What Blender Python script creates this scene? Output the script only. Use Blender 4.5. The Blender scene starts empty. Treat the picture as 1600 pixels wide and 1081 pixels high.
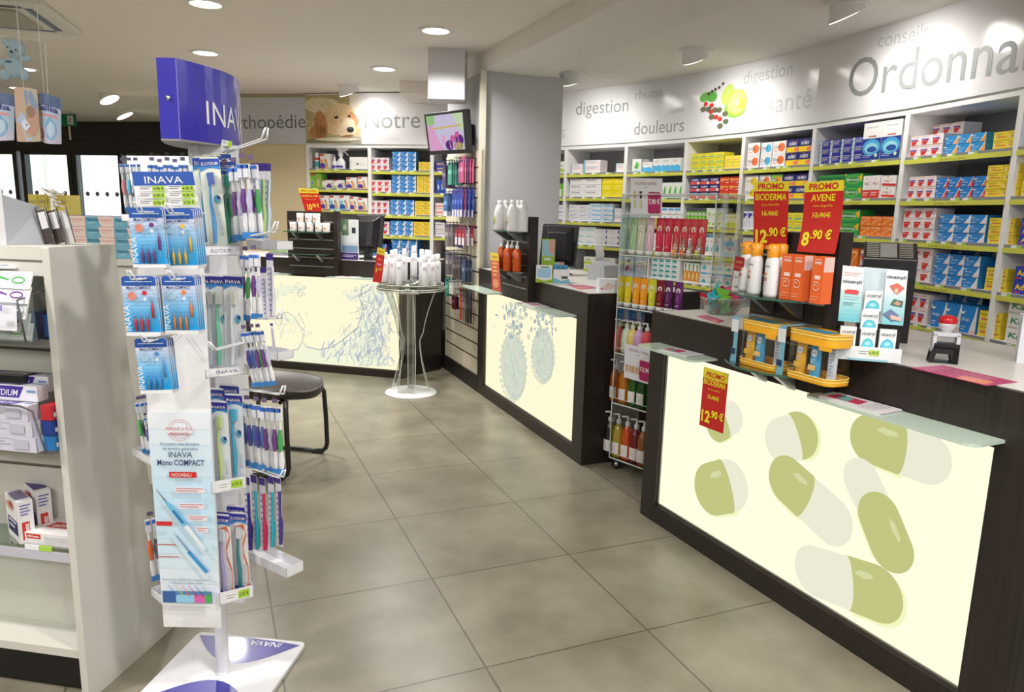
WORLD = 4.5
EXPO = -0.05
LAMP = 24.0
WASH = 34.0
PANEL = 1.06
import bpy, math, random
from mathutils import Vector, Matrix
random.seed(7)
S = bpy.context.scene
COL = S.collection
# ---------------------------------------------------------------- camera
FPX, PITCH, ROLL, CAMH = 1126.4, .18153, .02532, 1.4146
_F = Vector((0, math.cos(PITCH), -math.sin(PITCH))); _R0 = Vector((1, 0, 0)); _U0 = _R0.cross(_F)
_R = math.cos(ROLL)*_R0 + math.sin(ROLL)*_U0
_U = -math.sin(ROLL)*_R0 + math.cos(ROLL)*_U0
cd = bpy.data.cameras.new('camera'); cam = bpy.data.objects.new('camera', cd); COL.objects.link(cam)
cd.sensor_fit = 'HORIZONTAL'; cd.sensor_width = 36; cd.lens = 36*FPX/1600; cd.clip_start = .05
cam.matrix_world = Matrix(((_R.x, _U.x, -_F.x, 0), (_R.y, _U.y, -_F.y, 0), (_R.z, _U.z, -_F.z, CAMH), (0, 0, 0, 1)))
S.camera = cam
# ---------------------------------------------------------------- world, exposure
w = bpy.data.worlds.new('world'); S.world = w; w.use_nodes = True
bg = w.node_tree.nodes['Background']; bg.inputs[0].default_value = (.93, .97, 1, 1); bg.inputs[1].default_value = WORLD
S.view_settings.view_transform = 'Standard'; S.view_settings.look = 'None'
S.view_settings.exposure = EXPO; S.view_settings.gamma = 1; S.view_settings.use_curve_mapping = False
try:
    S.cycles.max_bounces = 10; S.cycles.diffuse_bounces = 4; S.cycles.glossy_bounces = 4
    S.cycles.transmission_bounces = 8; S.cycles.transparent_max_bounces = 24
    S.cycles.caustics_reflective = False; S.cycles.caustics_refractive = False
    S.cycles.sample_clamp_indirect = 6; S.cycles.use_denoising = True
except Exception: pass
# ---------------------------------------------------------------- measuring helpers (turn a sighting into a place)
CAMP = Vector((0, 0, CAMH))
def ray(px, py): return _F + _R*((px-800)/FPX) - _U*((py-540.5)/FPX)
def at_z(px, py, z):
    d = ray(px, py); return CAMP + d*((z-CAMH)/d.z)
def at_y(px, py, Y):
    d = ray(px, py); return CAMP + d*(Y/d.y)
class Frame:
    """a furniture frame: origin on the floor, local x along the front, local y into the depth"""
    def __init__(s, o, yaw=None, to=None):
        s.o = Vector((o[0], o[1], 0))
        if to is not None: yaw = math.atan2(to[1]-o[1], to[0]-o[0])
        s.yaw = yaw; s.x = Vector((math.cos(yaw), math.sin(yaw), 0)); s.y = Vector((-s.x.y, s.x.x, 0))
        if to is not None: s.len = (Vector((to[0], to[1], 0))-s.o).length
    def at(s, px, py, yc=0.):
        d = ray(px, py); t = (s.o + s.y*yc - CAMP).dot(s.y)/d.dot(s.y); P = CAMP + d*t
        return (P - s.o).dot(s.x), P.z
    def ax(s, px, py, xc=0.):
        d = ray(px, py); t = (s.o + s.x*xc - CAMP).dot(s.x)/d.dot(s.x); P = CAMP + d*t
        return (P - s.o).dot(s.y), P.z
    def w(s, x, y, z=0.): return s.o + s.x*x + s.y*y + Vector((0, 0, z))
    def loc(s, P): q = Vector((P[0], P[1], 0)) - s.o; return q.dot(s.x), q.dot(s.y)
# ---------------------------------------------------------------- materials
def s2l(c): c = c/255.; return c/12.92 if c <= .04045 else ((c+.055)/1.055)**2.4
_mats = {}
def pm(name, rgb, rough=.5, metal=0., spec=.5, emit=0., bump=None, noise=None, coat=0., ior=None, trans=0.):
    if name in _mats: return _mats[name]
    m = bpy.data.materials.new(name); m.use_nodes = True; nt = m.node_tree
    b = nt.nodes['Principled BSDF']; c = tuple(s2l(v) for v in rgb)+(1,)
    b.inputs['Base Color'].default_value = c; b.inputs['Roughness'].default_value = rough
    b.inputs['Metallic'].default_value = metal; b.inputs['Specular IOR Level'].default_value = spec
    if coat: b.inputs['Coat Weight'].default_value = coat; b.inputs['Coat Roughness'].default_value = .08
    if trans: b.inputs['Transmission Weight'].default_value = trans
    if ior: b.inputs['IOR'].default_value = ior
    if emit:
        b.inputs['Emission Color'].default_value = c; b.inputs['Emission Strength'].default_value = emit
    if noise:
        sc, amt = noise
        tc = nt.nodes.new('ShaderNodeTexCoord'); n = nt.nodes.new('ShaderNodeTexNoise'); n.inputs['Scale'].default_value = sc
        n.inputs['Detail'].default_value = 4
        mr = nt.nodes.new('ShaderNodeMapRange'); mr.inputs[3].default_value = 1-amt; mr.inputs[4].default_value = 1+amt
        mx = nt.nodes.new('ShaderNodeVectorMath'); mx.operation = 'SCALE'; mx.inputs[0].default_value = c[:3]
        nt.links.new(tc.outputs['Object'], n.inputs['Vector']); nt.links.new(n.outputs['Fac'], mr.inputs[0])
        nt.links.new(mr.outputs[0], mx.inputs['Scale']); nt.links.new(mx.outputs[0], b.inputs['Base Color'])
        if bump:
            bp = nt.nodes.new('ShaderNodeBump'); bp.inputs['Strength'].default_value = bump; bp.inputs['Distance'].default_value = .002
            nt.links.new(n.outputs['Fac'], bp.inputs['Height']); nt.links.new(bp.outputs[0], b.inputs['Normal'])
    _mats[name] = m; return m
def col(r, g, b, rough=.45):
    return pm('print_%d_%d_%d' % (r, g, b), (r, g, b), rough)
def clear(name, tint=(235, 245, 240), clearness=.88, rough=.05, edge=.75):
    """thin clear plastic or glass: passes light with a little tint, reflects at grazing angles"""
    if name in _mats: return _mats[name]
    m = bpy.data.materials.new(name); m.use_nodes = True; nt = m.node_tree; nt.nodes.clear()
    o = nt.nodes.new('ShaderNodeOutputMaterial'); t = nt.nodes.new('ShaderNodeBsdfTransparent'); g = nt.nodes.new('ShaderNodeBsdfGlossy')
    t.inputs[0].default_value = tuple(s2l(v) for v in tint)+(1,); g.inputs['Roughness'].default_value = rough
    g.inputs[0].default_value = (.9, .9, .9, 1)
    lw = nt.nodes.new('ShaderNodeLayerWeight'); lw.inputs[0].default_value = .25
    mr = nt.nodes.new('ShaderNodeMapRange'); mr.inputs[3].default_value = 1-clearness; mr.inputs[4].default_value = edge
    mx = nt.nodes.new('ShaderNodeMixShader')
    nt.links.new(lw.outputs['Facing'], mr.inputs[0]); nt.links.new(mr.outputs[0], mx.inputs[0])
    nt.links.new(t.outputs[0], mx.inputs[1]); nt.links.new(g.outputs[0], mx.inputs[2]); nt.links.new(mx.outputs[0], o.inputs[0])
    _mats[name] = m; return m
def emis(name, rgb, strength):
    if name in _mats: return _mats[name]
    m = bpy.data.materials.new(name); m.use_nodes = True; nt = m.node_tree; nt.nodes.clear()
    o = nt.nodes.new('ShaderNodeOutputMaterial'); e = nt.nodes.new('ShaderNodeEmission')
    e.inputs[0].default_value = tuple(s2l(v) for v in rgb)+(1,); e.inputs[1].default_value = strength
    nt.links.new(e.outputs[0], o.inputs[0]); _mats[name] = m; return m
def wood_mat():
    m = bpy.data.materials.new('espresso_wood'); m.use_nodes = True; nt = m.node_tree; b = nt.nodes['Principled BSDF']
    tc = nt.nodes.new('ShaderNodeTexCoord'); mp = nt.nodes.new('ShaderNodeMapping'); mp.inputs['Scale'].default_value = (34, 34, 1.6)
    n = nt.nodes.new('ShaderNodeTexNoise'); n.inputs['Scale'].default_value = 1.5; n.inputs['Detail'].default_value = 5
    cr = nt.nodes.new('ShaderNodeValToRGB')
    cr.color_ramp.elements[0].position = .3; cr.color_ramp.elements[0].color = tuple(s2l(v) for v in (29, 23, 21))+(1,)
    cr.color_ramp.elements[1].position = .75; cr.color_ramp.elements[1].color = tuple(s2l(v) for v in (46, 37, 33))+(1,)
    nt.links.new(tc.outputs['Object'], mp.inputs[0]); nt.links.new(mp.outputs[0], n.inputs['Vector'])
    nt.links.new(n.outputs['Fac'], cr.inputs[0]); nt.links.new(cr.outputs[0], b.inputs['Base Color'])
    b.inputs['Roughness'].default_value = .42
    return m
WOOD = wood_mat()
CREAM = pm('cream_laminate', (226, 221, 204), .45)
WHITE = pm('white_paint', (238, 238, 236), .5)
WHITEP = pm('white_plastic', (238, 239, 242), .35)
GREYBK = pm('grey_shelf_back', (150, 150, 152), .6)
LIME = pm('lime_shelf_strip', (210, 212, 84), .5)
DARK = pm('black_plastic', (24, 24, 27), .35)
CHROME = pm('chrome', (215, 215, 220), .15, metal=1.)
STEEL = pm('brushed_metal', (180, 180, 182), .35, metal=.9)
ACRYL = clear('clear_acrylic', (240, 246, 244), .93); BLIST = clear('clear_blister', (252, 253, 255), .95, .12, .4)
GLASSG = clear('green_edged_glass', (205, 228, 214), .72, .06)
INK = pm('ink_grey', (120, 122, 124), .5); BLACKINK = pm('ink_black', (35, 35, 40), .5)
# ---------------------------------------------------------------- mesh builder
_txt = {}
def glyphs(s, spacing=1., bold=0.):
    k = (s, spacing, bold)
    if k in _txt: return _txt[k]
    cu = bpy.data.curves.new('t', 'FONT'); cu.body = s; cu.size = 1; cu.resolution_u = 2 if len(s) > 12 else 4; cu.space_character = spacing; cu.offset = bold
    o = bpy.data.objects.new('t', cu); COL.objects.link(o)
    dg = bpy.context.evaluated_depsgraph_get(); me = o.evaluated_get(dg).to_mesh()
    vs = [tuple(v.co) for v in me.vertices]; fs = [tuple(p.vertices) for p in me.polygons]
    bpy.data.objects.remove(o); bpy.data.curves.remove(cu)
    if vs:
        x0 = min(v[0] for v in vs); x1 = max(v[0] for v in vs)
    else: x0 = x1 = 0
    _txt[k] = (vs, fs, x0, x1); return _txt[k]
class MB:
    def __init__(s): s.v = []; s.f = []; s.m = []; s.mats = []; s.sm = []
    def mi(s, mat):
        for i, q in enumerate(s.mats):
            if q is mat: return i
        s.mats.append(mat); return len(s.mats)-1
    def add(s, vs, fs, mat, M=None, smooth=False):
        b = len(s.v); k = s.mi(mat)
        for p in vs:
            p = Vector(p)
            s.v.append(M @ p if M is not None else p)
        for f in fs: s.f.append([b+i for i in f]); s.m.append(k); s.sm.append(smooth)
        return s
    def box(s, x0, x1, y0, y1, z0, z1, mat, M=None, front=None):
        vs = [(x0, y0, z0), (x1, y0, z0), (x1, y1, z0), (x0, y1, z0), (x0, y0, z1), (x1, y0, z1), (x1, y1, z1), (x0, y1, z1)]
        s.add(vs, [(0, 3, 2, 1), (4, 5, 6, 7), (1, 2, 6, 5), (2, 3, 7, 6), (3, 0, 4, 7)], mat, M)
        s.add(vs, [(0, 1, 5, 4)], front or mat, M); return s
    def prism(s, poly, a0, a1, mat, axis='z', M=None, smooth=False):
        n = len(poly)
        if axis == 'z': g = lambda p, a: (p[0], p[1], a)
        elif axis == 'y': g = lambda p, a: (p[0], a, p[1])
        else: g = lambda p, a: (a, p[0], p[1])
        vs = [g(p, a0) for p in poly]+[g(p, a1) for p in poly]
        s.add(vs, [tuple(range(n))[::-1], tuple(range(n, 2*n))], mat, M)
        s.add(vs, [(i, (i+1) % n, n+(i+1) % n, n+i) for i in range(n)], mat, M, smooth); return s
    def cyl(s, c, r, h, mat, n=16, axis='z', r2=None, M=None):
        return s.lathe([(0, 0), (r, 0), (r if r2 is None else r2, h), (0, h)], mat, c, n, axis, M, smooth=False)
    def lathe(s, prof, mat, c=(0, 0, 0), n=16, axis='z', M=None, smooth=True, sx=1., sy=1.):
        vs = []; fs = []; c = Vector(c)
        for (r, z) in prof:
            for k in range(n):
                a = 2*math.pi*k/n; p = (r*math.cos(a)*sx, r*math.sin(a)*sy, z)
                if axis == 'y': p = (p[0], p[2], p[1])
                if axis == 'x': p = (p[2], p[0], p[1])
                vs.append(c+Vector(p))
        for i in range(len(prof)-1):
            for k in range(n):
                a, b2 = i*n+k, i*n+(k+1) % n
                q = (a, b2, b2+n, a+n)
                if prof[i][0] == 0 and prof[i+1][0] == 0: continue
                if prof[i][0] == 0: q = (a, b2+n, a+n)
                elif prof[i+1][0] == 0: q = (a, b2, a+n)
                fs.append(q)
        s.add(vs, fs, mat, M, smooth); return s
    def tube(s, pts, r, mat, n=8, M=None, closed=False):
        pts = [Vector(p) for p in pts]; N = len(pts); vs = []; fs = []
        up = Vector((0, 0, 1))
        for i, p in enumerate(pts):
            a = pts[(i-1) % N] if (i or closed) else p; b = pts[(i+1) % N] if (i < N-1 or closed) else p
            d = (b-a).normalized()
            if i == 0:
                u = d.cross(up)
                if u.length < .01: u = d.cross(Vector((1, 0, 0)))
                u.normalize()
            else:
                u = u - d*u.dot(d); u.normalize()
            v = d.cross(u); rr = r[i] if isinstance(r, (list, tuple)) else r
            for k in range(n):
                t = 2*math.pi*k/n; vs.append(p+u*(rr*math.cos(t))+v*(rr*math.sin(t)))
        rng = N if closed else N-1
        for i in range(rng):
            for k in range(n):
                j = (i+1) % N
                fs.append((i*n+k, i*n+(k+1) % n, j*n+(k+1) % n, j*n+k))
        s.add(vs, fs, mat, M, True)
        if not closed: s.add(vs, [tuple(range(n))[::-1], tuple(range((N-1)*n, N*n))], mat, M)
        return s
    def poly(s, pts, mat, M=None): return s.add(pts, [tuple(range(len(pts)))], mat, M)
    def text(s, t, size, mat, fn, align='l', spacing=1., sx=1., shear=0., bold=0., width=None):
        """fn maps flat (x, y) lettering coordinates to 3-D"""
        vs, fs, x0, x1 = glyphs(t, spacing, bold)
        if width: sx = width/(max(1e-6, (x1-x0))*size)
        off = {'l': x0, 'c': (x0+x1)/2, 'r': x1}[align]
        s.add([fn(((p[0]-off)*sx+shear*p[1])*size, p[1]*size) for p in vs], fs, mat); return s
    def ribbon(s, pts, wd, mat, fn, closed=False):
        n = len(pts); L = []; Rr = []
        for i in range(n):
            a = pts[(i-1) % n] if (i or closed) else pts[i]; b = pts[(i+1) % n] if (i < n-1 or closed) else pts[i]
            dx, dy = b[0]-a[0], b[1]-a[1]; l = math.hypot(dx, dy) or 1; w2 = (wd[i] if isinstance(wd, list) else wd)/2
            L.append((pts[i][0]-dy/l*w2, pts[i][1]+dx/l*w2)); Rr.append((pts[i][0]+dy/l*w2, pts[i][1]-dx/l*w2))
        vs = [fn(*p) for p in L]+[fn(*p) for p in Rr]
        s.add(vs, [(n+i, n+(i+1) % n, (i+1) % n, i) for i in range(n if closed else n-1)], mat); return s
    def mesh(s, name):
        me = bpy.data.meshes.new(name); me.from_pydata([tuple(p) for p in s.v], [], s.f)
        for q in s.mats: me.materials.append(q)
        me.polygons.foreach_set('material_index', s.m); me.polygons.foreach_set('use_smooth', s.sm); me.update(); return me
    def build(s, name, parent=None, bevel=0., loc=None, seg=2):
        o = bpy.data.objects.new(name, s.mesh(name)); COL.objects.link(o)
        if parent is not None: o.parent = parent
        if loc is not None: o.location = loc
        if bevel:
            b = o.modifiers.new('bevel', 'BEVEL'); b.width = bevel; b.segments = seg; b.limit_method = 'ANGLE'; b.angle_limit = .6
        return o
def tag(o, label, cat, group=None):
    n = len(label.split())
    if not 4 <= n <= 16: print('LABEL LENGTH', n, label)
    o['label'] = label; o['category'] = cat
    if group: o['group'] = group
    return o
def thing(name, label, cat, loc=(0, 0, 0), rotz=0., group=None):
    o = bpy.data.objects.new(name, None); COL.objects.link(o); o.empty_display_size = .05
    o.location = loc; o.rotation_euler = (0, 0, rotz); return tag(o, label, cat, group)
def one(mb, name, label, cat, loc=(0, 0, 0), rotz=0., group=None, bevel=0., rot=None):
    o = mb.build(name, None, bevel); o.location = loc; o.rotation_euler = rot or (0, 0, rotz); return tag(o, label, cat, group)
def dup(src, loc, rotz=None, label=None, group=None, cat=None, rot=None):
    r = src.copy(); COL.objects.link(r); r.location = loc
    if rotz is not None: r.rotation_euler = (0, 0, rotz)
    if rot is not None: r.rotation_euler = rot
    if label: tag(r, label, cat or src['category'], group)
    if group: r['group'] = group
    for ch in list(src.children):
        c = ch.copy(); COL.objects.link(c); c.parent = r
        for g in list(ch.children):
            d = g.copy(); COL.objects.link(d); d.parent = c
    return r
def struct(o): o['kind'] = 'structure'; return o
def XZ(x0, z0, y, flip=1): return lambda a, b: (x0+a*flip, y, z0+b)
# ================================================================ the setting
def floor_mat():
    m = bpy.data.materials.new('taupe_floor_tiles'); m.use_nodes = True; nt = m.node_tree; b = nt.nodes['Principled BSDF']; L = nt.links.new
    tc = nt.nodes.new('ShaderNodeTexCoord'); mp = nt.nodes.new('ShaderNodeMapping'); mp.vector_type = 'TEXTURE'
    mp.inputs['Location'].default_value = (-1.7767, 4.5915, 0); mp.inputs['Rotation'].default_value = (0, 0, .39961)
    br = nt.nodes.new('ShaderNodeTexBrick'); br.offset = 0; br.inputs['Scale'].default_value = 1; br.inputs['Brick Width'].default_value = .6
    br.inputs['Row Height'].default_value = .6; br.inputs['Mortar Size'].default_value = .0032; br.inputs['Mortar Smooth'].default_value = .1
    br.inputs['Color1'].default_value = (1, 1, 1, 1); br.inputs['Color2'].default_value = (.9, .9, .92, 1); br.inputs['Mortar'].default_value = (.42, .4, .38, 1)
    n = nt.nodes.new('ShaderNodeTexNoise'); n.inputs['Scale'].default_value = 3.2; n.inputs['Detail'].default_value = 7; n.inputs['Roughness'].default_value = .6
    cr = nt.nodes.new('ShaderNodeValToRGB'); e = cr.color_ramp.elements
    e[0].position = .3; e[0].color = tuple(s2l(v) for v in (120, 114, 98))+(1,); e[1].position = .72; e[1].color = tuple(s2l(v) for v in (152, 146, 128))+(1,)
    mx = nt.nodes.new('ShaderNodeMix'); mx.data_type = 'RGBA'; mx.blend_type = 'MULTIPLY'; mx.inputs[0].default_value = 1
    L(tc.outputs['Object'], mp.inputs[0]); L(mp.outputs[0], br.inputs['Vector']); L(mp.outputs[0], n.inputs['Vector'])
    L(n.outputs['Fac'], cr.inputs[0]); L(cr.outputs[0], mx.inputs[6]); L(br.outputs['Color'], mx.inputs[7]); L(mx.outputs[2], b.inputs['Base Color'])
    bp = nt.nodes.new('ShaderNodeBump'); bp.inputs['Strength'].default_value = .3; bp.inputs['Distance'].default_value = .002; bp.invert = True
    L(br.outputs['Fac'], bp.inputs['Height']); L(bp.outputs[0], b.inputs['Normal'])
    b.inputs['Roughness'].default_value = .3; b.inputs['Specular IOR Level'].default_value = .45
    return m
CEILZ = 2.6
mb = MB(); mb.box(-9.5, 5, -3, 13, -.05, 0, floor_mat()); struct(mb.build('floor'))
CEILM = pm('ceiling_paint', (240, 234, 228), .9)
mb = MB(); mb.box(-9.5, 5, -3, 13, CEILZ, CEILZ+.1, CEILM); struct(mb.build('ceiling'))
WALLG = pm('grey_wall_paint', (186, 186, 190), .7); BEIGE = pm('beige_wall_paint', (214, 198, 160), .7)

F2 = Frame((-.273, 5.631), to=(.411, 3.958)); F3 = Frame((.643, 3.30), yaw=math.atan2(-.9058, .4236)); F1 = Frame((-2.154, 6.336), to=(-.935, 6.013))
# beam, pillar, bulkheads (in the direction of the middle counter)
def fbox(F, x0, x1, y0, y1, z0, z1, mat, name, **k):
    mb = MB(); mb.box(x0, x1, y0, y1, z0, z1, mat); o = mb.build(name, **k); o.location = F.o; o.rotation_euler = (0, 0, F.yaw); return o
struct(fbox(F2, -1.9, 8.6, .03, .56, 2.465, CEILZ+.02, pm('beam_paint', (236, 232, 228), .9), 'trim_1'))
struct(fbox(F2, -1.0, -.06, .041, .70, 0, 2.47, WALLG, 'wall_pillar'))
mb = MB(); mb.box(-.672, -.40, 5.6, 5.84, 2.24, CEILZ+.01, pm('duct_white', (206, 206, 210), .7)); struct(mb.build('trim_2'))
# back and right shelving lines
SH_Z = 2.08
_rp = [(885, 229), (979, 224), (1073, 217), (1163, 208), (1274, 194), (1420, 171), (1600, 138)]
RP = [(.488, 7.376), (1.013, 6.908), (1.449, 6.393), (1.779, 5.868), (2.075, 5.231), (2.316, 4.467), (2.474, 3.711)]
RP = [(-.10, 7.86)]+RP+[(2.56, 2.93)]
BQ = [(-2.228, 7.905), (-1.531, 7.718), (-.869, 7.609), (-.22, 7.52)]
def offset_line(P, d):
    out = []
    for i, p in enumerate(P):
        a = Vector(P[max(0, i-1)]); b = Vector(P[min(len(P)-1, i+1)]); t = (b-a).normalized(); out.append((p[0]-t.y*d, p[1]+t.x*d))
    return out
def strip_wall(P, d0, d1, z0, z1, mat):
    mb = MB(); A = offset_line(P, d0); B = offset_line(P, d1)
    for i in range(len(P)-1):
        mb.prism([A[i], A[i+1], B[i+1], B[i]], z0, z1, mat)
    return mb
struct(strip_wall(RP+[(2.6, 2.2), (2.66, .8), (2.7, -3)], .42, .52, 0, CEILZ, WALLG).build('wall_right'))
struct(strip_wall([(-3.35, 8.12)]+BQ+[(.2, 7.9)], .42, .52, 0, CEILZ, WALLG).build('wall_back'))
# left of the puppy picture: beige wall with a grey lettered fascia
BL = Frame((-3.35, 8.10), to=(-2.235, 7.93))
struct(fbox(BL, 0, BL.len, 0, .12, 0, 2.09, BEIGE, 'wall_beige'))
mb = MB(); mb.prism([(-3.45, 8.1), (-3.35, 8.1), (-3.2, 10.7), (-3.3, 10.7)], 0, CEILZ, BEIGE); struct(mb.build('wall_side'))
struct(fbox(Frame((-9.4, 11.8), yaw=-math.pi/2), 0, 15, -.1, 0, 0, CEILZ, BEIGE, 'wall_left'))
struct(fbox(Frame((-9.4, -3.0), yaw=0), 0, 12.2, -.1, 0, 0, CEILZ, WALLG, 'wall_rear'))
# bulkhead at the right of the back fascia
x0 = at_y(632, 150, 7.3).x
mb = MB(); mb.box(x0, -.5, 7.0, 7.75, 2.49, CEILZ+.01, CEILM); struct(mb.build('trim_3'))
# glazed shop front, far left
FF = Frame((-9.35, 11.69), to=(-3.1, 10.44))
FRM = pm('anthracite_frame', (46, 46, 48), .35)
struct(fbox(FF, 0, FF.len, 0, .18, 2.17, CEILZ, FRM, 'wall_front'))
fr = fbox(FF, 0, FF.len, -.02, .0, 2.33, 2.345, FRM, 'trim_4'); struct(fr)
def ffx(px, y=.0): return FF.at(px, 245, y)[0]
xs = [0.02, ffx(19), ffx(38), ffx(104), ffx(118), ffx(184), ffx(190), FF.len]
gl = clear('shopfront_glass', (240, 246, 246), .9)
n = 0
for a, b in ((0, 1), (2, 3), (4, 5), (6, 7)):
    n += 1
    e = bpy.data.objects.new('window_%d' % n, None); COL.objects.link(e); e.location = FF.o; e.rotation_euler = (0, 0, FF.yaw); struct(e)
    mb = MB(); t = .05; X0, X1 = xs[a], xs[b]
    mb.box(X0-.07, X0, 0, .1, 0, 2.17, FRM).box(X1, X1+.07, 0, .1, 0, 2.17, FRM).box(X0, X1, 0, .1, 0, .12, FRM).box(X0, X1, .01, .09, 2.12, 2.17, FRM)
    mb.build('window_frame', e)
    mb = MB(); mb.box(X0, X1, .05, .056, .12, 2.12, gl)
    k = X0+.12
    while k < X1-.05:
        mb.lathe([(0, 0), (.035, 0), (.035, .002), (0, .002)], pm('manifestation_grey', (150, 150, 150), .6), (k, .047, 1.55), 16, 'y', smooth=False); k += .17
    mb.build('pane', e)
# building across the street: cream rendered front with shuttered windows
mb = MB(); EXT = pm('pale_render', (236, 226, 214), .9); mb.box(-26, -2, 19.0, 19.3, 0, 9, EXT)
for k in range(12):
    x = -25+k*2.0; mb.box(x, x+.9, 18.93, 19.0, 1.3, 3.0, pm('pale_shutter', (214, 212, 208), .8)); mb.box(x-.1, x+1.0, 18.9, 19.0, 1.2, 1.3, pm('stone_sill', (190, 182, 172), .8))
    mb.box(x, x+.9, 18.93, 19.0, 4.6, 6.4, pm('pale_shutter', (214, 212, 208), .8))
one(mb, 'house', 'pale rendered house front with shuttered windows across the street', 'building')
mb = MB(); mb.box(-30, -1, 12.9, 19, -.12, -.06, pm('street_asphalt', (150, 148, 145), .9)); tag_s = mb.build('ground'); struct(tag_s)
# white van parked outside
t = thing('parked_van', 'small white van parked outside beyond the shop window', 'van', (-9.4, 15.4, -.06), -.15)
mb = MB(); prof = [(-1.6, .25), (1.6, .25), (1.75, .6), (1.6, 1.0), (1.0, 1.15), (.55, 1.75), (-1.55, 1.8), (-1.7, 1.0)]
mb.prism(prof, -.8, .8, pm('van_white', (240, 240, 240), .3), 'y'); mb.build('body', t, .06)
for sx in (-1.05, 1.1):
    for sy in (-.8, .62): q = MB(); q.lathe([(0, 0), (.3, 0), (.3, .18), (0, .18)], DARK, (sx, sy, .3), 20, 'y'); q.build('wheel', t)
mb = MB(); mb.box(.2, .9, -.815, -.8, 1.1, 1.55, pm('car_glass', (40, 48, 55), .1)); mb.build('side_window', t)

# ---------------------------------------------------------------- lamps in the ceiling
LAMPC = (1, .968, .925)
def downlight(x, y, label, power=1., group=None):
    t = thing('downlight', label, 'ceiling light', (x, y, CEILZ), group=group)
    mb = MB(); mb.lathe([(.118, -.001), (.118, -.006), (.09, -.01), (.088, .0)], WHITE, n=28); mb.build('trim_ring', t)
    mb = MB(); mb.lathe([(0, -.006), (.09, -.006)], emis('lamp_glow', (255, 250, 240), 7), n=28); mb.build('diffuser', t)
    ld = bpy.data.lights.new('downlight_lamp', 'AREA'); ld.shape = 'DISK'; ld.size = .18; ld.energy = LAMP*power; ld.color = LAMPC; ld.spread = 3.14 if group else 2.5
    lo = bpy.data.objects.new('bulb', ld); COL.objects.link(lo); lo.parent = t; lo.location = (0, 0, -.015)
for px, py, lb in ((321, 5, 'round ceiling light cut by the top edge, above the blue sign'), (321, 82, 'round ceiling light directly above the tall blue curved sign'),
                   (681, 47, 'round ceiling light nearest the ceiling beam, left of it'), (600, 107, 'round ceiling light above the puppy picture fascia'),
                   (38, 107, 'round ceiling light seen through the hanging teddy bear panel'), (30, 137, 'round ceiling light just above the hanging milk tin cards')):
    p = at_z(px, py, CEILZ); downlight(p.x, p.y, lb)
for x, y in ((-1.9, 1.3), (.5, .9), (-1.6, -1.2), (.2, -1.9), (1.7, -1.4), (-3.4, -1.5), (-4.0, 1.0), (-4.8, 3.2), (1.9, .3)):  # unseen fill lamps, added to brighten surfaces that face the camera
    downlight(x, y, 'added round fill light behind or above the camera, out of view', 1.5, 'added fill lights out of view')
def spot_fixture(px, py, target, label, lit=False, power=1.):
    p = at_z(px, py, CEILZ-.03); d = Vector((target[0]-p.x, target[1]-p.y)); yaw = math.atan2(d.y, d.x)
    t = thing('wall_washer', label, 'spotlight', (p.x, p.y, CEILZ), yaw)
    mb = MB(); mb.lathe([(.125, 0), (.125, -.006), (.1, -.012), (0, -.012)], WHITE, n=28, smooth=False); mb.build('trim_ring', t)
    mb = MB(); H = WHITE                                                     # a drum cut by a slanted lit face
    n = 24; top = []; bot = []
    for k in range(n):
        a = 2*math.pi*k/n; x = .095*math.cos(a); y = .095*math.sin(a); top.append((x, y, -.01)); bot.append((x, y, -.018-(.095-x)*.5))
    mb.add(top+bot, [(k, (k+1) % n, n+(k+1) % n, n+k) for k in range(n)], H, smooth=True); mb.build('housing', t)
    q = MB(); q.add([(v[0]*.93, v[1]*.93, v[2]-.001) for v in bot], [tuple(range(n))[::-1]], emis('lamp_glow', (255, 250, 240), 7)); q.build('lens', t)
    ld = bpy.data.lights.new('wall_washer_lamp', 'SPOT'); ld.energy = WASH*power; ld.color = LAMPC; ld.spot_size = 2.3; ld.spot_blend = .9; ld.shadow_soft_size = .08
    lo = bpy.data.objects.new('bulb', ld); COL.objects.link(lo); lo.parent = t; lo.location = (.03, 0, -.10)
    v = Vector((1, 0, -1.1)).normalized(); lo.rotation_euler = v.to_track_quat('-Z', 'Y').to_euler()
spot_fixture(1325, 14, (2.35, 4.4), 'white tilted ceiling spotlight nearest the top right corner', True)
spot_fixture(1087, 85, (1.75, 5.9), 'white tilted ceiling spotlight above the fruit picture', True)
spot_fixture(892, 121, (.8, 7.1), 'white tilted ceiling spotlight beside the grey pillar', True)
spot_fixture(545, 139, (-1.4, 7.7), 'white tilted ceiling spotlight above the puppy picture', True, .45)
spot_fixture(171, 151, (-3.2, 8.0), 'lit tilted ceiling spotlight, nearer of the two left of the blue sign', True, .7)
spot_fixture(195, 177, (-3.2, 10), 'lit tilted ceiling spotlight, farther of the two left of the blue sign', True, .7)
spot_fixture(1700, -110, (2.5, 3.0), 'white tilted ceiling spotlight beyond the right edge of view', True)
# air conditioning cassette
t = thing('air_conditioner', 'white ceiling cassette air conditioner in the top left corner', 'air conditioner', (-3.08, 5.39, CEILZ), math.atan2(.27, .96))
mb = MB(); mb.box(-.86, 0, -.86, 0, -.035, 0, pm('ac_white', (222, 220, 214), .5)); mb.build('casing', t, .012)
mb = MB()
for a in (.09, .715):
    mb.box(-.72, -.14, -a-.045, -a, -.037, -.0345, DARK); mb.box(-a-.045, -a, -.72, -.14, -.037, -.0345, DARK)
mb.build('air_slots', t)
mb = MB(); mb.box(-.67, -.19, -.67, -.19, -.05, -.034, pm('ac_grille', (170, 164, 152), .6)); mb.build('grille', t, .01)
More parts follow.
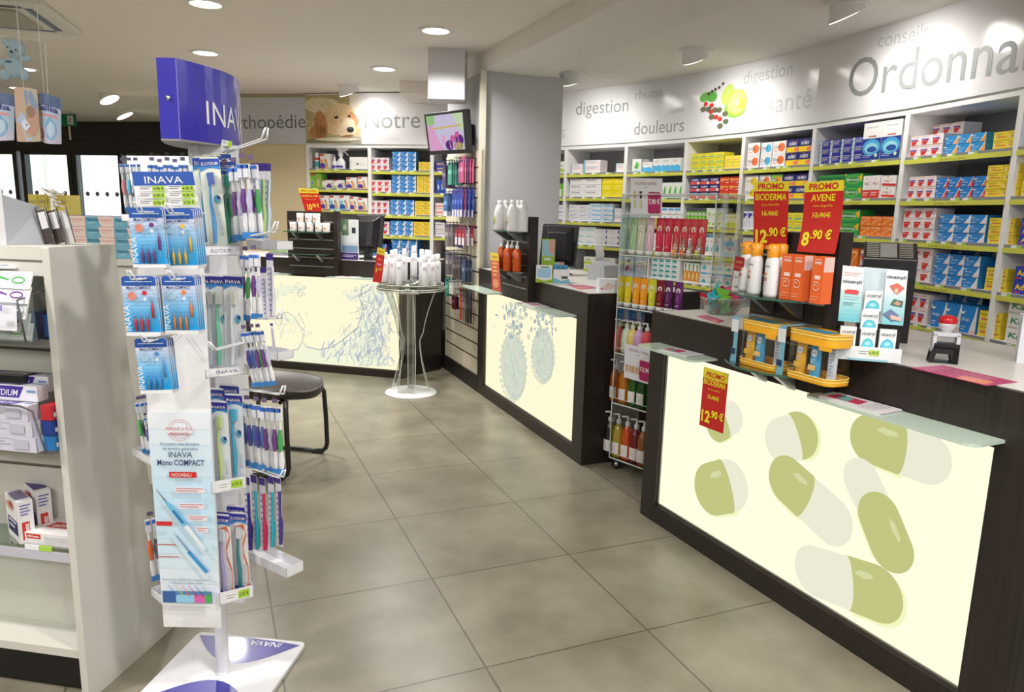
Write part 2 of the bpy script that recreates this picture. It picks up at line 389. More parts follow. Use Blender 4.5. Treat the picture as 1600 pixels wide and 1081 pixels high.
# exit sign
P = at_y(107, 184, 10.1)
t = thing('exit_sign', 'small green running-man exit sign hanging near the shop front', 'exit sign', (P.x, 10.1, 0))
mb = MB(); GRN = pm('exit_green', (20, 120, 80), .5); mb.box(-.1, .1, -.01, .01, 2.43, 2.585, GRN, front=GRN)
w_ = pm('exit_white', (240, 240, 240), .5); f = XZ(0, 2.43, -.0115)
mb.box(-.01, .07, -.0125, -.0105, 2.45, 2.565, w_)
g2 = lambda a, b: (a, -.0135, 2.43+b)
mb.ribbon([(.03, .115), (.033, .118)], .016, GRN, g2).ribbon([(.03, .1), (.022, .07), (.035, .05), (.03, .03)], .01, GRN, g2).ribbon([(.022, .07), (.005, .055), (-.0, .04)], .01, GRN, g2).ribbon([(.012, .1), (.03, .092), (.048, .078)], .008, GRN, g2)
mb.build('sign_plate', t)
mb = MB(); mb.tube([(-.0, 0, 2.43), (0, 0, 2.25)], .012, pm('cream_rod', (220, 214, 196), .5)); mb.build('rod', t)
mb = MB(); mb.box(-.02, .02, -.008, .008, 2.58, CEILZ, WHITE); mb.build('bracket', t)
# ---------------------------------------------------------------- fascias with lettering
HEADM = pm('satin_fascia', (236, 236, 238), .13, coat=.4)
def polymap(P, off, z0):
    """flat (s, z) on a bent run of wall; s measured from P[0]"""
    L = [0]
    for a, b in zip(P, P[1:]): L.append(L[-1]+math.hypot(b[0]-a[0], b[1]-a[1]))
    def fn(s, z):
        i = 0
        while i < len(P)-2 and s > L[i+1]: i += 1
        a, b = Vector(P[i]), Vector(P[i+1]); t = (b-a).normalized(); n_ = Vector((t.y, -t.x))
        q = a + t*(s-L[i]) + n_*off; return (q.x, q.y, z0+z)
    return fn, L
def find(P, px, py, off=0.):
    fn, L = polymap(P, 0, 0)
    for i in range(len(P)-1):
        F = Frame(P[i], to=P[i+1]); s, z = F.at(px, py, -off)
        if -.02 <= s <= F.len+.02 or i == len(P)-2: return L[i]+s, z
PF = offset_line(RP, -.01)
mb = strip_wall(RP, -.012, .03, SH_Z+.005, CEILZ, HEADM)
G1 = pm('letter_grey', (150, 154, 154), .4); G2 = pm('letter_pale', (196, 198, 200), .4); G3 = pm('letter_faint', (222, 222, 222), .4)
fnR, LR = polymap(RP, .0135, 0)
def word(mb, P, fn, t, pxl, pxr, mat, hpx=None, shear=0., bold=0.):
    """lettering set from its sighted baseline start and end"""
    s0, z0 = find(P, *pxl); s1, z1 = find(P, *pxr)
    vs, fs, x0, x1 = glyphs(t, 1., bold); W = s1-s0
    size = hpx or W/(x1-x0)
    mb.add([fn(s0+(v[0]-x0)/(x1-x0)*W+shear*v[1]*size, z0+(z1-z0)*(v[0]-x0)/(x1-x0)+v[1]*size) for v in vs], fs, mat)
word(mb, RP, fnR, 'digestion', (901, 180), (983, 174), G1)
word(mb, RP, fnR, 'rhume', (994, 156), (1037, 151), G2)
word(mb, RP, fnR, 'douleurs', (992, 211), (1070, 205), G1)
word(mb, RP, fnR, 'soins', (921, 206), (943, 204), G3)
word(mb, RP, fnR, 'santé', (1047, 178), (1070, 175), G2)
word(mb, RP, fnR, 'digestion', (1163, 132), (1240, 117), G2)
word(mb, RP, fnR, 'santé', (1202, 178), (1269, 168), G2)
word(mb, RP, fnR, 'conseils', (1374, 75), (1453, 59), G2)
word(mb, RP, fnR, 'Ordonnances', (1326, 153), (1775, 78), G1)
word(mb, RP, fnR, 'migraines', (800, 222), (884, 216), G2)
# fruit picture on the fascia
def blob(mb, P, fn, px, py, rx, ry, mat, lift=.0, n=20, rot=0., lim=None):
    s, z = find(P, px, py); s2, _ = find(P, px+10, py); _, z2 = find(P, px, py-10); kx = abs(s2-s)/10; kz = abs(z2-z)/10
    f2 = polymap(P, .0145+lift, 0)[0]; pts = []
    for k in range(n):
        a = 2*math.pi*k/n; x = rx*math.cos(a); y = ry*math.sin(a)
        u, v = s+(x*math.cos(rot)-y*math.sin(rot))*kx, z+(x*math.sin(rot)+y*math.cos(rot))*kz
        if lim: u = min(max(u, lim[0]), lim[1]); v = min(max(v, lim[2]), lim[3])
        pts.append(f2(u, v))
    mb.poly(pts, mat)
for px, py, rx, ry, c, l, r in ((1139, 148, 9, 16, (205, 228, 110), 0, -.3), (1150, 170, 17, 14, (150, 205, 90), 0, -.2), (1153, 160, 16, 20, (196, 222, 90), .0006, 0), (1153, 160, 13.5, 17, (224, 238, 140), .0012, 0), (1153, 160, 3, 4, (240, 246, 190), .0018, 0),
                            (1104, 152, 9, 7, (120, 190, 90), .0006, .5), (1114, 151, 9, 8, (100, 178, 80), .0008, -.7)):
    blob(mb, RP, fnR, px, py, rx, ry, col(*c), l, 24, r)
for px, py, c in ((1105, 163, 0), (1114, 165, 0), (1113, 175, 0), (1121, 183, 0), (1127, 186, 0), (1101, 171, 1), (1109, 171, 1), (1119, 172, 1), (1126, 172, 1), (1114, 183, 1), (1135, 178, 1), (1136, 190, 1), (1127, 197, 1), (1115, 143, 2), (1120, 140, 2), (1126, 137, 2), (1132, 131, 2), (1110, 147, 2)):
    blob(mb, RP, fnR, px, py, (3.5, 4.5, 2)[c], (3.6, 4.2, 2.4)[c], col(*((214, 60, 50), (110, 112, 84), (80, 60, 62))[c]), .002, 12)
struct(mb.build('trim_5'))
# back fascia with the puppy picture
BP = BQ; fnB, LB = polymap(BP, .0135, 0)
mb = strip_wall(BP, -.012, .03, SH_Z+.005, CEILZ-.01, HEADM)
word(mb, BP, fnB, 'Notre', (571, 201), (657, 200), G1)
word(mb, BP, fnB, 'soin bien', (586, 220), (625, 220), G3)
struct(mb.build('trim_6'))
mb = MB(); sA, zA = find(BP, 480, 224); sB, zB = find(BP, 566, 222)
f2 = polymap(BP, .016, 0)[0]
mb.poly([f2(sA, SH_Z+.01), f2(sB-.13, SH_Z+.01), f2(sB-.13, CEILZ-.02), f2(sA, CEILZ-.02)], col(178, 168, 112))
mb.poly([f2(sB-.131, SH_Z+.01), f2(sB, SH_Z+.01), f2(sB-.03, CEILZ-.02), f2(sB-.131, CEILZ-.02)], col(232, 226, 210))
mb.poly([f2(sA, SH_Z+.01), f2(sB, SH_Z+.01), f2(sB, SH_Z+.08), f2(sA, SH_Z+.06)], col(226, 220, 198))
LIM = (sA, sB, SH_Z+.01, CEILZ-.02); rgf = random.Random(5)
def fur(cx, cy, rx, ry, ang, n, cols_, lift, ln=9):
    f3 = polymap(BP, .0145+lift, 0)[0]
    for i in range(n):
        a = rgf.random()*6.28; q_ = rgf.random()**.5; x = cx+rx*q_*math.cos(a); y = cy+ry*q_*math.sin(a); t_ = ang+rgf.gauss(0, .25)
        (s0, z0), (s1, z1) = find(BP, x, y), find(BP, x+ln*math.cos(t_), y+ln*math.sin(t_)); cl = lambda u, v: (min(max(u, LIM[0]), LIM[1]), min(max(v, LIM[2]), LIM[3]))
        if abs(s1-s0)+abs(z1-z0) > .001: mb.ribbon([cl(s0, z0), cl(s1, z1)], [.012, .003], col(*rgf.choice(cols_)), lambda u, v: f3(u, v))
def pup(*L):
    for px, py, rx, ry, c, l, r in L: blob(mb, BP, fnB, px, py, rx, ry, col(*c), l, 26, r, LIM)
pup((492, 182, 26, 42, (196, 172, 122), .001, 0), (510, 164, 26, 20, (206, 188, 140), .0013, 0)); fur(496, 176, 20, 30, 1.9, 90, ((176, 152, 100), (214, 196, 150), (190, 164, 112)), .002)
pup((506, 166, 30, 13, (222, 208, 170), .0025, -.1)); fur(508, 166, 26, 11, .4, 50, ((232, 220, 186), (206, 190, 146)), .003)
pup((529, 188, 25, 24, (224, 192, 144), .0035, 0), (533, 175, 20, 13, (232, 206, 160), .004, .1)); fur(528, 182, 20, 16, 1.2, 70, ((236, 212, 168), (212, 178, 126), (226, 196, 148)), .0045, 6)
pup((503, 196, 10, 22, (190, 134, 84), .005, .1), (498, 207, 13, 11, (182, 124, 76), .005, 0)); fur(502, 198, 9, 18, 1.7, 60, ((166, 108, 62), (206, 152, 100), (184, 126, 78)), .0055, 8)
pup((554, 186, 6, 12, (206, 152, 110), .005, .5), (558, 205, 8, 8, (216, 188, 150), .005, 0), (543, 203, 15, 12, (234, 210, 172), .0055, 0), (546, 194, 10, 9, (240, 222, 192), .006, 0)); fur(542, 202, 11, 8, 2.6, 26, ((244, 228, 200), (224, 198, 158)), .0065, 5)
pup((549, 203, 5.5, 4.6, (44, 40, 44), .007, 0), (549, 200.6, 3.4, 1.4, (96, 92, 98), .0075, 0), (527, 184, 3.4, 2.1, (40, 28, 22), .007, .15), (547, 182, 2.3, 1.8, (40, 28, 22), .007, 0), (544, 213, 10, 2.2, (150, 112, 80), .007, .15), (528, 218, 34, 3, (226, 218, 196), .0072, 0))
one(mb, 'puppy_picture', 'picture of a sleepy golden puppy on the back fascia', 'picture')
# left fascia
BLP = [(-3.35, 8.10), (-2.235, 7.93)]
mb = strip_wall(BLP, -.02, .02, SH_Z+.005, 2.56, pm('grey_fascia', (196, 198, 204), .2, coat=.3)); mb2 = strip_wall(BLP, .02, .1, 2.06, CEILZ, BEIGE)
word(mb, BLP, polymap(BLP, .0215, 0)[0], 'Orthopédie', (348, 202), (479, 200), pm('letter_dark', (112, 112, 108), .4))
struct(mb.build('trim_7')); struct(mb2.build('wall_upper'))
# ================================================================ boxed products: printed faces
class Face:
    """front print of a box: u,v run 0..1 across the face"""
    def __init__(s, mb, w, h, y=0., fn=None): s.mb = mb; s.w = w; s.h = h; s.y = y; s.k = 0; s.fn = fn
    def _p(s, u, v, k): return (u*s.w, s.y-.0004*k, v*s.h) if s.fn is None else s.fn(u*s.w, v*s.h, .0004*k)
    def P(s, pts, c, mat=None):
        s.k += 1; s.mb.poly([s._p(u, v, s.k) for u, v in pts], mat or col(*c)); return s
    def R(s, u0, v0, u1, v1, c): return s.P([(u0, v0), (u1, v0), (u1, v1), (u0, v1)], c)
    def O(s, u, v, ru, rv, c, n=16, a0=0, a1=360):
        return s.P([(u+ru*math.cos(math.radians(a0+(a1-a0)*k/n)), v+rv*math.sin(math.radians(a0+(a1-a0)*k/n))) for k in range(n if a1-a0 >= 360 else n+1)], c)
    def T(s, t, u, v, vh, c, width=None, align='l', bold=0., shear=0.):
        s.k += 1; k = s.k
        s.mb.text(t, vh*s.h/.72, col(*c), lambda a, b: s._p(u+a/s.w, v+b/s.h, k), align, width=None if width is None else width*s.w, bold=bold, shear=shear); return s
    def L(s, u0, v0, u1, n, dv, c=(150, 150, 155), t=.012):
        for i in range(n): s.R(u0, v0-i*dv, u0+(u1-u0)*(1, .8, .93, .7)[i % 4], v0-i*dv+t, c)
        return s
RED = (214, 52, 44); NAVY = (44, 44, 140); BLUE = (38, 142, 214); WH = (240, 240, 240); YEL = (236, 208, 40)
def k_redcup(f, c1=(110, 70, 160)):
    f.L(.12, .86, .8, 1, .1, (224, 130, 130), .06); f.P([(.04, .7), (.72, .7), (.64, .5), (.07, .5)], c1); f.P([(.07, .54), (.66, .54), (.46, .12), (.12, .12)], RED)
    f.T('Efferal', .16, .5, .08, (240, 220, 230), .34); f.O(.8, .45, .05, .05, (150, 120, 140), 8); f.R(.06, .05, .94, .09, (226, 150, 150))
def k_red2(f): k_redcup(f, RED)
def _bl(f, c):
    f.P([(.62, 0), (1, 0), (1, 1), (.95, 1), (.86, .6), (.72, .3)], c); f.P([(.58, 0), (.62, 0), (.76, .34), (.9, .66), (.98, 1), (.93, 1), (.84, .64), (.7, .34)], (236, 240, 246))
    pts = [(.1+.16*math.cos(a), .88+.16*math.sin(a)) for a in [math.radians(190+i*18) for i in range(9)]]
    f.k += 1; k = f.k; f.mb.ribbon(pts, [.01, .05, .08, .09, .09, .08, .06, .04, .01], col(*WH), lambda a, b: (f._p(a, b, k)))
    f.T('efferalgan', .08, .44, .13, (232, 240, 248), .5); f.L(.08, .2, .4, 2, .09, (170, 206, 236), .04)
def k_blueorange(f): _bl(f, (240, 160, 70))
def k_bluered(f): _bl(f, RED); f.T('8', .78, .1, .22, WH)
def k_bluewhite(f): _bl(f, (228, 230, 232)); f.P([(.6, .0), (1, .0), (1, .12), (.66, .1)], (236, 190, 190))
def k_yellow(f):
    f.T('Doliprane', .1, .68, .2, (96, 84, 40), .62); f.R(.2, .3, .92, .4, (214, 90, 60)); f.O(.14, .36, .07, .12, WH, 10); f.O(.14, .36, .03, .05, RED, 8); f.L(.24, .5, .6, 1, .1, (150, 130, 50), .04); f.R(0, 0, 1, .04, (216, 186, 30))
def k_green(f):
    f.O(.5, .5, .42, .34, (120, 196, 90), 22); f.O(.5, .52, .36, .26, (50, 150, 60), 22); f.T('Berocca', .5, .42, .22, WH, .66, 'c', bold=.01)
    f.P([(.8, .72), (1, .95), (1, .3), (.9, .5)], (240, 190, 40)); f.P([(0, 1), (.16, 1), (0, .8)], (240, 200, 50))
def k_greendark(f): f.O(.5, .5, .42, .3, (30, 120, 60), 22); f.T('Berocca', .5, .42, .2, WH, .6, 'c'); f.R(0, .8, 1, 1, (60, 160, 80))
def k_mag(f):
    f.O(.45, .86, .07, .05, (240, 160, 40), 10); f.T('mag 2', .5, .6, .16, (214, 90, 80), .66, 'c'); f.R(0, 0, 1, .36, RED); f.L(.1, .22, .8, 2, .1, (244, 190, 180), .05)
def k_magwide(f):
    f.O(.45, .86, .05, .07, (240, 160, 40), 10); f.T('mag 2', .45, .45, .22, (214, 90, 80), .5, 'c'); f.P([(.1, .1), (1, .02), (1, .24), (.1, .32)], RED)
def k_orange(f):
    f.P([(.05, .1), (.5, .5), (.95, .75), (.95, .85), (.45, .6), (.05, .25)], (250, 176, 120)); f.R(.1, .8, .9, .9, (250, 190, 140)); f.O(.82, .2, .08, .1, (250, 210, 170), 10)
def k_navytall(f):
    f.R(0, 0, .22, 1, (196, 214, 214)); f.P([(0, .5), (.22, .8), (.22, .6), (0, .3)], (120, 170, 200)); f.R(.3, .78, .95, .86, (200, 200, 230)); f.R(.3, .5, .8, .56, (230, 220, 150)); f.R(.3, .34, .9, .4, (180, 180, 220)); f.T('Supradyn', .3, .62, .09, WH, .6)
def k_bigblue(f):
    f.R(0, 0, 1, .58, (34, 60, 140)); f.O(.5, .34, .48, .22, (70, 160, 214), 24); f.O(.5, .32, .36, .14, (150, 214, 226), 24); f.O(.55, .28, .26, .08, (34, 80, 160), 20); f.R(.3, .62, .72, .65, (170, 90, 60)); f.T('Arkovital', .5, .86, .045, (150, 150, 150), .6, 'c'); f.O(.8, .12, .08, .05, (200, 226, 190), 10); f.L(.1, .12, .6, 2, .04, (190, 210, 235), .014)
def _drill(f, c):
    f.O(.66, .5, .26, .34, c, 18); f.T('Drill', .1, .42, .26, (90, 90, 96), .5); f.R(.1, .22, .35, .26, c)
def k_drill_o(f): _drill(f, (240, 120, 60))
def k_drill_b(f): _drill(f, (80, 180, 226))
def k_drill_y(f): _drill(f, (244, 206, 40))
def k_drill_g(f): f.R(0, .6, 1, 1, (150, 206, 80)); _drill(f, (244, 160, 40))
def k_humex(f): f.R(0, 0, 1, .42, (246, 210, 40)); f.O(.85, .2, .2, .16, (240, 130, 110), 12); f.T('HUMEX', .5, .55, .26, WH, .66, 'c', bold=.02, shear=.2); f.O(.5, .9, .06, .05, (230, 80, 60), 8)
def k_humexr(f): f.R(0, 0, 1, .42, (230, 90, 80)); f.O(.85, .22, .14, .2, WH, 12); f.T('HUMEX', .5, .54, .28, WH, .7, 'c', bold=.02, shear=.2)
def k_biactol(f): f.T('Biactol', .5, .5, .26, (246, 230, 120), .86, 'c', bold=.02, shear=.2); f.P([(.6, .1), (.96, .1), (.9, .32)], (244, 220, 210)); f.R(.05, .3, .4, .36, (250, 200, 180))
def k_yelgreen(f): f.P([(.1, .2), (.9, .3), (.9, .5), (.1, .42)], (120, 190, 140)); f.R(.1, .64, .8, .74, (200, 196, 90)); f.R(0, .02, 1, .06, (214, 200, 60))
def k_yelpink(f): f.P([(.1, .3), (.9, .4), (.9, .5), (.1, .42)], (236, 150, 130)); f.R(.04, 0, .08, 1, (200, 160, 140))
def k_purpletall(f): f.R(.1, .74, .9, .9, (70, 60, 160)); f.R(.2, .62, .6, .74, (70, 60, 160)); f.O(.5, .3, .3, .2, (220, 222, 236), 12)
def k_greentall(f): f.R(0, .82, 1, 1, (80, 70, 100)); f.R(.15, .68, .8, .74, WH); f.O(.6, .3, .3, .22, (180, 226, 140), 12)
def k_whitegreen(f): f.P([(.1, .3), (.5, .55), (.9, .5), (.7, .2), (.3, .15)], (160, 200, 60)); f.R(.05, .75, .9, .84, (200, 206, 190)); f.R(0, 0, 1, .06, (196, 214, 90))
def k_thingreen(f): f.R(0, 0, 1, .4, (190, 216, 70)); f.O(.5, .8, .3, .1, (150, 190, 60), 10)
def k_whiteblue(f): f.R(.05, .82, .9, .95, (90, 170, 220)); f.P([(.1, .2), (.5, .5), (.8, .3), (.7, .15)], (90, 190, 200)); f.R(.05, .62, .6, .66, (230, 160, 150))
def k_bluepink(f): f.R(0, 0, 1, .45, (150, 200, 230)); f.O(.5, .62, .1, .14, (236, 130, 120), 10); f.R(.08, .8, .7, .86, (200, 120, 120))
def k_orangefront(f): f.R(0, .1, 1, .6, (240, 150, 50)); f.O(.5, .35, .2, .2, (250, 226, 150), 10); f.P([(.4, .6), (.6, .6), (.7, .95), (.3, .95)], (90, 150, 60))
def k_teal(f): f.P([(.1, .55), (.9, .45), (.9, .85), (.3, .95)], (40, 160, 160)); f.L(.1, .3, .8, 2, .15, (150, 190, 190), .06)
def k_whitepinkhand(f): f.P([(.1, .2), (.6, .3), (.5, .5), (.12, .42)], (170, 60, 70)); f.P([(.2, .7), (.6, .6), (.7, .85)], (70, 90, 100)); f.O(.8, .3, .07, .1, (220, 100, 110), 10)
def k_leafgreen(f): f.P([(.2, .3), (.5, .85), (.85, .6), (.7, .2)], (140, 206, 110)); f.P([(.3, .35), (.5, .7), (.6, .3)], (60, 160, 90)); f.R(.05, .03, .95, .1, (120, 200, 200))
def k_sky(f): f.P([(0, 0), (1, 0), (1, .35), (.7, .5), (.4, .42), (0, .5)], (80, 184, 232)); f.T('TORQ', .1, .72, .16, (170, 166, 160), .6)
def k_biafine(f): f.T('BIAFINE', .1, .6, .24, (80, 80, 96), .56, bold=.01); f.R(.1, .4, .9, .44, (190, 190, 200)); f.R(0, 0, 1, .03, (220, 220, 226))
def k_yellowbox(f): f.O(.5, .5, .3, .2, (250, 240, 120), 14); f.R(.2, .46, .8, .54, (240, 170, 60))
def k_whitepurple(f): f.P([(.1, .2), (.9, .5), (.9, .6), (.1, .4)], (150, 150, 214)); f.R(.06, .8, .8, .88, (226, 220, 130))
def k_lightblue(f): f.R(.2, .25, 1, .55, (120, 190, 236)); f.T('Mitosyl', .1, .66, .18, (110, 130, 170), .5); f.R(0, 0, .1, 1, (196, 222, 240))
def k_bepan(f): f.R(0, 0, .45, 1, (110, 180, 205)); f.P([(.45, 0), (.55, 0), (.45, .6)], (110, 180, 205)); f.T('Bepanthen', .06, .66, .2, (44, 78, 106), .42, bold=.01); f.R(.06, .56, .5, .6, (44, 90, 120)); f.T('Pommade', .56, .64, .17, (226, 150, 150), .38); f.L(.08, .4, .4, 2, .12, (190, 220, 232), .04); f.L(.6, .5, .8, 1, .1, (226, 170, 170), .03)
def k_bepanpink(f): f.R(0, 0, .1, 1, (110, 180, 205)); f.R(.1, .5, 1, .56, (240, 190, 190)); f.L(.15, .84, .8, 2, .2, (150, 190, 220), .06)
def k_whiteteal(f): f.R(.1, .3, .9, .42, (70, 190, 170)); f.R(.1, .66, .6, .74, (190, 196, 206))
def k_whitenavy(f): f.R(.86, .25, .96, .8, (60, 70, 150)); f.O(.1, .35, .03, .08, RED, 8); f.R(.2, .56, .7, .62, (220, 170, 160)); f.L(.2, .3, .8, 1, .1, (180, 186, 200), .06)
def k_ygflat(f): f.R(0, 0, 1, .35, (196, 214, 70)); f.T('Cicaplast', .2, .55, .24, (110, 120, 90), .5)
def k_pharmgreen(f): f.R(0, .1, 1, .4, (170, 210, 60)); f.R(.1, .6, .8, .7, (180, 190, 170))
def k_greenbox(f): f.R(0, 0, .3, .6, WH); f.O(.6, .8, .3, .16, (90, 170, 50), 12)
def k_purplebox(f): f.R(0, 0, .12, 1, (80, 60, 150)); f.T('Gel nat', .2, .55, .2, (80, 80, 110), .6); f.R(0, .02, 1, .12, (80, 60, 150))
def _dog(f, c, disc=(246, 160, 110)):
    f.R(.02, .84, .4, .97, RED); f.P([(0, 0), (.0, .3), (.2, .42), (.45, .34), (.6, .2), (.6, 0)], c); f.O(.17, .5, .16, .14, disc, 14)
    f.P([(.5, .06), (.56, .3), (.48, .55), (.55, .66), (.68, .62), (.8, .4), (.86, .08)], (214, 170, 110)); f.O(.57, .6, .1, .08, (190, 140, 86), 12); f.P([(.48, .66), (.52, .56), (.46, .52)], (90, 60, 40)); f.R(0, 0, 1, .05, disc)
def k_dog(f): _dog(f, (84, 64, 160))
def k_dogblue(f): _dog(f, (40, 80, 170), (120, 200, 220))
def k_doggreen(f): f.R(.02, .88, .5, .98, RED); f.O(.2, .35, .14, .14, (220, 230, 240), 14); f.O(.2, .35, .09, .09, (60, 90, 170), 12); f.P([(.55, .1), (.6, .5), (.7, .75), (.85, .5), (.9, .1)], (214, 190, 130)); f.O(.68, .72, .1, .08, (200, 150, 90), 10)
def k_dogwide(f): f.R(0, .86, .34, .98, RED); f.P([(.35, .2), (.6, .6), (.9, .5), (.95, .1), (.5, .05)], (84, 64, 160)); f.O(.85, .5, .08, .2, (200, 160, 110), 12); f.R(0, 0, .3, .3, (180, 210, 90)); f.R(.0, .0, 1, .04, (180, 170, 210))
def k_advil(f): f.T('Advil', .5, .34, .42, (250, 220, 60), .8, 'c', bold=.03); f.R(.06, .1, .4, .2, (214, 60, 90))
def k_blueh(f): f.T('h', .5, .3, .4, WH, .4, 'c', bold=.03); f.R(0, .0, 1, .12, (30, 60, 150))
def k_kamol(f): f.T('Kamol', .08, .32, .4, (40, 140, 90), .84, bold=.02, shear=.25); f.R(.04, .02, .96, .1, (206, 196, 190))
def k_pinkwhite(f): f.R(0, .4, 1, .6, (214, 100, 80)); f.R(0, .1, 1, .2, (226, 170, 160))
def k_greywhite(f): f.R(.1, .42, .8, .56, (160, 90, 110)); f.O(.84, .5, .06, .14, (240, 180, 80), 10)
def k_whitebig(f): f.O(.45, .42, .07, .07, (80, 70, 60), 12); f.P([(.38, .5), (.36, .56), (.42, .5)], (80, 70, 60)); f.P([(.5, .5), (.54, .56), (.48, .5)], (80, 70, 60)); f.R(.02, .1, .14, .7, (226, 226, 232)); f.L(.6, .4, .9, 2, .1, (220, 210, 180), .02)
KD = dict(  # kind: (base colour, print, describing words, category)
 redcup=((240, 232, 232), k_redcup, 'white red-cup tablet box'), red2=((238, 232, 234), k_red2, 'white box with red cup'), blueorange=((34, 140, 206), k_blueorange, 'blue box with orange curve'),
 bluered=((34, 124, 200), k_bluered, 'blue box with red curve'), bluewhite=((38, 132, 208), k_bluewhite, 'blue box with white curve'), yellow=((240, 214, 60), k_yellow, 'yellow tablet box'),
 green=((44, 160, 76), k_green, 'green effervescent vitamin box'), greendark=((34, 120, 66), k_greendark, 'dark green vitamin box'), mag=((238, 236, 234), k_mag, 'tall white magnesium box'), magwide=((238, 236, 234), k_magwide, 'wide white magnesium box'),
 orange=((240, 124, 40), k_orange, 'orange box with pale stripe'), navytall=((40, 46, 150), k_navytall, 'navy blue vitamin box'), bigblue=((238, 238, 236), k_bigblue, 'large white-and-blue capsule carton'),
 drill_o=((238, 236, 236), k_drill_o, 'lozenge box with orange disc'), drill_b=((238, 236, 236), k_drill_b, 'lozenge box with blue disc'), drill_y=((238, 236, 232), k_drill_y, 'lozenge box with yellow disc'), drill_g=((238, 238, 232), k_drill_g, 'lozenge box with green top'),
 humex=((40, 44, 120), k_humex, 'navy-and-yellow cold remedy box'), humexr=((44, 44, 120), k_humexr, 'navy-and-red cold remedy box'), biactol=((226, 66, 44), k_biactol, 'red box with yellow lettering'),
 yelgreen=((240, 226, 60), k_yelgreen, 'yellow-and-green box'), yelpink=((244, 230, 70), k_yelpink, 'yellow box with pink line'), purpletall=((236, 238, 244), k_purpletall, 'tall white-and-purple box'),
 greentall=((120, 190, 70), k_greentall, 'tall green box'), whitegreen=((238, 240, 234), k_whitegreen, 'white box with green leaves'), thingreen=((240, 240, 236), k_thingreen, 'narrow green-and-white box'),
 whiteblue=((240, 240, 240), k_whiteblue, 'white box with blue top'), bluepink=((240, 238, 240), k_bluepink, 'pale blue-and-pink box'), orangefront=((240, 238, 232), k_orangefront, 'small orange-fronted box'), teal=((238, 242, 242), k_teal, 'small white-and-teal box'),
 hand=((240, 238, 236), k_whitepinkhand, 'white box picturing a hand'), leaf=((238, 240, 236), k_leafgreen, 'white box with green leaf'), sky=((240, 240, 238), k_sky, 'white-and-sky-blue box'),
 biafine=((240, 238, 238), k_biafine, 'long white cream box'), yellowbox=((248, 228, 20), k_yellowbox, 'bright yellow box'), whitepurple=((240, 240, 244), k_whitepurple, 'white-and-lilac box'), lightblue=((236, 240, 246), k_lightblue, 'white-and-light-blue box'),
 bepan=((240, 214, 204), k_bepan, 'blue-and-pink ointment box'), bepanpink=((242, 232, 232), k_bepanpink, 'pale pink-and-blue box'), whiteteal=((240, 242, 244), k_whiteteal, 'white box with teal stripe'), whitenavy=((240, 240, 240), k_whitenavy, 'white box with navy mark'),
 ygflat=((236, 238, 220), k_ygflat, 'flat yellow-green-and-white box'), pharm=((238, 240, 228), k_pharmgreen, 'white box with lime band'), greenbox=((120, 190, 60), k_greenbox, 'green-and-white box'), purplebox=((238, 238, 244), k_purplebox, 'white box edged purple'),
 dog=((240, 236, 232), k_dog, 'pet-care box picturing a dog'), dogblue=((238, 240, 242), k_dogblue, 'pet-care box with blue swoosh'), doggreen=((130, 196, 70), k_doggreen, 'green pet-care box'), dogwide=((238, 234, 232), k_dogwide, 'low pet-care box'),
 advil=((44, 64, 176), k_advil, 'dark blue box with yellow lettering'), blueh=((40, 90, 190), k_blueh, 'blue box with white letter'), kamol=((240, 236, 232), k_kamol, 'long white box with green lettering'),
 pinkwhite=((240, 226, 222), k_pinkwhite, 'white box with red band'), greywhite=((226, 226, 228), k_greywhite, 'grey-white box with maroon line'), whitebig=((242, 240, 236), k_whitebig, 'large plain white carton'))
NAMES = dict(green='vitamin_box', greendark='vitamin_box', navytall='vitamin_box', mag='vitamin_box', magwide='vitamin_box', orange='vitamin_box', bigblue='capsule_carton',
 drill_o='lozenge_box', drill_b='lozenge_box', drill_y='lozenge_box', drill_g='lozenge_box', humex='cold_remedy_box', humexr='cold_remedy_box', biactol='cold_remedy_box',
 dog='pet_care_box', dogblue='pet_care_box', doggreen='pet_care_box', dogwide='pet_care_box', whitebig='pet_care_box', biafine='cream_box', yellowbox='cream_box', bepan='ointment_box', bepanpink='ointment_box',
 whitepurple='cream_box', lightblue='cream_box', whiteteal='cream_box', whitenavy='cream_box', ygflat='cream_box', redcup='tablet_box', red2='tablet_box', yellow='tablet_box', advil='tablet_box', bluewhite='tablet_box', bluered='tablet_box', blueorange='tablet_box')
_pm = {}
def product_mesh(kind, w_, h_, d_):
    k = (kind, round(w_, 3), round(h_, 3), round(d_, 2))
    if k in _pm: return _pm[k]
    mb = MB(); c, fn, _ = KD[kind][:3]; w2, h2, d2 = k[1:]
    g = .0012; mb.box(g, w2-g, 0, d2, 0, h2-g, col(*c)); f = Face(mb, w2-2*g, h2-2*g, fn=lambda a, b, y: (a+g, -y, b+g*.5)); fn(f)
    _pm[k] = mb.mesh('medicine_box'); return _pm[k]
ORD = ['first', 'second', 'third', 'fourth', 'fifth', 'sixth', 'seventh', 'eighth']
def layer_words(r, R_):
    if R_ == 1: return ''
    if r == R_-1: return 'top layer '
    if r == 0: return 'bottom layer '
    return 'middle layer ' if R_ == 3 else ORD[r]+' layer '
def col_words(c, C_):
    if C_ == 1: return ''
    return ORD[c]+' column'
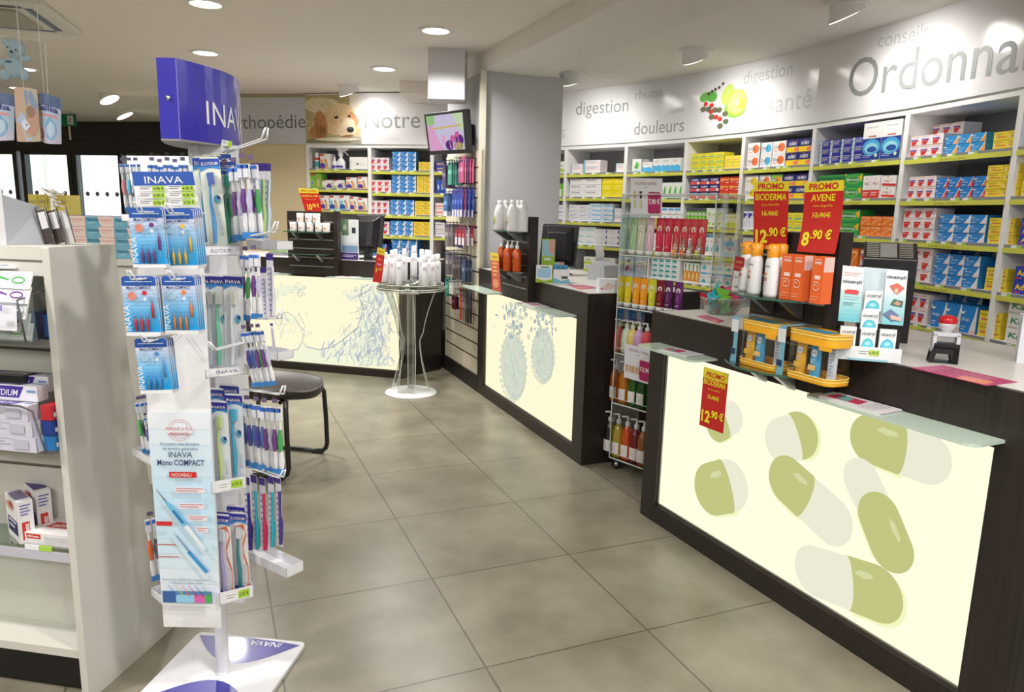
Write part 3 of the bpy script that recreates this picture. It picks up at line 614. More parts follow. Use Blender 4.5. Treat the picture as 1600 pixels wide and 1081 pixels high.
def stack(F, y0, zs, px0, px1, pyt, nc, nr, kind, where, zoff=0., depth=.12, jitter=.0015, yback=0.):
    """a block of equal boxes on a shelf, set out from its sighted left, right and top edges"""
    pym = pyt+4
    # iterate: bottom edge depth y0
    if nr*nc == 1: jitter = 0
    x0, _ = F.at(px0, pym, y0+yback); x1, _ = F.at(px1, pym, y0+yback); _, zt = F.at((px0+px1)/2, pyt, y0+yback)
    zb = zs+zoff
    if zt - zb < .02: zt = zb+.04
    W = (x1-x0)/nc; H = (zt-zb)/nr
    for r in range(nr):
        for c in range(nc):
            me = product_mesh(kind, W, H, depth)
            o = bpy.data.objects.new(NAMES.get(kind, 'medicine_box'), me); COL.objects.link(o)
            o.location = F.w(x0+W*c, y0+yback+random.uniform(0, jitter*2), zb+round(H, 3)*r+.0002); o.rotation_euler = (0, 0, F.yaw)
            lb = KD[kind][2]+', '+layer_words(r, nr)+col_words(c, nc)
            lb = lb.rstrip(' ,')+', '+where
            tag(o, lb, 'box', KD[kind][2]+'es '+where if nr*nc > 1 else None)
# ================================================================ shelving along the walls
def shelf_unit(F, W, zl, label, words, first=False, last=False, depth=.38, base_z=0., dz=0.):
    t = thing('shelving_unit', label, 'shelving', F.o, F.yaw)
    mb = MB(); mb.box(-.019, .019, 0, depth, 0, SH_Z, WHITE)
    mb.build('side_panel', t)
    if last: mb = MB(); mb.box(W-.019, W+.019, 0, depth, 0, SH_Z, WHITE); mb.build('side_panel', t)
    mb = MB(); mb.box(-.02, W+.02, depth, depth+.015, 0, SH_Z, GREYBK); mb.build('back_panel', t)
    mb = MB(); mb.box(-.019, W+.019, .001, depth, SH_Z-.03, SH_Z+.005, WHITE); mb.build('top_panel', t)
    for i, z in enumerate(zl):
        mb = MB(); mb.box(.02, W-.02, .004, depth, z-.012, z+.016, WHITE); mb.box(.02, W-.02, -.002, .006, z-.0, z+.0155, pm('ticket_rail', (134, 136, 142), .35)); sh = mb.build('shelf', t)
        mb = MB(); mb.box(.018, W-.018, -.006, .003, z-.026, z, LIME)
        if words: mb.text(words, .019, pm('strip_ink', (120, 116, 50), .6), lambda a, b: (W*.5+a, -.0068, z-.020+b), 'c', spacing=1.25)
        for k in range(4):
            x = .05+(W-.2)*(k+random.random()*.6)/4; mb.box(x, x+.035, -.0045, -.002, z-.002, z+.013, WHITEP); mb.box(x+.035, x+.062, -.0045, -.002, z-.002, z+.013, pm('price_lime', (170, 214, 80), .5))
        mb.build('price_strip', sh)
    mb = MB(); mb.box(.019, W-.019, .03, depth, 0, .5, WHITE); mb.build('base_cabinet', t)
    return t
WHERE = ['on the {} shelf beside the grey pillar', 'on {} shelf below first word digestion', 'on {} shelf below the word douleurs', 'on {} shelf below the fruit picture',
         'on {} shelf left of Ordonna lettering', 'on {} shelf below letters Ord', 'on {} shelf below letters onna', 'on {} shelf at right edge']
ZL0 = [1.807, 1.579, 1.345, 1.116, .855, .60]; ZL1 = [1.786, 1.546, 1.308, 1.067, .823, .57]
SHN = ['top', 'second', 'third', 'fourth', 'fifth', 'lowest']
SW = ['', 'soins de la peau', 'homéopathie', 'rhume', 'maux de gorge', 'Vitamines / Toniques', 'Douleurs et fièvre', '']
LB = ['white shelving bay partly hidden behind the grey pillar', 'white shelving bay holding long white cream boxes, right of the pillar', 'white shelving bay behind the clear acrylic display trolley', 'white shelving bay under the fruit picture',
      'white shelving bay partly hidden by the two red promotion signs', 'white shelving bay with green vitamin boxes', 'white shelving bay of red-cup, blue and yellow boxes, at right', 'white shelving bay cut off by the right edge']
RF = []; RZ = []
for i in range(8):
    F = Frame(RP[i], to=RP[i+1]); f_ = min(1, max(0, (i-1)/5)); zl = [a+(b-a)*f_ for a, b in zip(ZL0, ZL1)]
    shelf_unit(F, F.len, zl, LB[i], SW[i], last=(i == 7)); RF.append(F); RZ.append(zl)
STOCK = [
 (0, 0, 868, 883, 252, 1, 1, 'pharm'), (0, 1, 866, 883, 287, 2, 1, 'greenbox'), (0, 2, 866, 883, 320, 1, 2, 'purplebox'),
 (1, 0, 892, 910, 256, 1, 1, 'bepanpink'), (1, 0, 912, 938, 250, 1, 2, 'bepanpink'), (1, 0, 962, 976, 255, 1, 1, 'bepanpink'),
 (1, 1, 891, 940, 279, 2, 3, 'biafine'), (1, 1, 941, 975, 278, 2, 3, 'yellowbox'), (1, 2, 889, 921, 320, 2, 4, 'whitepurple'), (1, 2, 921, 958, 318, 2, 4, 'lightblue'), (1, 2, 959, 974, 325, 1, 2, 'bepanpink'),
 (1, 3, 898, 931, 354, 2, 3, 'whiteteal'), (1, 3, 931, 968, 358, 2, 3, 'whitenavy'), (1, 4, 912, 961, 402, 3, 2, 'ygflat'),
 (2, 0, 988, 1002, 248, 1, 1, 'leaf'), (2, 0, 1004, 1019, 253, 1, 1, 'sky'), (2, 0, 1020, 1064, 247, 3, 1, 'sky'), (2, 1, 985, 1034, 288, 4, 1, 'whiteteal'), (2, 1, 1035, 1068, 285, 4, 1, 'leaf'),
 (2, 2, 984, 1030, 326, 4, 1, 'thingreen'), (2, 2, 1034, 1064, 324, 3, 1, 'whiteblue'), (2, 3, 984, 1062, 364, 5, 2, 'whitenavy'), (2, 4, 976, 990, 398, 1, 1, 'hand'), (2, 4, 991, 1014, 401, 1, 1, 'bepanpink'), (2, 4, 1018, 1059, 405, 4, 4, 'teal'),
 (3, 0, 1080, 1131, 239, 4, 3, 'yelgreen'), (3, 0, 1132, 1158, 243, 2, 2, 'yelpink'), (3, 1, 1079, 1124, 277, 3, 3, 'humexr'), (3, 1, 1125, 1155, 276, 2, 3, 'biactol'),
 (3, 2, 1073, 1103, 325, 5, 1, 'greentall'), (3, 2, 1104, 1129, 325, 3, 2, 'whitegreen'), (3, 2, 1133, 1151, 335, 4, 1, 'thingreen'), (3, 3, 1074, 1101, 366, 3, 1, 'bluepink'), (3, 3, 1102, 1127, 365, 3, 1, 'whiteblue'), (3, 3, 1132, 1150, 368, 1, 2, 'bluepink'),
 (3, 4, 1068, 1093, 411, 4, 1, 'orangefront'), (3, 4, 1095, 1146, 405, 4, 2, 'whiteblue'),
 (4, 0, 1169, 1188, 223, 1, 2, 'drill_o'), (4, 0, 1190, 1207, 222, 1, 2, 'drill_b'), (4, 0, 1208, 1229, 220, 1, 2, 'drill_o'), (4, 0, 1230, 1268, 217, 2, 2, 'humex'),
 (4, 1, 1165, 1185, 274, 1, 2, 'drill_y'), (4, 1, 1187, 1204, 273, 1, 2, 'drill_o'), (4, 1, 1205, 1222, 272, 1, 2, 'drill_g'), (4, 1, 1223, 1263, 271, 2, 2, 'humex'), (4, 2, 1160, 1184, 330, 3, 1, 'purpletall'), (4, 2, 1225, 1255, 332, 2, 2, 'yelgreen'), (4, 3, 1161, 1181, 371, 1, 1, 'bluepink'),
 (5, 0, 1282, 1350, 217, 4, 3, 'navytall'), (5, 0, 1351, 1411, 189, 2, 1, 'bigblue'), (5, 1, 1279, 1319, 273, 2, 2, 'greendark'), (5, 1, 1320, 1348, 271, 1, 2, 'green'), (5, 1, 1349, 1376, 274, 2, 1, 'mag'), (5, 1, 1377, 1401, 274, 1, 2, 'magwide'),
 (5, 2, 1280, 1306, 328, 1, 2, 'greendark'), (5, 2, 1308, 1344, 327, 1, 2, 'green'), (5, 2, 1345, 1396, 338, 3, 2, 'orange'), (5, 3, 1330, 1341, 388, 1, 1, 'orange'), (5, 3, 1345, 1392, 392, 3, 2, 'redcup'),
 (6, 0, 1424, 1474, 211, 3, 2, 'redcup'), (6, 0, 1478, 1541, 209, 3, 2, 'blueorange'), (6, 0, 1553, 1597, 204, 2, 2, 'yellow'),
 (6, 1, 1421, 1463, 275, 3, 2, 'redcup'), (6, 1, 1464, 1543, 276, 4, 2, 'bluered'), (6, 1, 1544, 1594, 257, 2, 4, 'yellow'),
 (6, 2, 1413, 1463, 325, 3, 3, 'red2'), (6, 2, 1470, 1543, 335, 3, 3, 'bluewhite'), (6, 2, 1546, 1586, 340, 2, 3, 'yellow'),
 (6, 3, 1411, 1458, 387, 3, 3, 'red2'), (6, 3, 1462, 1533, 398, 3, 3, 'bluewhite'), (6, 3, 1541, 1575, 419, 2, 2, 'yellow'),
 (6, 4, 1410, 1452, 458, 3, 2, 'redcup'), (6, 4, 1457, 1529, 474, 3, 1, 'bluewhite'), (6, 4, 1530, 1566, 487, 2, 2, 'yellow'), (6, 5, 1440, 1535, 522, 4, 1, 'bluewhite'),
 (7, 1, 1597, 1650, 280, 2, 3, 'yellow'), (7, 2, 1596, 1660, 340, 2, 3, 'advil'), (7, 3, 1586, 1650, 418, 2, 2, 'advil'), (7, 4, 1577, 1640, 470, 1, 3, 'kamol'), (7, 0, 1605, 1680, 210, 3, 2, 'bluewhite'),
]
for b, s, x0, x1, yt, nc, nr, kd in STOCK:
    stack(RF[b], .015, RZ[b][s]+.016, x0, x1, yt, nc, nr, kd, WHERE[b].format(SHN[s]))
# deeper stacks that stick up behind the front ones
stack(RF[6], .15, RZ[6][0]+.016, 1458, 1506, 193, 3, 3, 'redcup', 'tall back stack, top shelf, below onna')
stack(RF[6], .15, RZ[6][3]+.016, 1478, 1560, 387, 3, 4, 'bluewhite', 'back stack, fourth shelf, below onna')
stack(RF[6], .15, RZ[6][4]+.016, 1468, 1538, 448, 3, 2, 'bluewhite', 'back stack, fifth shelf, below onna')
# back wall
BF = []; BZ = []
BW = ['on {} shelf below the puppy picture', 'on {} shelf below the word Notre', 'on {} shelf behind the slatted wall']
ZB = [[1.818, 1.617, 1.395, 1.148, .9], [1.811, 1.589, 1.362, 1.148, .9], [1.811, 1.589, 1.362, 1.148, .9]]
LBB = ['white shelving bay of pet-care products under the puppy picture', 'white shelving bay of blue, white and yellow boxes under Notre', 'white shelving bay mostly hidden by the slatted accessory wall']
for i in range(3):
    F = Frame(BQ[i], to=BQ[i+1]); shelf_unit(F, F.len, ZB[i], LBB[i], ['hygiène et soins', 'Douleurs et fièvre', ''][i], last=(i == 2)); BF.append(F)
BSTOCK = [(0, 0, 500, 515, 240, 1, 1, 'dog'), (0, 0, 546, 574, 245, 1, 1, 'whitebig'), (0, 1, 484, 502, 271, 1, 1, 'doggreen'), (0, 1, 503, 520, 281, 1, 1, 'dogwide'), (0, 1, 521, 537, 281, 1, 1, 'dogwide'), (0, 1, 541, 557, 277, 1, 1, 'dog'), (0, 1, 559, 574, 276, 1, 1, 'dog'),
 (0, 2, 484, 500, 305, 1, 1, 'dog'), (0, 2, 501, 514, 305, 1, 1, 'dog'), (0, 2, 515, 530, 305, 1, 1, 'dogblue'), (0, 2, 531, 546, 305, 1, 1, 'dogblue'), (0, 2, 547, 559, 307, 1, 1, 'dog'), (0, 2, 560, 574, 309, 1, 1, 'dog'), (0, 3, 562, 574, 342, 1, 1, 'doggreen'),
 (1, 0, 579, 608, 246, 3, 2, 'redcup'), (1, 0, 613, 650, 237, 3, 4, 'bluewhite'), (1, 0, 654, 673, 253, 2, 2, 'yellow'), (1, 1, 579, 611, 281, 3, 2, 'red2'), (1, 1, 612, 650, 273, 3, 4, 'bluewhite'), (1, 1, 651, 673, 274, 2, 4, 'yellow'),
 (1, 2, 579, 608, 313, 3, 2, 'redcup'), (1, 2, 610, 647, 312, 3, 3, 'bluewhite'), (1, 2, 648, 672, 314, 2, 3, 'yellow'), (1, 3, 579, 608, 346, 3, 2, 'redcup'), (1, 3, 610, 645, 345, 3, 3, 'bluewhite'), (1, 3, 646, 673, 347, 2, 3, 'yellow'),
 (1, 4, 578, 604, 381, 2, 2, 'bluered'), (1, 4, 612, 652, 373, 3, 2, 'bluewhite'),
 (2, 0, 681, 694, 252, 1, 2, 'advil'), (2, 1, 682, 700, 281, 3, 1, 'blueh'), (2, 2, 680, 695, 317, 1, 2, 'pinkwhite'), (2, 3, 680, 695, 347, 1, 3, 'greywhite'), (2, 4, 702, 711, 378, 1, 1, 'orange')]
for b, s, x0, x1, yt, nc, nr, kd in BSTOCK:
    stack(BF[b], .015, ZB[b][s]+.016, x0, x1, yt, nc, nr, kd, BW[b].format(SHN[s]))
# bottles among the pet-care boxes
def bf_place(b, px, s, y=.05): x, _ = BF[b].at(px, 262, y); return BF[b].w(x, y, ZB[b][s]+.0165)
t = thing('shampoo_tube', 'narrow white tube, leftmost on the top shelf under the puppy', 'tube', bf_place(0, 485.5, 0), BF[0].yaw)
MB().lathe([(0, 0), (.017, 0), (.019, .05), (.018, .15), (.012, .165), (0, .168)], WHITEP).build('tube_body', t); MB().box(-.012, .012, -.0205, -.018, .06, .13, INK).build('tube_label', t)
t = thing('spray_can', 'white and teal pet spray can on the top shelf under puppy', 'spray can', bf_place(0, 495.5, 0), BF[0].yaw)
MB().lathe([(0, 0), (.026, 0), (.026, .125), (.02, .135)], WHITEP).lathe([(.0262, .02), (.0262, .075)], col(70, 160, 170)).lathe([(.0262, .09), (.0262, .115)], col(*RED)).build('can', t)
MB().lathe([(.022, .133), (.022, .155), (.014, .168), (0, .169)], WHITEP).build('cap', t)
t = thing('spray_bottle', 'white trigger spray bottle on the shelf under the puppy', 'spray bottle', bf_place(0, 533, 0, .06), BF[0].yaw)
MB().lathe([(0, 0), (.045, 0), (.05, .01), (.05, .07), (.03, .1), (.014, .115), (.014, .13)], WHITEP, sy=.7).box(-.04, .04, -.0375, -.034, .015, .035, col(84, 64, 160)).build('bottle', t)
MB().prism([(-.02, .13), (.02, .13), (.022, .175), (.07, .19), (.10, .205), (.06, .225), (-.035, .215), (-.045, .195), (-.02, .185)], -.014, .014, WHITEP, 'y').build('spray_head', t)
MB().tube([(.03, 0, .185), (.065, 0, .16), (.085, 0, .14)], .006, WHITEP).build('trigger', t)
t = thing('pump_bottle', 'small white pointed bottle beside the trigger spray bottle', 'bottle', bf_place(0, 523, 0, .04), BF[0].yaw)
MB().lathe([(0, 0), (.026, 0), (.026, .07), (.012, .085)], WHITEP).box(-.02, .02, -.0275, -.024, .01, .035, col(84, 64, 160)).build('bottle', t); MB().lathe([(.013, .083), (.012, .1), (.004, .13), (0, .135)], WHITEP).build('nozzle', t)
# ================================================================ the three back-lit counters
PANW = emis('panel_glow', (255, 252, 224), PANEL); PANW2 = emis('panel_glow_warm', (255, 248, 212), PANEL)
TOPM = pm('worktop_white', (224, 220, 216), .3, noise=(60, .03)); PEDGE = pm('panel_edge_metal', (120, 116, 108), .35, metal=.6)
def counter(F, L, pan, label, depth=.75, top=.99, pz=(.085, .825), poly=None, pm_=None, art=None, x0=0.):
    t = thing('counter', label, 'counter', F.o, F.yaw)
    p0, p1 = pan; mb = MB()
    body = poly or [(x0, .03), (L, .03), (L, depth), (x0, depth)]
    mb.prism(body, 0, top-.012, WOOD)
    if p0 > x0: mb.box(x0, p0, 0, .03, 0, top-.012, WOOD)
    mb.box(p1, L, 0, .03, 0, top-.012, WOOD); mb.box(p0, p1, 0, .03, 0, pz[0], WOOD); mb.box(p0, p1, 0, .03, pz[1], top-.012, WOOD)
    mb.build('body', t, .002)
    mb = MB(); tp = [(p[0], p[1] if p[1] > .04 else 0) for p in body]; mb.prism(tp, top-.012, top-.001, WOOD); mb.build('top_edge', t)
    mb = MB(); cx = sum(p[0] for p in tp)/len(tp); cy = sum(p[1] for p in tp)/len(tp)
    mb.prism([(p[0]+(.02 if p[0] < cx else -.02), p[1]+(.02 if p[1] < cy else -.02)) for p in tp], top-.006, top+.001, TOPM); mb.build('worktop', t)
    mb = MB(); mb.box(p0, p1, .022, .0305, pz[0], pz[1], PANW, front=pm_ or PANW); mb.box(p0, p1, .014, .03, pz[0], pz[0]+.008, PEDGE); mb.box(p0, p0+.005, .014, .03, pz[0], pz[1], PEDGE)
    if art: art(mb)
    mb.build('light_panel', t)
    return t
def ledge(F, t, x0, x1, z=.845, d=.13):
    mb = MB(); r = .03; pts = [(x0, .0), (x0, -d+r)]+[(x0+r-r*math.cos(a), -d+r-r*math.sin(a)) for a in (.5, 1.0)]+[(x0+r, -d), (x1-r, -d)]+[(x1-r+r*math.sin(a), -d+r-r*math.cos(a)) for a in (.5, 1.0)]+[(x1, -d+r), (x1, .0)]
    mb.prism(pts, z, z+.009, pm('frosted_glass', (196, 214, 200), .15, spec=.7), 'z'); return mb.build('glass_ledge', t)
# --- prints
def capsules(mb):
    G = [emis('capsule_green', (206, 210, 138), .86*PANEL), emis('capsule_green_light', (220, 226, 168), .9*PANEL)]
    GH = emis('capsule_green_hi', (222, 226, 170), .9*PANEL); Wt = emis('capsule_white', (246, 245, 222), .89*PANEL)
    GS = emis('capsule_shadow', (244, 248, 192), .97*PANEL)
    def cap(ax, ay, bx, by, rpx, split, green_first, lift):
        (x0, z0), (x1, z1) = F3.at(ax, ay, .022), F3.at(bx, by, .022)
        _, za = F3.at((ax+bx)/2, (ay+by)/2-20, .022); _, zb = F3.at((ax+bx)/2, (ay+by)/2+20, .022); r = rpx*(za-zb)/40
        dx, dz = x1-x0, z1-z0; l = math.hypot(dx, dz); ux, uz = dx/l, dz/l; vx, vz = -uz, ux
        f = lambda a, b, k: (x0+ux*a+vx*b, .0215-lift-.0003*k, z0+uz*a+vz*b)
        def half(a0, a1, cap0, cap1, rr=r, bulge=.25):
            pts = []
            if cap0: pts += [(a0-rr*math.sin(t)*.95, -rr*math.cos(t)) for t in [math.pi*i/14 for i in range(15)]][::-1] if False else [(a0-rr*math.sin(math.pi*i/14), rr*math.cos(math.pi*i/14)) for i in range(15)]
            else: pts += [(a0+rr*bulge*math.sin(math.pi*i/10), rr*math.cos(math.pi*i/10)) for i in range(11)]
            if cap1: pts += [(a1+rr*math.sin(math.pi*i/14), -rr*math.cos(math.pi*i/14)) for i in range(15)]
            else: pts += [(a1+rr*bulge*math.sin(math.pi*i/10), -rr*math.cos(math.pi*i/10)) for i in range(11)]
            return pts
        sp = l*split
        sh = [(p[0]+r*.12, p[1]-r*.1) for p in half((0 if green_first else sp), (sp if green_first else l), green_first, not green_first)]
        mb.poly([f(p[0], p[1], -1) for p in sh], GS)
        w_ = half(sp, l, False, True, r*.97) if green_first else half(0, sp, True, False, r*.97)
        g_ = half(0, sp, True, split >= 1) if green_first else half(sp, l, False, True)
        if split > .95 and not green_first: mb.poly([f(p[0], p[1], 0) for p in half(0, l, True, True)], Wt); return
        mb.poly([f(p[0], p[1], 0) for p in w_], Wt); mb.poly([f(p[0], p[1], 1) for p in g_], G[0])
        a0, a1 = (0, sp) if green_first else (sp+r*.2, l); mb.poly([f(a0+(a1-a0)*u, r*v, 2) for u, v in ((.1, .45), (.35, .62), (.8, .6), (.9, .45), (.5, .35))], GH)
    cap(1122, 664, 1142, 652, 27, .5, True, .001)
    cap(1222, 688, 1249, 680, 37, .75, False, .002)
    cap(1362, 686, 1448, 716, 41, .55, True, .001)
    cap(1112, 764, 1140, 758, 41, .85, True, .001)
    cap(1346, 748, 1362, 782, 33, .98, False, .0025)
    cap(1374, 806, 1394, 856, 38, 1.0, True, .003)
    cap(1232, 750, 1300, 812, 40, .42, True, .005)
    cap(1275, 892, 1372, 926, 43, .55, False, .006)
t3 = counter(F3, 1.70, (.107, 1.575), 'nearest counter, dark wood with a back-lit panel of green and white capsules', art=capsules)
ledge(F3, t3, F3.at(1008, 535, -.1)[0]-.03, .46); ledge(F3, t3, 1.03, 1.60)
def tablets(mb):
    rg = random.Random(4); A = emis('bubble_line', (150, 172, 184), .7*PANEL); B = emis('bubble_fill', (226, 234, 214), .86*PANEL); C = emis('bubble_mid', (188, 204, 206), .8*PANEL)
    def P(px, py): return F2.at(px, py, .022)
    def ov(px, py, rx, ry, fill=None, line=None, k=0, lw=.003):
        x, z = P(px, py); x2, _ = P(px+8, py); _, z2 = P(px, py-8); a, b = rx*abs(x2-x)/8, ry*abs(z2-z)/8
        pts = [(x+a*math.cos(2*math.pi*i/22), z+b*math.sin(2*math.pi*i/22)) for i in range(22)]
        f = lambda u, v: (u, .0213-.0004*k, v)
        if fill: mb.poly([f(*p) for p in pts], fill)
        if line: mb.ribbon(pts, lw, line, lambda u, v: f(u, v), closed=True)
        return x, z, a, b
    for cx, cy, rx, ry in ((802, 573, 20, 51), (848.5, 557, 17, 39)):
        ov(cx, cy, rx, ry, B, A, 1, .004); ov(cx+2, cy, rx*.8, ry*.9, None, C, 2, .003)
        (x, z), (x2, z2) = P(cx-rx*.35, cy-ry*.75), P(cx+rx*.3, cy+ry*.75)
        if cx > 820: (x, z), (x2, z2) = P(cx+rx*.5, cy-ry*.8), P(cx-rx*.6, cy+ry*.6)
        mb.ribbon([(x, z), ((x+x2)/2+.006, (z+z2)/2), (x2, z2)], .006, C, lambda u, v: (u, .0196, v))
        for i in range(46):
            a = rg.random()*6.28; q = rg.random()**.5; ov(cx+math.cos(a)*rx*q*.92, cy+math.sin(a)*ry*q*.92, rg.uniform(1, 2.4), rg.uniform(1.6, 4), None, C, 3, .002)
        for i in range(30):
            a = 6.28*i/30; ov(cx+math.cos(a)*rx*1.03, cy+math.sin(a)*ry*1.03, rg.uniform(1, 2.2), rg.uniform(1.5, 4), B, A, 3, .002)
        for i in range(70):
            q = rg.random(); y = cy-ry*.9-q*(cy-ry-470)*1.0; ov(cx+rg.gauss(0, rx*.5), max(468, y), rg.uniform(.6, 2.8), rg.uniform(1, 4.6), C if rg.random() < .6 else B, A, 3, .0016)
t2 = counter(F2, 1.81, (.135, 1.685), 'middle counter, dark wood with a back-lit panel of two fizzing tablets', pz=(.085, .835), pm_=PANW2, art=tablets)
ledge(F2, t2, -.05, .53); ledge(F2, t2, 1.06, 1.68)
def water(mb):
    rg = random.Random(9); A = emis('water_line', (182, 190, 206), .76*PANEL); B = emis('water_tint', (246, 248, 220), .96*PANEL); C = emis('water_mid', (214, 222, 222), .86*PANEL)
    def P(px, py): return F1.at(px, py, .022)
    f1 = lambda u, v: (u, .0210, v); f2 = lambda u, v: (u, .0205, v)
    def line(pts, wd, m, jit=0.): mb.ribbon([tuple(Vector(P(x+rg.gauss(0, jit), y+rg.gauss(0, jit)))) for x, y in pts], wd, m, f2)
    D = emis('water_deep', (192, 204, 216), .82*PANEL)
    for i in range(120):
        cx, cy = (rg.gauss(588, 11), rg.uniform(448, 568)) if i < 90 else (rg.uniform(500, 575), rg.gauss(548, 9))
        a = 1.75+rg.gauss(0, .35); l = rg.uniform(3, 11); w_ = rg.uniform(.6, 2.2); pts = []
        for t_ in [6.28*k/8 for k in range(8)]: u = l*math.cos(t_); v = w_*math.sin(t_)*(1+.4*math.cos(t_)); x = cx+u*math.cos(a)-v*math.sin(a); y = cy+u*math.sin(a)+v*math.cos(a); pts.append(P(min(618, max(428, x)), min(570, max(442, y))))
        mb.poly([(p[0], .0208, p[1]) for p in pts], C if rg.random() < .6 else (D if rg.random() < .5 else B))
    # body of the splash
    for i, pl in enumerate(([(425, 561), (445, 549), (465, 544), (472, 536), (480, 541), (500, 547), (520, 541), (538, 530), (560, 512), (578, 505), (590, 530), (610, 570), (588, 573), (425, 563)],
               [(560, 512), (566, 480), (562, 465), (566, 445), (590, 440), (612, 450), (617, 468), (606, 490), (604, 520), (596, 545), (588, 572), (570, 540)],
               [(425, 452), (440, 446), (470, 444), (478, 456), (450, 458), (430, 472)], [(541, 466), (548, 452), (562, 452), (560, 470), (545, 472)], [(425, 492), (446, 488), (458, 496), (470, 511), (455, 502), (425, 496)])):
        mb.poly([(P(x, y)[0], .0214-.0002*(i % 2), P(x, y)[1]) for x, y in pl], B)
    line([(425, 561), (445, 550), (465, 545), (472, 533), (480, 541), (500, 547), (520, 541), (534, 532), (545, 523), (558, 512)], .008, A, .4)
    line([(558, 512), (564, 495), (566, 480), (562, 465), (566, 450), (575, 444)], .007, A, .8)
    line([(472, 533), (476, 518), (469, 508), (460, 496), (447, 488), (430, 492)], .006, A, 1.)
    for i in range(260):
        if i < 190: cx = rg.uniform(560, 614); cy = rg.uniform(446, 570)
        elif i < 220: cx = rg.uniform(430, 480); cy = rg.choice([452, 492, 505])+rg.gauss(0, 6)
        else: cx = rg.uniform(530, 590); cy = rg.uniform(505, 560)
        n = rg.randint(3, 7); a = rg.gauss(1.75, .5); x, y = cx, cy; pts = []
        for k in range(n): pts.append((x, y)); a += rg.gauss(0, .5); x += math.cos(a)*3.2; y += math.sin(a)*3.6
        pts = [(min(618, max(427, p[0])), min(571, max(441, p[1]))) for p in pts]
        line(pts, rg.uniform(.002, .006), A if rg.random() < .5 else C)
    for i in range(26):
        cx, cy = rg.choice([(548, 462), (600, 540), (612, 480), (487, 516), (470, 450), (440, 490)]); cx += rg.gauss(0, 9); cy += rg.gauss(0, 7)
        r = rg.uniform(1.2, 4); pts = [P(min(618, max(428, cx+r*math.cos(a))), min(570, max(442, cy+r*.8*math.sin(a)))) for a in [6.28*k/12 for k in range(12)]]
        mb.ribbon(pts, .003, A, f2, closed=True)
e = F1.loc((-.649, 6.434)); bx = 1.256
t1 = counter(F1, 1.256, (-.72, 1.235), 'far counter, dark wood with a back-lit panel of splashing water', poly=[(-.9, .03), (bx, .03), (e[0], e[1]), (e[0]-.03, .72), (-.9, .72)], pz=(.06, .835), pm_=PANW2, art=water, x0=-.9)
ledge(F1, t1, -.25, .24); ledge(F1, t1, .62, 1.15)
# ---------------------------------------------------------------- slatted display boards on the counters
def board(F, x0, x1, z0, z1, label, shelves, post=True, nsl=None):
    t = thing('display_board', label, 'display rack', F.w(0, 0, 0), F.yaw)
    mb = MB(); mb.box(x0, x1, -.035, -.004, z0, z1, WOOD)
    mb.build('slatted_panel', t, .002)
    mb = MB(); z = z0+.07
    while z < z1-.05: mb.box(x0+.01, x1-.01, -.0385, -.035, z, z+.009, STEEL); z += .075
    mb.build('slat_rail', t)
    if post: MB().box(x1, x1+.035, -.05, .01, z0, z1+.008, WOOD).build('side_post', t, .002)
    for (sz, d) in shelves:
        mb = MB(); n = 12; w = (x1-x0-.02); pts = [(x0+.01, -.04)]+[(x0+.01+w*i/n, -.04-d*(.62+.38*math.sin(math.pi*i/n))) for i in range(n+1)]+[(x1-.01, -.04)]
        mb.prism(pts, sz-.007, sz, GLASSG); mb.add([(p[0], p[1]-.0004, sz-.007) for p in pts[1:-1]]+[(p[0], p[1]-.0004, sz) for p in pts[1:-1]], [(i, i+1, n+2+i, n+1+i) for i in range(n)], pm('glass_edge_green', (60, 100, 84), .2)); s = mb.build('glass_shelf', t)
        for bx_ in (x0+.10, x1-.12):
            b = MB(); b.prism([(-.038, sz-.008), (-.038, sz-.075), (-.055, sz-.07), (-.14, sz-.012), (-.14, sz-.008)], bx_, bx_+.022, STEEL, 'x'); b.build('bracket', s)
    return t
B3X = (.655, 1.01); B2X = (.60, 1.055); B1X = (.222, .668)
SA3 = 1.158; SB3 = .905; SA2 = 1.303; SB2 = 1.045; SA1 = 1.222; SB1 = 1.04
board(F3, B3X[0], B3X[1], .842, 1.375, 'dark slatted display board on the nearest counter, holding sun-care products', [(SA3, .17), (SB3, .17)])
board(F2, B2X[0], B2X[1], .86, 1.39, 'dark slatted display board on the middle counter, holding liquid bottles', [(SA2, .13), (SB2, .13)])
board(F1, B1X[0], B1X[1], .855, 1.39, 'dark slatted display board on the far counter, holding pill tubs', [(SA1, .13), (SB1, .13)])
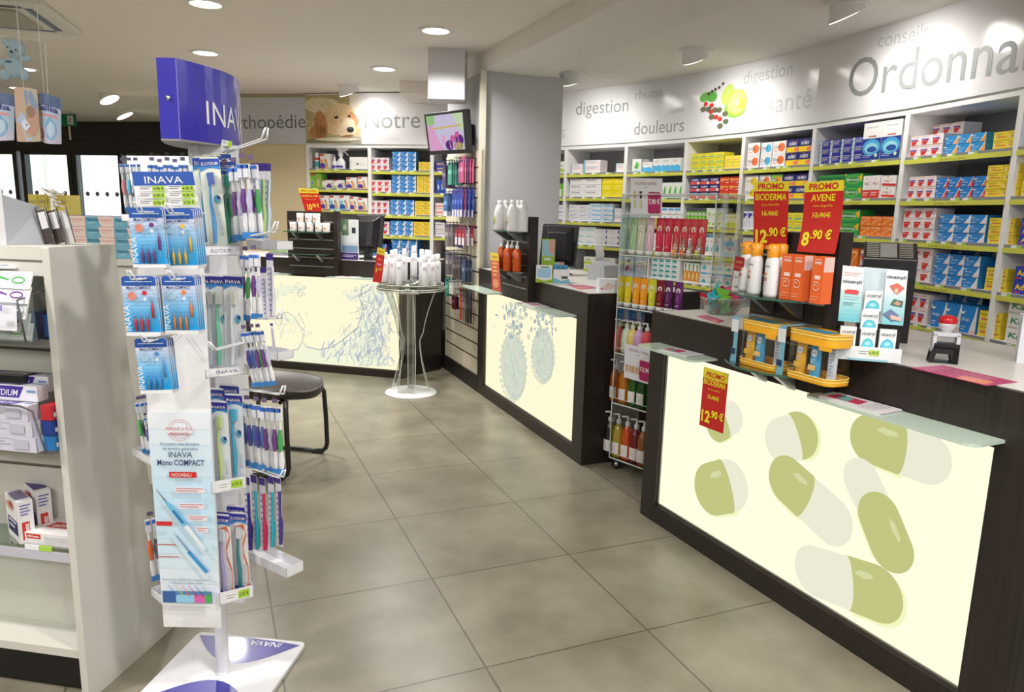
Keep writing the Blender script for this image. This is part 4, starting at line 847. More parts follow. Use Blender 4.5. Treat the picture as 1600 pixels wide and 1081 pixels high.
# ================================================================ things on the counters
def quadfn(A, B, C, D, lean=None):
    """bilinear patch A(0,0) B(1,0) C(1,1) D(0,1); lift goes along its normal, towards the first side"""
    A, B, C, D = map(Vector, (A, B, C, D)); n = (B-A).cross(D-A).normalized()
    return lambda u, v, l=0: (A*(1-u)+B*u)*(1-v)+(D*(1-u)+C*u)*v+n*l
def sheet_sign(name, label, cat, fr, ys, px4, draw, base, thick=.0012, curl=0., group=None):
    """a thin card set upright; px4 = bottom-left, bottom-right, top-right, top-left sightings in frame fr at depths ys"""
    P = []
    for (px, py), y in zip(px4, ys): x, z = fr.at(px, py, y); P.append(Vector((x, y, z)))
    q = quadfn(*P); n = (P[1]-P[0]).cross(P[3]-P[0]).normalized()
    def fn(u, v, l=0): return q(u, v, l)+n*(curl*math.sin(math.pi*v)*.5)
    mb = MB(); N = 8
    for s_, l in ((0, 0.), (1, -thick)):
        vs = [fn(u, i/N, l) for i in range(N+1) for u in (0, 1)]; mb.add(vs, [((2*i, 2*i+1, 2*i+3, 2*i+2) if not s_ else (2*i, 2*i+2, 2*i+3, 2*i+1)) for i in range(N)], base)
    for u in (0, 1): mb.add([fn(u, i/N, l) for i in range(N+1) for l in (0, -thick)], [(2*i, 2*i+1, 2*i+3, 2*i+2) for i in range(N)], base)
    f = Face(mb, 1, 1, fn=lambda a, b, l: fn(a, b, l)); draw(f)
    return one(mb, name, label, cat, fr.o, fr.yaw, group)
SRED = (196, 36, 32); SYEL = (226, 214, 50)
def bands(f, v0, v1, c, n=6):
    for i in range(n): f.R(0, v0+(v1-v0)*i/n, 1, v0+(v1-v0)*(i+1)/n, c)
def promo(f, head, name, small, old, euro, cents, hv=.86):
    bands(f, hv, 1, SYEL, 1); f.T(head, .5, hv+.03, .085, SRED, .74, 'c', bold=.03, shear=.1); f.T(name, .5, .73, .095, (236, 214, 40), .9 if len(name) > 6 else .62, 'c', bold=.02, shear=.1)
    f.T(small, .5, .65, .03, (236, 214, 40), .5, 'c'); f.T(old, .5, .50, .07, (236, 214, 40), .46, 'c', bold=.015); f.R(.3, .525, .74, .532, (236, 214, 40))
    f.T(euro, .08, .1, .19, (244, 226, 50), .36 if len(euro) > 1 else .2, bold=.04); f.T('.'+cents+' €', .44 if len(euro) > 1 else .3, .2, .125, (244, 226, 50), .54, bold=.03)
RB = pm('sign_red', SRED, .35)
sheet_sign('price_sign', 'tall red and yellow sign reading 12.90 behind the white sun sprays', 'sign', F3, (-.05, -.05, -.075, -.075), [(1177, 388), (1229, 390), (1233, 283), (1178, 284)],
           lambda f: promo(f, 'PROMO', 'BIODERMA', 'spray enfant IP50', '15.90€', '12', '90'), RB, group=None)
sheet_sign('price_sign', 'tall red and yellow sign reading 8.90 above the orange cream boxes', 'sign', F3, (-.09, -.09, -.075, -.075), [(1245, 393), (1304, 397), (1319, 281), (1257, 285)],
           lambda f: promo(f, 'PROMO', 'AVENE', 'crème visage IP50', '12.90€', '8', '90'), RB, curl=-.02)
sheet_sign('price_sign', 'small red sign hanging below the glass ledge over the capsule panel', 'sign', F3, (-.134, -.134, -.134, -.134), [(1092.5, 663.5), (1129.5, 677.5), (1138.5, 584), (1100, 573)],
           lambda f: promo(f, 'PROMO', 'BIODERMA', 'spray enfant', '15.90€', '12', '90', .83), RB)
def prix(f):
    bands(f, .8, 1, SYEL, 1); f.T('PRIX CHOC', .5, .85, .1, SRED, .8, 'c', bold=.02); f.T('ACEROLA 1000', .5, .64, .09, (240, 200, 90), .88, 'c', bold=.02); f.T('vitamine C naturelle', .5, .52, .05, (236, 190, 90), .6, 'c')
    f.T('10', .22, .1, .24, (240, 214, 70), .26, bold=.03); f.T('.90 €', .5, .2, .16, (240, 214, 70), .4, bold=.02)
sheet_sign('price_sign', 'red and yellow sign reading 10.90 on the far counter board', 'sign', F1, (-.02, -.02, -.04, -.04), [(477, 331), (503, 331), (497, 295), (466, 294)], prix, RB)
def small(f, e='9', c='90'):
    bands(f, .82, 1, SYEL, 1); f.T('PROMO', .5, .86, .08, SRED, .7, 'c'); f.T('soin', .5, .66, .08, (240, 170, 120), .5, 'c'); f.R(.2, .5, .8, .56, (214, 130, 150)); f.T(e, .16, .28, .14, (240, 210, 60), .2, bold=.02); f.T(','+c+'€', .42, .36, .08, (240, 210, 60), .48)
sheet_sign('price_sign', 'narrow yellow-topped leaflet sign leaning on the middle counter ledge', 'sign', F2, (-.19, -.19, -.18, -.18), [(770, 454), (783, 456), (779, 396), (766, 394)],
           lambda f: (f.R(0, .8, 1, 1, (224, 200, 50)), f.R(.2, .86, .8, .92, (180, 140, 40)), f.R(0, 0, 1, .8, (206, 92, 70)), f.L(.2, .7, .85, 4, .1, (236, 180, 90), .05), f.O(.5, .2, .35, .12, (226, 150, 110), 12)), RB)
def offre(f):
    f.R(0, .6, 1, 1, (170, 30, 50)); f.T('OFFRE', .5, .82, .08, (240, 180, 120), .7, 'c'); f.T('SPECIALE', .5, .68, .07, (240, 150, 80), .8, 'c'); f.R(.1, .0, .9, .6, (220, 218, 218)); f.T('Cystite', .5, .4, .07, (60, 60, 60), .6, 'c'); f.T('1 effet', .5, .12, .07, (60, 60, 60), .5, 'c')
sheet_sign('leaflet_sign', 'slanting dark red and grey leaflet left of the sun sprays', 'sign', F3, (-.10, -.10, -.13, -.13), [(1141, 454), (1159, 457), (1163, 403), (1149, 400)], offre, pm('sign_maroon', (160, 30, 48), .4))
# ---- products on the nearest display board
def ring(n): return [2*math.pi*i/n for i in range(n)]
def spray(px, y, lab):
    x, _ = F3.at(px, 440, y); P = F3.w(x, y, SA3+.0005); t = thing('sunscreen_spray', lab, 'bottle', P, F3.yaw-.3, 'white sun sprays with orange caps')
    MB().lathe([(0, 0), (.0275, 0), (.029, .01), (.029, .115), (.026, .128), (.02, .134), (0, .134)], WHITEP, n=20, sy=.75).build('bottle', t)
    mb = MB(); f = Face(mb, .04, .1, fn=lambda a, b, l: (-.02+a, -.0222*math.cos((-.02+a)/.03)-l, .012+b)); f.T('BIODERMA', .5, .88, .07, (100, 100, 110), .9, 'c'); f.T('50+', .5, .6, .12, (236, 130, 40), .5, 'c', bold=.02); f.O(.6, .48, .16, .07, (240, 140, 50), 10); f.O(.34, .48, .2, .08, (60, 120, 170), 12); f.L(.2, .34, .8, 5, .06, (190, 190, 196), .02)
    mb.build('print', t)
    MB().lathe([(.019, .132), (.021, .14), (.021, .172), (.014, .178), (0, .178)], pm('orange_cap', (238, 160, 40), .3), n=18).box(-.012, .012, -.026, -.01, .16, .172, pm('orange_cap', (238, 160, 40), .3)).build('cap', t)
for px, y, lab in ((1179, -.15, 'white sun spray with orange cap, front left on the glass shelf'), (1205, -.155, 'white sun spray with orange cap, next to the orange boxes'), (1165, -.10, 'white sun spray with orange cap, leftmost, mostly hidden behind'), (1217, -.095, 'white sun spray with orange cap, behind the first orange box')):
    spray(px, y, lab)
ORG = pm('avene_orange', (236, 106, 46), .45)
def k_av(f):
    f.T('Avène', .5, .84, .075, WH, .6, 'c', bold=.02); f.R(.2, .93, .8, .945, (250, 220, 200)); f.R(.3, .52, .8, .6, (250, 226, 214)); f.L(.12, .14, .8, 2, .06, (250, 200, 170), .012)
    f.k += 1; k = f.k; pts = [(.5+(.06+.012*i)*math.cos(i*.5)*1.6, .36+(.03+.0045*i)*math.sin(i*.5)) for i in range(18)]; f.mb.ribbon(pts, .02, col(250, 214, 190), lambda a, b: f._p(a, b, k))
for i, (pl, pr) in enumerate(((1219, 1237), (1236, 1254), (1267, 1285))):
    x0, _ = F3.at(pl, 440, -.155); x1, _ = F3.at(pr, 440, -.155); w_ = x1-x0
    mb = MB(); mb.box(0, w_, 0, .045, 0, .148, ORG); f = Face(mb, w_, .148); k_av(f); mb.poly([(w_+.0005, .001, .10), (w_+.0005, .044, .10), (w_+.0005, .044, .146), (w_+.0005, .001, .146)], col(236, 206, 198))
    one(mb, 'cream_box', 'orange face-cream box, %s of three on the glass shelf' % ('leftmost', 'middle', 'rightmost')[i], 'box', F3.w(x0, -.155+(.0, .0, .0)[i], SA3+.0005), F3.yaw, 'orange face-cream boxes')
# toiletry bags with two tubes and a booklet in each
YB = pm('bag_yellow', (240, 176, 40), .4); YP = pm('bag_piping', (232, 214, 130), .4)
def rrect(x0, x1, y0, y1, r, n=5):
    pts = []
    for cx, cy, a0 in ((x1-r, y0+r, -90), (x1-r, y1-r, 0), (x0+r, y1-r, 90), (x0+r, y0+r, 180)):
        for i in range(n+1): a = math.radians(a0+90*i/n); pts.append((cx+r*math.cos(a), cy+r*math.sin(a)))
    return pts
def wall_band(mb, pts, z0, z1, mat, out=0.):
    n = len(pts); mb.add([(p[0], p[1], z0) for p in pts]+[(p[0], p[1], z1) for p in pts], [(i, (i+1) % n, n+(i+1) % n, n+i) for i in range(n)], mat, smooth=True)
for i, (pl, pr, zt) in enumerate(((1153, 1215, 0), (1228, 1304, 0))):
    x0, _ = F3.at(pl, 540, -.155); x1, _ = F3.at(pr, 540, -.155); y0, y1 = -.160, -.054; H = .165; side = ('left', 'right')[i]
    t = thing('toiletry_bag', 'clear and yellow zipped toiletry bag of sun care, %s of two' % side, 'bag', F3.w(x0, 0, SB3+.0005), F3.yaw, 'yellow toiletry bags'); W = x1-x0
    o = rrect(0, W, y0, y1, .035)
    mb = MB(); wall_band(mb, o, .022, .125, BLIST); mb.build('clear_wall', t)
    mb = MB(); wall_band(mb, o, .0, .022, YB); mb.prism(o, 0, .003, YB); mb.tube([(p[0], p[1], .022) for p in o], .0022, YP, 6, closed=True); mb.tube([(p[0], p[1], .012) for p in o], .0018, YP, 6, closed=True); mb.build('bag_base', t)
    mb = MB(); wall_band(mb, o, .122, .162, YB); mb.add([(p[0], p[1], .162) for p in o], [tuple(range(len(o)))], YB); mb.tube([(p[0], p[1], .150) for p in o], .0022, YP, 6, closed=True); mb.tube([(p[0], p[1], .160) for p in o], .002, YP, 6, closed=True)
    mb.box(W-.05, W-.005, y0-.004, y0, .112, .128, YB)
    for k in range(5):
        a = .02+k*(W-.06)/5; mb.poly([(a, y0+.02, .1626), (a+.022, y0+.015, .1626), (a+.034, y1-.04, .1626), (a+.008, y1-.03, .1626)], col(70, 150, 190))
    mb.build('zip_lid', t)
    mb = MB(); bx = -.026; pts = [(bx, z_) for z_ in (0,)]
    mb.add([(-.03+(.012*math.sin(v*3)), y0-.001, .165*v) for v in [k/6 for k in range(7)]]+[(.004, y0-.003, .165*v) for v in [k/6 for k in range(7)]], [(k, 7+k, 8+k, k+1) for k in range(6)], col(120, 180, 204))
    mb.add([(-.03, y0, .165), (.004, y0, .165), (.004, y1, .166), (-.03, y1, .166)], [(0, 1, 2, 3)], col(150, 196, 214)); mb.box(-.03, .003, y0-.004, y0-.002, .11, .155, col(224, 228, 232)); mb.box(-.026, -.004, y0-.005, y0-.002, .03, .05, col(30, 60, 90)); mb.build('paper_sleeve', t)
    def tube_thing(xx, c, capc, lab, word_, band):
        q = thing('sunscreen_tube', lab, 'tube', F3.w(x0+xx, -.128, SB3+.0042), F3.yaw)
        mb = MB(); prof = [(.019, .0), (.02, .02)]; N = 16
        vs = [];
        for z_, rx, ry in ((.018, .017, .014), (.024, .019, .015), (.07, .021, .010), (.112, .022, .002)):
            for a in ring(N): vs.append((rx*math.cos(a), ry*math.sin(a), z_))
        mb.add(vs, [(r*N+k, r*N+(k+1) % N, (r+1)*N+(k+1) % N, (r+1)*N+k) for r in range(3) for k in range(N)], col(*c), smooth=True); mb.box(-.022, .022, -.002, .002, .110, .118, col(*c)); mb.build('tube_body', q)
        MB().lathe([(0, 0), (.016, 0), (.017, .018), (0, .019)], col(*capc)).build('cap', q)
        mb = MB(); f = Face(mb, .034, .085, fn=lambda a, b, l: (-.017+a, -.0165+b*.13-l, .026+b)); f.O(.5, .75, .36, .14, (226, 236, 240), 16); f.T(word_, .5, .71, .07, (90, 110, 130), .5, 'c'); f.L(.25, .5, .8, 3, .06, (230, 236, 240), .02); f.R(.05, .1, .95, .3, band); mb.build('print', q)
    tube_thing(.045 if i else .036, (240, 180, 30), (236, 176, 30), 'yellow sun-cream tube inside the %s toiletry bag' % side, '50+', (240, 190, 60))
    tube_thing(.104 if i else .085, (70, 166, 214), (70, 166, 214), 'blue after-sun tube inside the %s toiletry bag' % side, 'SPF', (240, 200, 120))
    mb = MB(); mb.box(0, .026, 0, .012, 0, .11, col(224, 230, 238)); f = Face(mb, .026, .11); f.L(.2, .85, .8, 8, .09, (150, 170, 200), .03)
    one(mb, 'booklet', 'folded white booklet inside the %s toiletry bag' % side, 'booklet', F3.w(x1-.052, -.115, SB3+.0045), F3.yaw)
# price ticket and papers on ledges
def papers(F, x, y, z, yaw, n, cols, label, w_=.21, h_=.15):
    mb = MB()
    for i in range(n): mb.box(-w_/2+.004*(i % 2), w_/2+.004*(i % 2), -h_/2, h_/2, .0022*i, .0022*i+.002, col(*cols[i % len(cols)]))
    z1 = .0022*n; rg = random.Random(n)
    mb.poly([(-w_/2+.01, -h_/2+.02, z1+.0002), (w_*.1, -h_/2+.02, z1+.0002), (w_*.05, h_/2-.02, z1+.0002), (-w_/2+.01, h_/2-.02, z1+.0002)], col(190, 60, 90)); mb.poly([(-w_*.3, -h_*.2, z1+.0005), (-.02, -h_*.3, z1+.0005), (-.03, h_*.2, z1+.0005), (-w_*.34, h_*.3, z1+.0005)], col(110, 170, 170))
    for k in range(5): mb.poly([(.03, -.05+.02*k, z1+.0003), (w_/2-.02, -.05+.02*k, z1+.0003), (w_/2-.02, -.046+.02*k, z1+.0003), (.03, -.046+.02*k, z1+.0003)], col(150, 150, 160))
    P = F.w(x, y, z+.0003); one(mb, 'magazine', label, 'magazine', P, F.yaw+yaw)
papers(F3, 1.19, -.062, .854, .05, 3, [(226, 222, 226), (214, 200, 210)], 'magazines on the right glass ledge of the nearest counter', .22, .1)
papers(F3, .30, -.062, .854, .1, 2, [(220, 220, 224)], 'leaflets on the left glass ledge of the nearest counter', .17, .1)
papers(F2, 1.24, -.062, .854, 0, 3, [(214, 210, 212)], 'magazines on the right glass ledge of the middle counter', .2, .1)
papers(F1, .80, -.062, .854, 0, 2, [(226, 222, 220)], 'papers on the right glass ledge of the far counter', .2, .1)
papers(F1, .02, -.062, .854, 0, 2, [(224, 220, 216)], 'papers on the left glass ledge of the far counter', .2, .1)
# small shelf price ticket on the far board
# pink mats on the worktops
def mat_print(px4, label, F):
    pts = [at_z(px, py, .9915) for px, py in px4]; c = sum(pts, Vector())/4; mb = MB()
    L = [(p.x-c.x, p.y-c.y) for p in pts]; mb.prism(L[::-1], 0, .0008, pm('mat_magenta', (186, 50, 110), .35)); q = quadfn(*[(a, b, .001) for a, b in L])
    mb.poly([q(.6, .02), q(.95, .05), q(.9, .5), q(.55, .4)], col(226, 140, 110)); mb.poly([q(.0, .1), q(.2, .1), q(.18, .9), q(0, .9)], col(206, 110, 150))
    for k in range(5): mb.poly([q(.15, .12+k*.17)+Vector((0, 0, .0002)), q(.8, .12+k*.17)+Vector((0, 0, .0002)), q(.8, .15+k*.17)+Vector((0, 0, .0002)), q(.15, .15+k*.17)+Vector((0, 0, .0002))], col(232, 200, 214))
    one(mb, 'counter_mat', label, 'mat', (c.x, c.y, .9912))
mat_print([(1422, 574.5), (1543, 603), (1591, 597), (1474, 571)], 'magenta printed mat on the nearest worktop beside the stamp', F3)
mat_print([(1088, 494), (1122, 505), (1132, 501), (1104, 492)], 'magenta printed mat near the bowl of coloured pyramids', F3)
mat_print([(886, 445), (906, 452), (936, 450), (914, 445)], 'magenta printed mat on the middle counter', F2)
# stamp
P = at_z(1471, 566, .991); t = thing('self_inking_stamp', 'black and white self-inking stamp with red knob on the nearest worktop', 'stamp', P, -.35)
BK = pm('stamp_black', (30, 30, 32), .3)
mb = MB()
for sy in (-.022, .014):
    mb.prism([(-.04, 0), (-.028, 0), (-.022, .03), (.018, .03), (.024, 0), (.04, 0), (.04, .05), (-.03, .055), (-.036, .03)], sy, sy+.008, BK, 'y')
mb.box(-.03, .04, -.022, .022, .045, .062, BK); mb.box(.024, .04, -.022, .022, 0, .05, BK); mb.box(.0405, .042, -.008, .008, .04, .052, col(*RED)); mb.box(-.04, .04, -.02, .02, 0, .005, BK); mb.build('base', t, .0015)
GP = pm('stamp_grey', (206, 208, 214), .3)
mb = MB(); mb.box(-.034, -.024, -.018, .018, .03, .09, GP); mb.box(.03, .04, -.018, .018, .05, .09, GP); mb.box(-.034, .04, -.018, .018, .085, .096, GP); mb.build('handle_frame', t, .003)
MB().lathe([(.012, .094), (.018, .105), (.024, .118), (.025, .126), (0, .128)], GP, (.003, 0, 0), 20).build('neck', t); MB().lathe([(.025, .124), (.027, .134), (.022, .144), (.01, .149), (0, .15)], pm('knob_red', (186, 30, 36), .25), (.003, 0, 0), 20).build('knob', t)
# wound-care counter display with its boxes
A_, B_ = at_z(1306, 560, .991), at_z(1407, 568, .991); FC = Frame(A_, to=B_)
t = thing('counter_display', 'white cardboard display of wound-care boxes on the nearest counter', 'display stand', (FC.o.x, FC.o.y, .991), FC.yaw)
W = FC.len; zz = .991
def fz(px, py, y=0.): x, z = FC.at(px, py, y); return x, z-zz
CARD = pm('display_card', (232, 236, 240), .45); TEALC = (110, 196, 206)
mb = MB(); zl = fz(1320, 540)[1]; mb.box(0, W, 0, .012, 0, zl, CARD); mb.box(0, W, .012, .11, 0, .006, CARD); mb.box(0, .004, .012, .11, 0, zl, CARD); mb.box(W-.004, W, .012, .11, 0, zl, CARD)
f = Face(mb, W, zl); f.L(.34, .66, .5, 2, .16, (120, 120, 130), .05); f.R(.5, .42, .66, .82, (190, 220, 90)); f.T('6.90 €', .51, .52, .22, (50, 60, 40), .14); f.R(.18, .0, .8, .16, (150, 200, 210)); mb.build('tray', t)
yb = .045; x0, z0 = fz(1309, 503, yb); x1, _ = fz(1343, 503, yb); x1b, zt = fz(1351, 416, yb); x0b, _ = fz(1317, 414, yb)
def panel(name, c4, draw, th=.004, y=yb):
    mb = MB(); q = quadfn(*c4); n = 1
    mb.add([q(0, 0), q(1, 0), q(1, 1), q(0, 1), q(0, 0, -th), q(1, 0, -th), q(1, 1, -th), q(0, 1, -th)], [(0, 1, 2, 3), (7, 6, 5, 4), (0, 4, 5, 1), (1, 5, 6, 2), (2, 6, 7, 3), (3, 7, 4, 0)], CARD)
    f = Face(mb, 1, 1, fn=lambda a, b, l: q(a, b, l)); draw(f); return mb.build(name, t)
def lp(f):
    for i in range(8): f.R(0, i*.07, 1, i*.07+.07, (110+i*12, 192+i*5, 206+i*3))
    f.T('cicatryl!', .06, .7, .055, (50, 60, 80), .88, bold=.02); f.L(.1, .88, .9, 2, .04, (230, 150, 140), .008); f.P([(.2, .5), (.8, .5), (.84, .56), (.7, .58), (.3, .58), (.16, .55)], (214, 60, 66)); f.L(.15, .45, .9, 2, .04, (170, 200, 214), .01); f.L(.15, .34, .7, 2, .03, (120, 150, 170), .01)
q4 = lambda l: [Vector((a, yb+.012*0, z)) for a, z in l]
x0, z0 = fz(1309.5, 501, .03); x1, z1 = fz(1343, 504, .03); x2, z2 = fz(1351, 418, .055); x3, z3 = fz(1317, 414.5, .055)
panel('left_panel', [(x0, .03, z0), (x1, .03, z1), (x2, .055, z2), (x3, .055, z3)], lp)
def rp(f):
    for i in range(8): f.R(0, i*.07, 1, i*.07+.07, (130+i*11, 200+i*4, 212+i*3))
    f.T('cicatryl!', .04, .84, .055, (50, 60, 80), .9, bold=.02); f.P([(.2, .7), (.55, .76), (.9, .68), (.55, .55)], (214, 110, 90)); f.P([(.45, .66), (.6, .66), (.6, .58), (.45, .58)], (230, 200, 180))
    f.P([(.3, .36), (.45, .47), (.9, .44), (.85, .33)], (70, 110, 90)); f.P([(.45, .38), (.6, .44), (.8, .4), (.7, .35)], (206, 150, 130)); f.P([(.0, .18), (.35, .28), (.75, .18), (.5, .06)], (100, 120, 160)); f.P([(.35, .18), (.9, .14), (.85, .08), (.4, .1)], (226, 180, 170))
x0, z0 = fz(1377, 506, .03); x1, z1 = fz(1411, 509, .03); x2, z2 = fz(1419, 423, .055); x3, z3 = fz(1386, 420, .055)
panel('right_panel', [(x0, .03, z0), (x1, .03, z1), (x2, .055, z2), (x3, .055, z3)], rp)
x0, z0 = fz(1343, 504, .06); x1, z1 = fz(1378, 506, .06); x2, z2 = fz(1387, 420, .075); x3, z3 = fz(1350, 417, .075)
panel('centre_panel', [(x0, .06, z0), (x1, .06, z1), (x2, .075, z2), (x3, .075, z3)], lambda f: f.R(0, .2, 1, 1, (206, 222, 230)))
MB().box(.004, W-.004, .03, .105, .006, fz(1320, 512, .03)[1]-.004, BK).build('inner_tray', t)
def k_cic(f): f.T('cicatryl', .08, .68, .17, (40, 50, 70), .84, bold=.01); f.O(.5, .12, .4, .42, (96, 200, 220), 22, 0, 180); f.O(.5, .3, .2, .1, (170, 226, 236), 12); f.O(.14, .16, .025, .03, (30, 40, 60), 6)
for i, (px0, px1, yb_, yt, yy, lab) in enumerate(((1310.5, 1339, 542, 511, .013, 'bottom left'), (1342.5, 1370, 545, 514, .013, 'bottom middle'), (1372, 1402, 546, 516, .013, 'bottom right'), (1344, 1374, 514, 487, .02, 'second from top'), (1349, 1380, 485, 455, .028, 'topmost'))):
    x0, z0 = fz(px0, yb_, yy); x1, z1 = fz(px1, yt, yy); h_ = z1-z0
    mb = MB(); mb.box(0, x1-x0, 0, .016, 0, h_, CARD); k_cic(Face(mb, x1-x0, h_)); P = FC.w(x0, yy, zz+z0); one(mb, 'wound_cream_box', 'small white and turquoise box, %s in the cardboard display' % lab, 'box', P, FC.yaw, 'wound-care boxes in the cardboard display')
# cash desk monitors seen from behind
def till(frame_o, yaw, w_, h_, label, stand=True, vents=False):
    t = thing('till_monitor', label, 'monitor', frame_o, yaw)
    mb = MB(); tilt = .06
    mb.add([(0, 0, .06), (w_, 0, .06), (w_, tilt, .06+h_), (0, tilt, .06+h_), (.0, -.025, .07), (w_, -.025, .07), (w_, tilt-.025, .05+h_), (0, tilt-.025, .05+h_)], [(3, 2, 1, 0), (4, 5, 6, 7), (0, 1, 5, 4), (1, 2, 6, 5), (2, 3, 7, 6), (3, 0, 4, 7)], DARK)
    mb.build('screen_housing', t, .006)
    mb = MB(); mb.add([(w_*.12, -.026, .1), (w_*.88, -.026, .1), (w_*.88, .03, .04+h_), (w_*.12, .03, .04+h_), (w_*.25, -.075, .12), (w_*.75, -.075, .12), (w_*.75, -.03, .0+h_), (w_*.25, -.03, .0+h_)], [(4, 5, 6, 7), (0, 1, 5, 4), (1, 2, 6, 5), (2, 3, 7, 6), (3, 0, 4, 7)], DARK); mb.build('back_bulge', t, .004)
    MB().box(w_*.4, w_*.6, -.03, .03, .0, .12, DARK).build('neck', t); MB().box(w_*.2, w_*.8, -.07, .09, 0, .012, DARK).build('foot', t, .003)
    return t
P = at_z(843, 428, .991); till(P, math.radians(-22), .27, .30, 'black till monitor seen from behind on the middle counter')
till(F1.w(.72, .22, .991), F1.yaw-.05, .27, .33, 'black till monitor seen from behind on the far counter')
# vented black till at the nearest counter
C0 = at_y(1337, 520, 2.62); t = thing('cash_register', 'black vented till unit behind the cardboard display on nearest counter', 'cash register', (C0.x, C0.y, .991), -.42)
mb = MB(); wv = .17
mb.prism([(0, 0), (.16, 0), (.17, .30), (.10, .355), (-.01, .30), (-.01, .24)], 0, wv, DARK, 'x'); mb.build('housing', t, .004)
mb = MB(); f = Face(mb, wv, .12, fn=lambda a, b, l: (a, -.01+b*.9-l*.45, .30+b*.45+l*.9)); f.R(.3, .06, .62, .94, (150, 150, 146))
for k in range(9): f.R(.04, .08+k*.095, .28, .12+k*.095, (196, 192, 178)); f.R(.66, .08+k*.095, .92, .12+k*.095, (196, 192, 178))
mb.build('vent_grille', t)
# white device and pens behind
P = F3.w(1.36, .42, .991); t = thing('card_terminal', 'white rounded device right of the cardboard display on nearest counter', 'device', P, -.5)
MB().prism([(0, 0), (.09, 0), (.07, .13), (.045, .15), (0, .15)], 0, .07, pm('device_white', (226, 228, 236), .35), 'y').build('housing', t, .006); mb = MB()
for z_ in (.04, .09): mb.lathe([(0, 0), (.006, 0), (.006, .002), (0, .002)], col(110, 90, 190), (.05, -.002, z_), 10, 'y')
mb.build('button', t)
for i, c in enumerate(((214, 60, 40), (240, 130, 60), (60, 60, 70))):
    P = F3.w(1.44+.015*i, .36+.03*i, .996); mb = MB(); mb.tube([(0, 0, 0), (.12, .02, 0)], .005, col(*c)); mb.tube([(.12, .02, 0), (.135, .0225, 0)], [.005, .001], WHITEP)
    one(mb, 'pen', '%s pen lying on the worktop beside the white device' % ('red', 'orange', 'black')[i], 'pen', P, -1.0+.5*i)
# bowl of coloured pyramid sachets
P = at_z(1127, 490, .991); t = thing('bowl', 'clear bowl of coloured pyramid sachets on the nearest counter', 'bowl', P)
MB().lathe([(0, .002), (.055, .002), (.075, .02), (.098, .075), (.1, .075), (.077, .018), (.056, 0), (0, 0)], ACRYL, n=28).build('bowl_wall', t); MB().tube([(.099*math.cos(a), .099*math.sin(a), .075) for a in ring(24)], .0018, CHROME, 6, closed=True).build('rim', t)
cols = [('orange', (240, 110, 50)), ('green', (110, 180, 60)), ('blue', (30, 140, 170)), ('red', (200, 30, 60)), ('pink', (206, 80, 120)), ('yellow', (240, 170, 60)), ('teal', (60, 170, 190)), ('purple', (120, 80, 140))]
rg = random.Random(3); k = 0
for ly, (n, r, z) in enumerate(((4, .036, .03), (7, .064, .066), (5, .036, .098))):
    for i in range(n):
        a = 6.28*i/n+ly; s = .043; nm, c = cols[(k*3+ly) % 8]; mb = MB(); M_ = Matrix.Rotation(rg.random()*6, 4, 'Z') @ Matrix.Rotation(rg.random()*6, 4, 'X')
        mb.add([(s, 0, -s*.35), (-s*.5, s*.87, -s*.35), (-s*.5, -s*.87, -s*.35), (0, 0, s)], [(0, 2, 1), (0, 1, 3), (1, 2, 3), (2, 0, 3)], pm('foil_'+nm, c, .25), M_)
        one(mb, 'pyramid_sachet', '%s pyramid sachet, %s of the clear bowl' % (nm, ('at the bottom', 'in the middle', 'on top')[ly]), 'sachet', P+Vector((r*math.cos(a), r*math.sin(a), z)), group='coloured pyramid sachets in the bowl'); k += 1
# ---- middle counter: white bottles, orange pump bottles
def bplace(F, px, y, z): x, _ = F.at(px, 400, y); return F.w(x, y, z)
for i, (px, y) in enumerate(((780, -.14), (789, -.10), (800, -.145), (808, -.08), (815, -.085))):
    t = thing('lotion_bottle', 'white lotion bottle, %s on the upper glass shelf of middle board' % ('leftmost', 'second', 'middle', 'fourth', 'rightmost')[i], 'bottle', bplace(F2, px, y, SA2+.0005), F2.yaw-.4, 'white lotion bottles on the glass shelf')
    MB().lathe([(0, 0), (.036, 0), (.038, .01), (.038, .115), (.03, .15), (.016, .172), (0, .172)], WHITEP, n=20).build('bottle', t); MB().lathe([(.018, .17), (.018, .195), (0, .196)], WHITEP).build('cap', t)
    mb = MB(); f = Face(mb, .05, .07, fn=lambda a, b, l: ((.0388+l)*math.sin(-.65+a*26), -(.0388+l)*math.cos(-.65+a*26), .03+b)); 
    for u, v0, v1, c in ((0, .55, .9, (210, 80, 90)), (.25, .55, .9, (214, 70, 80)), (.5, .55, .9, (214, 90, 90)), (.75, .3, .9, (190, 214, 80)), (0, .15, .5, (40, 36, 40)), (.25, .15, .5, (120, 30, 50)), (.5, .15, .5, (50, 40, 44))): f.R(u, v0, u+.25, v1, c)
    mb.build('label', t)
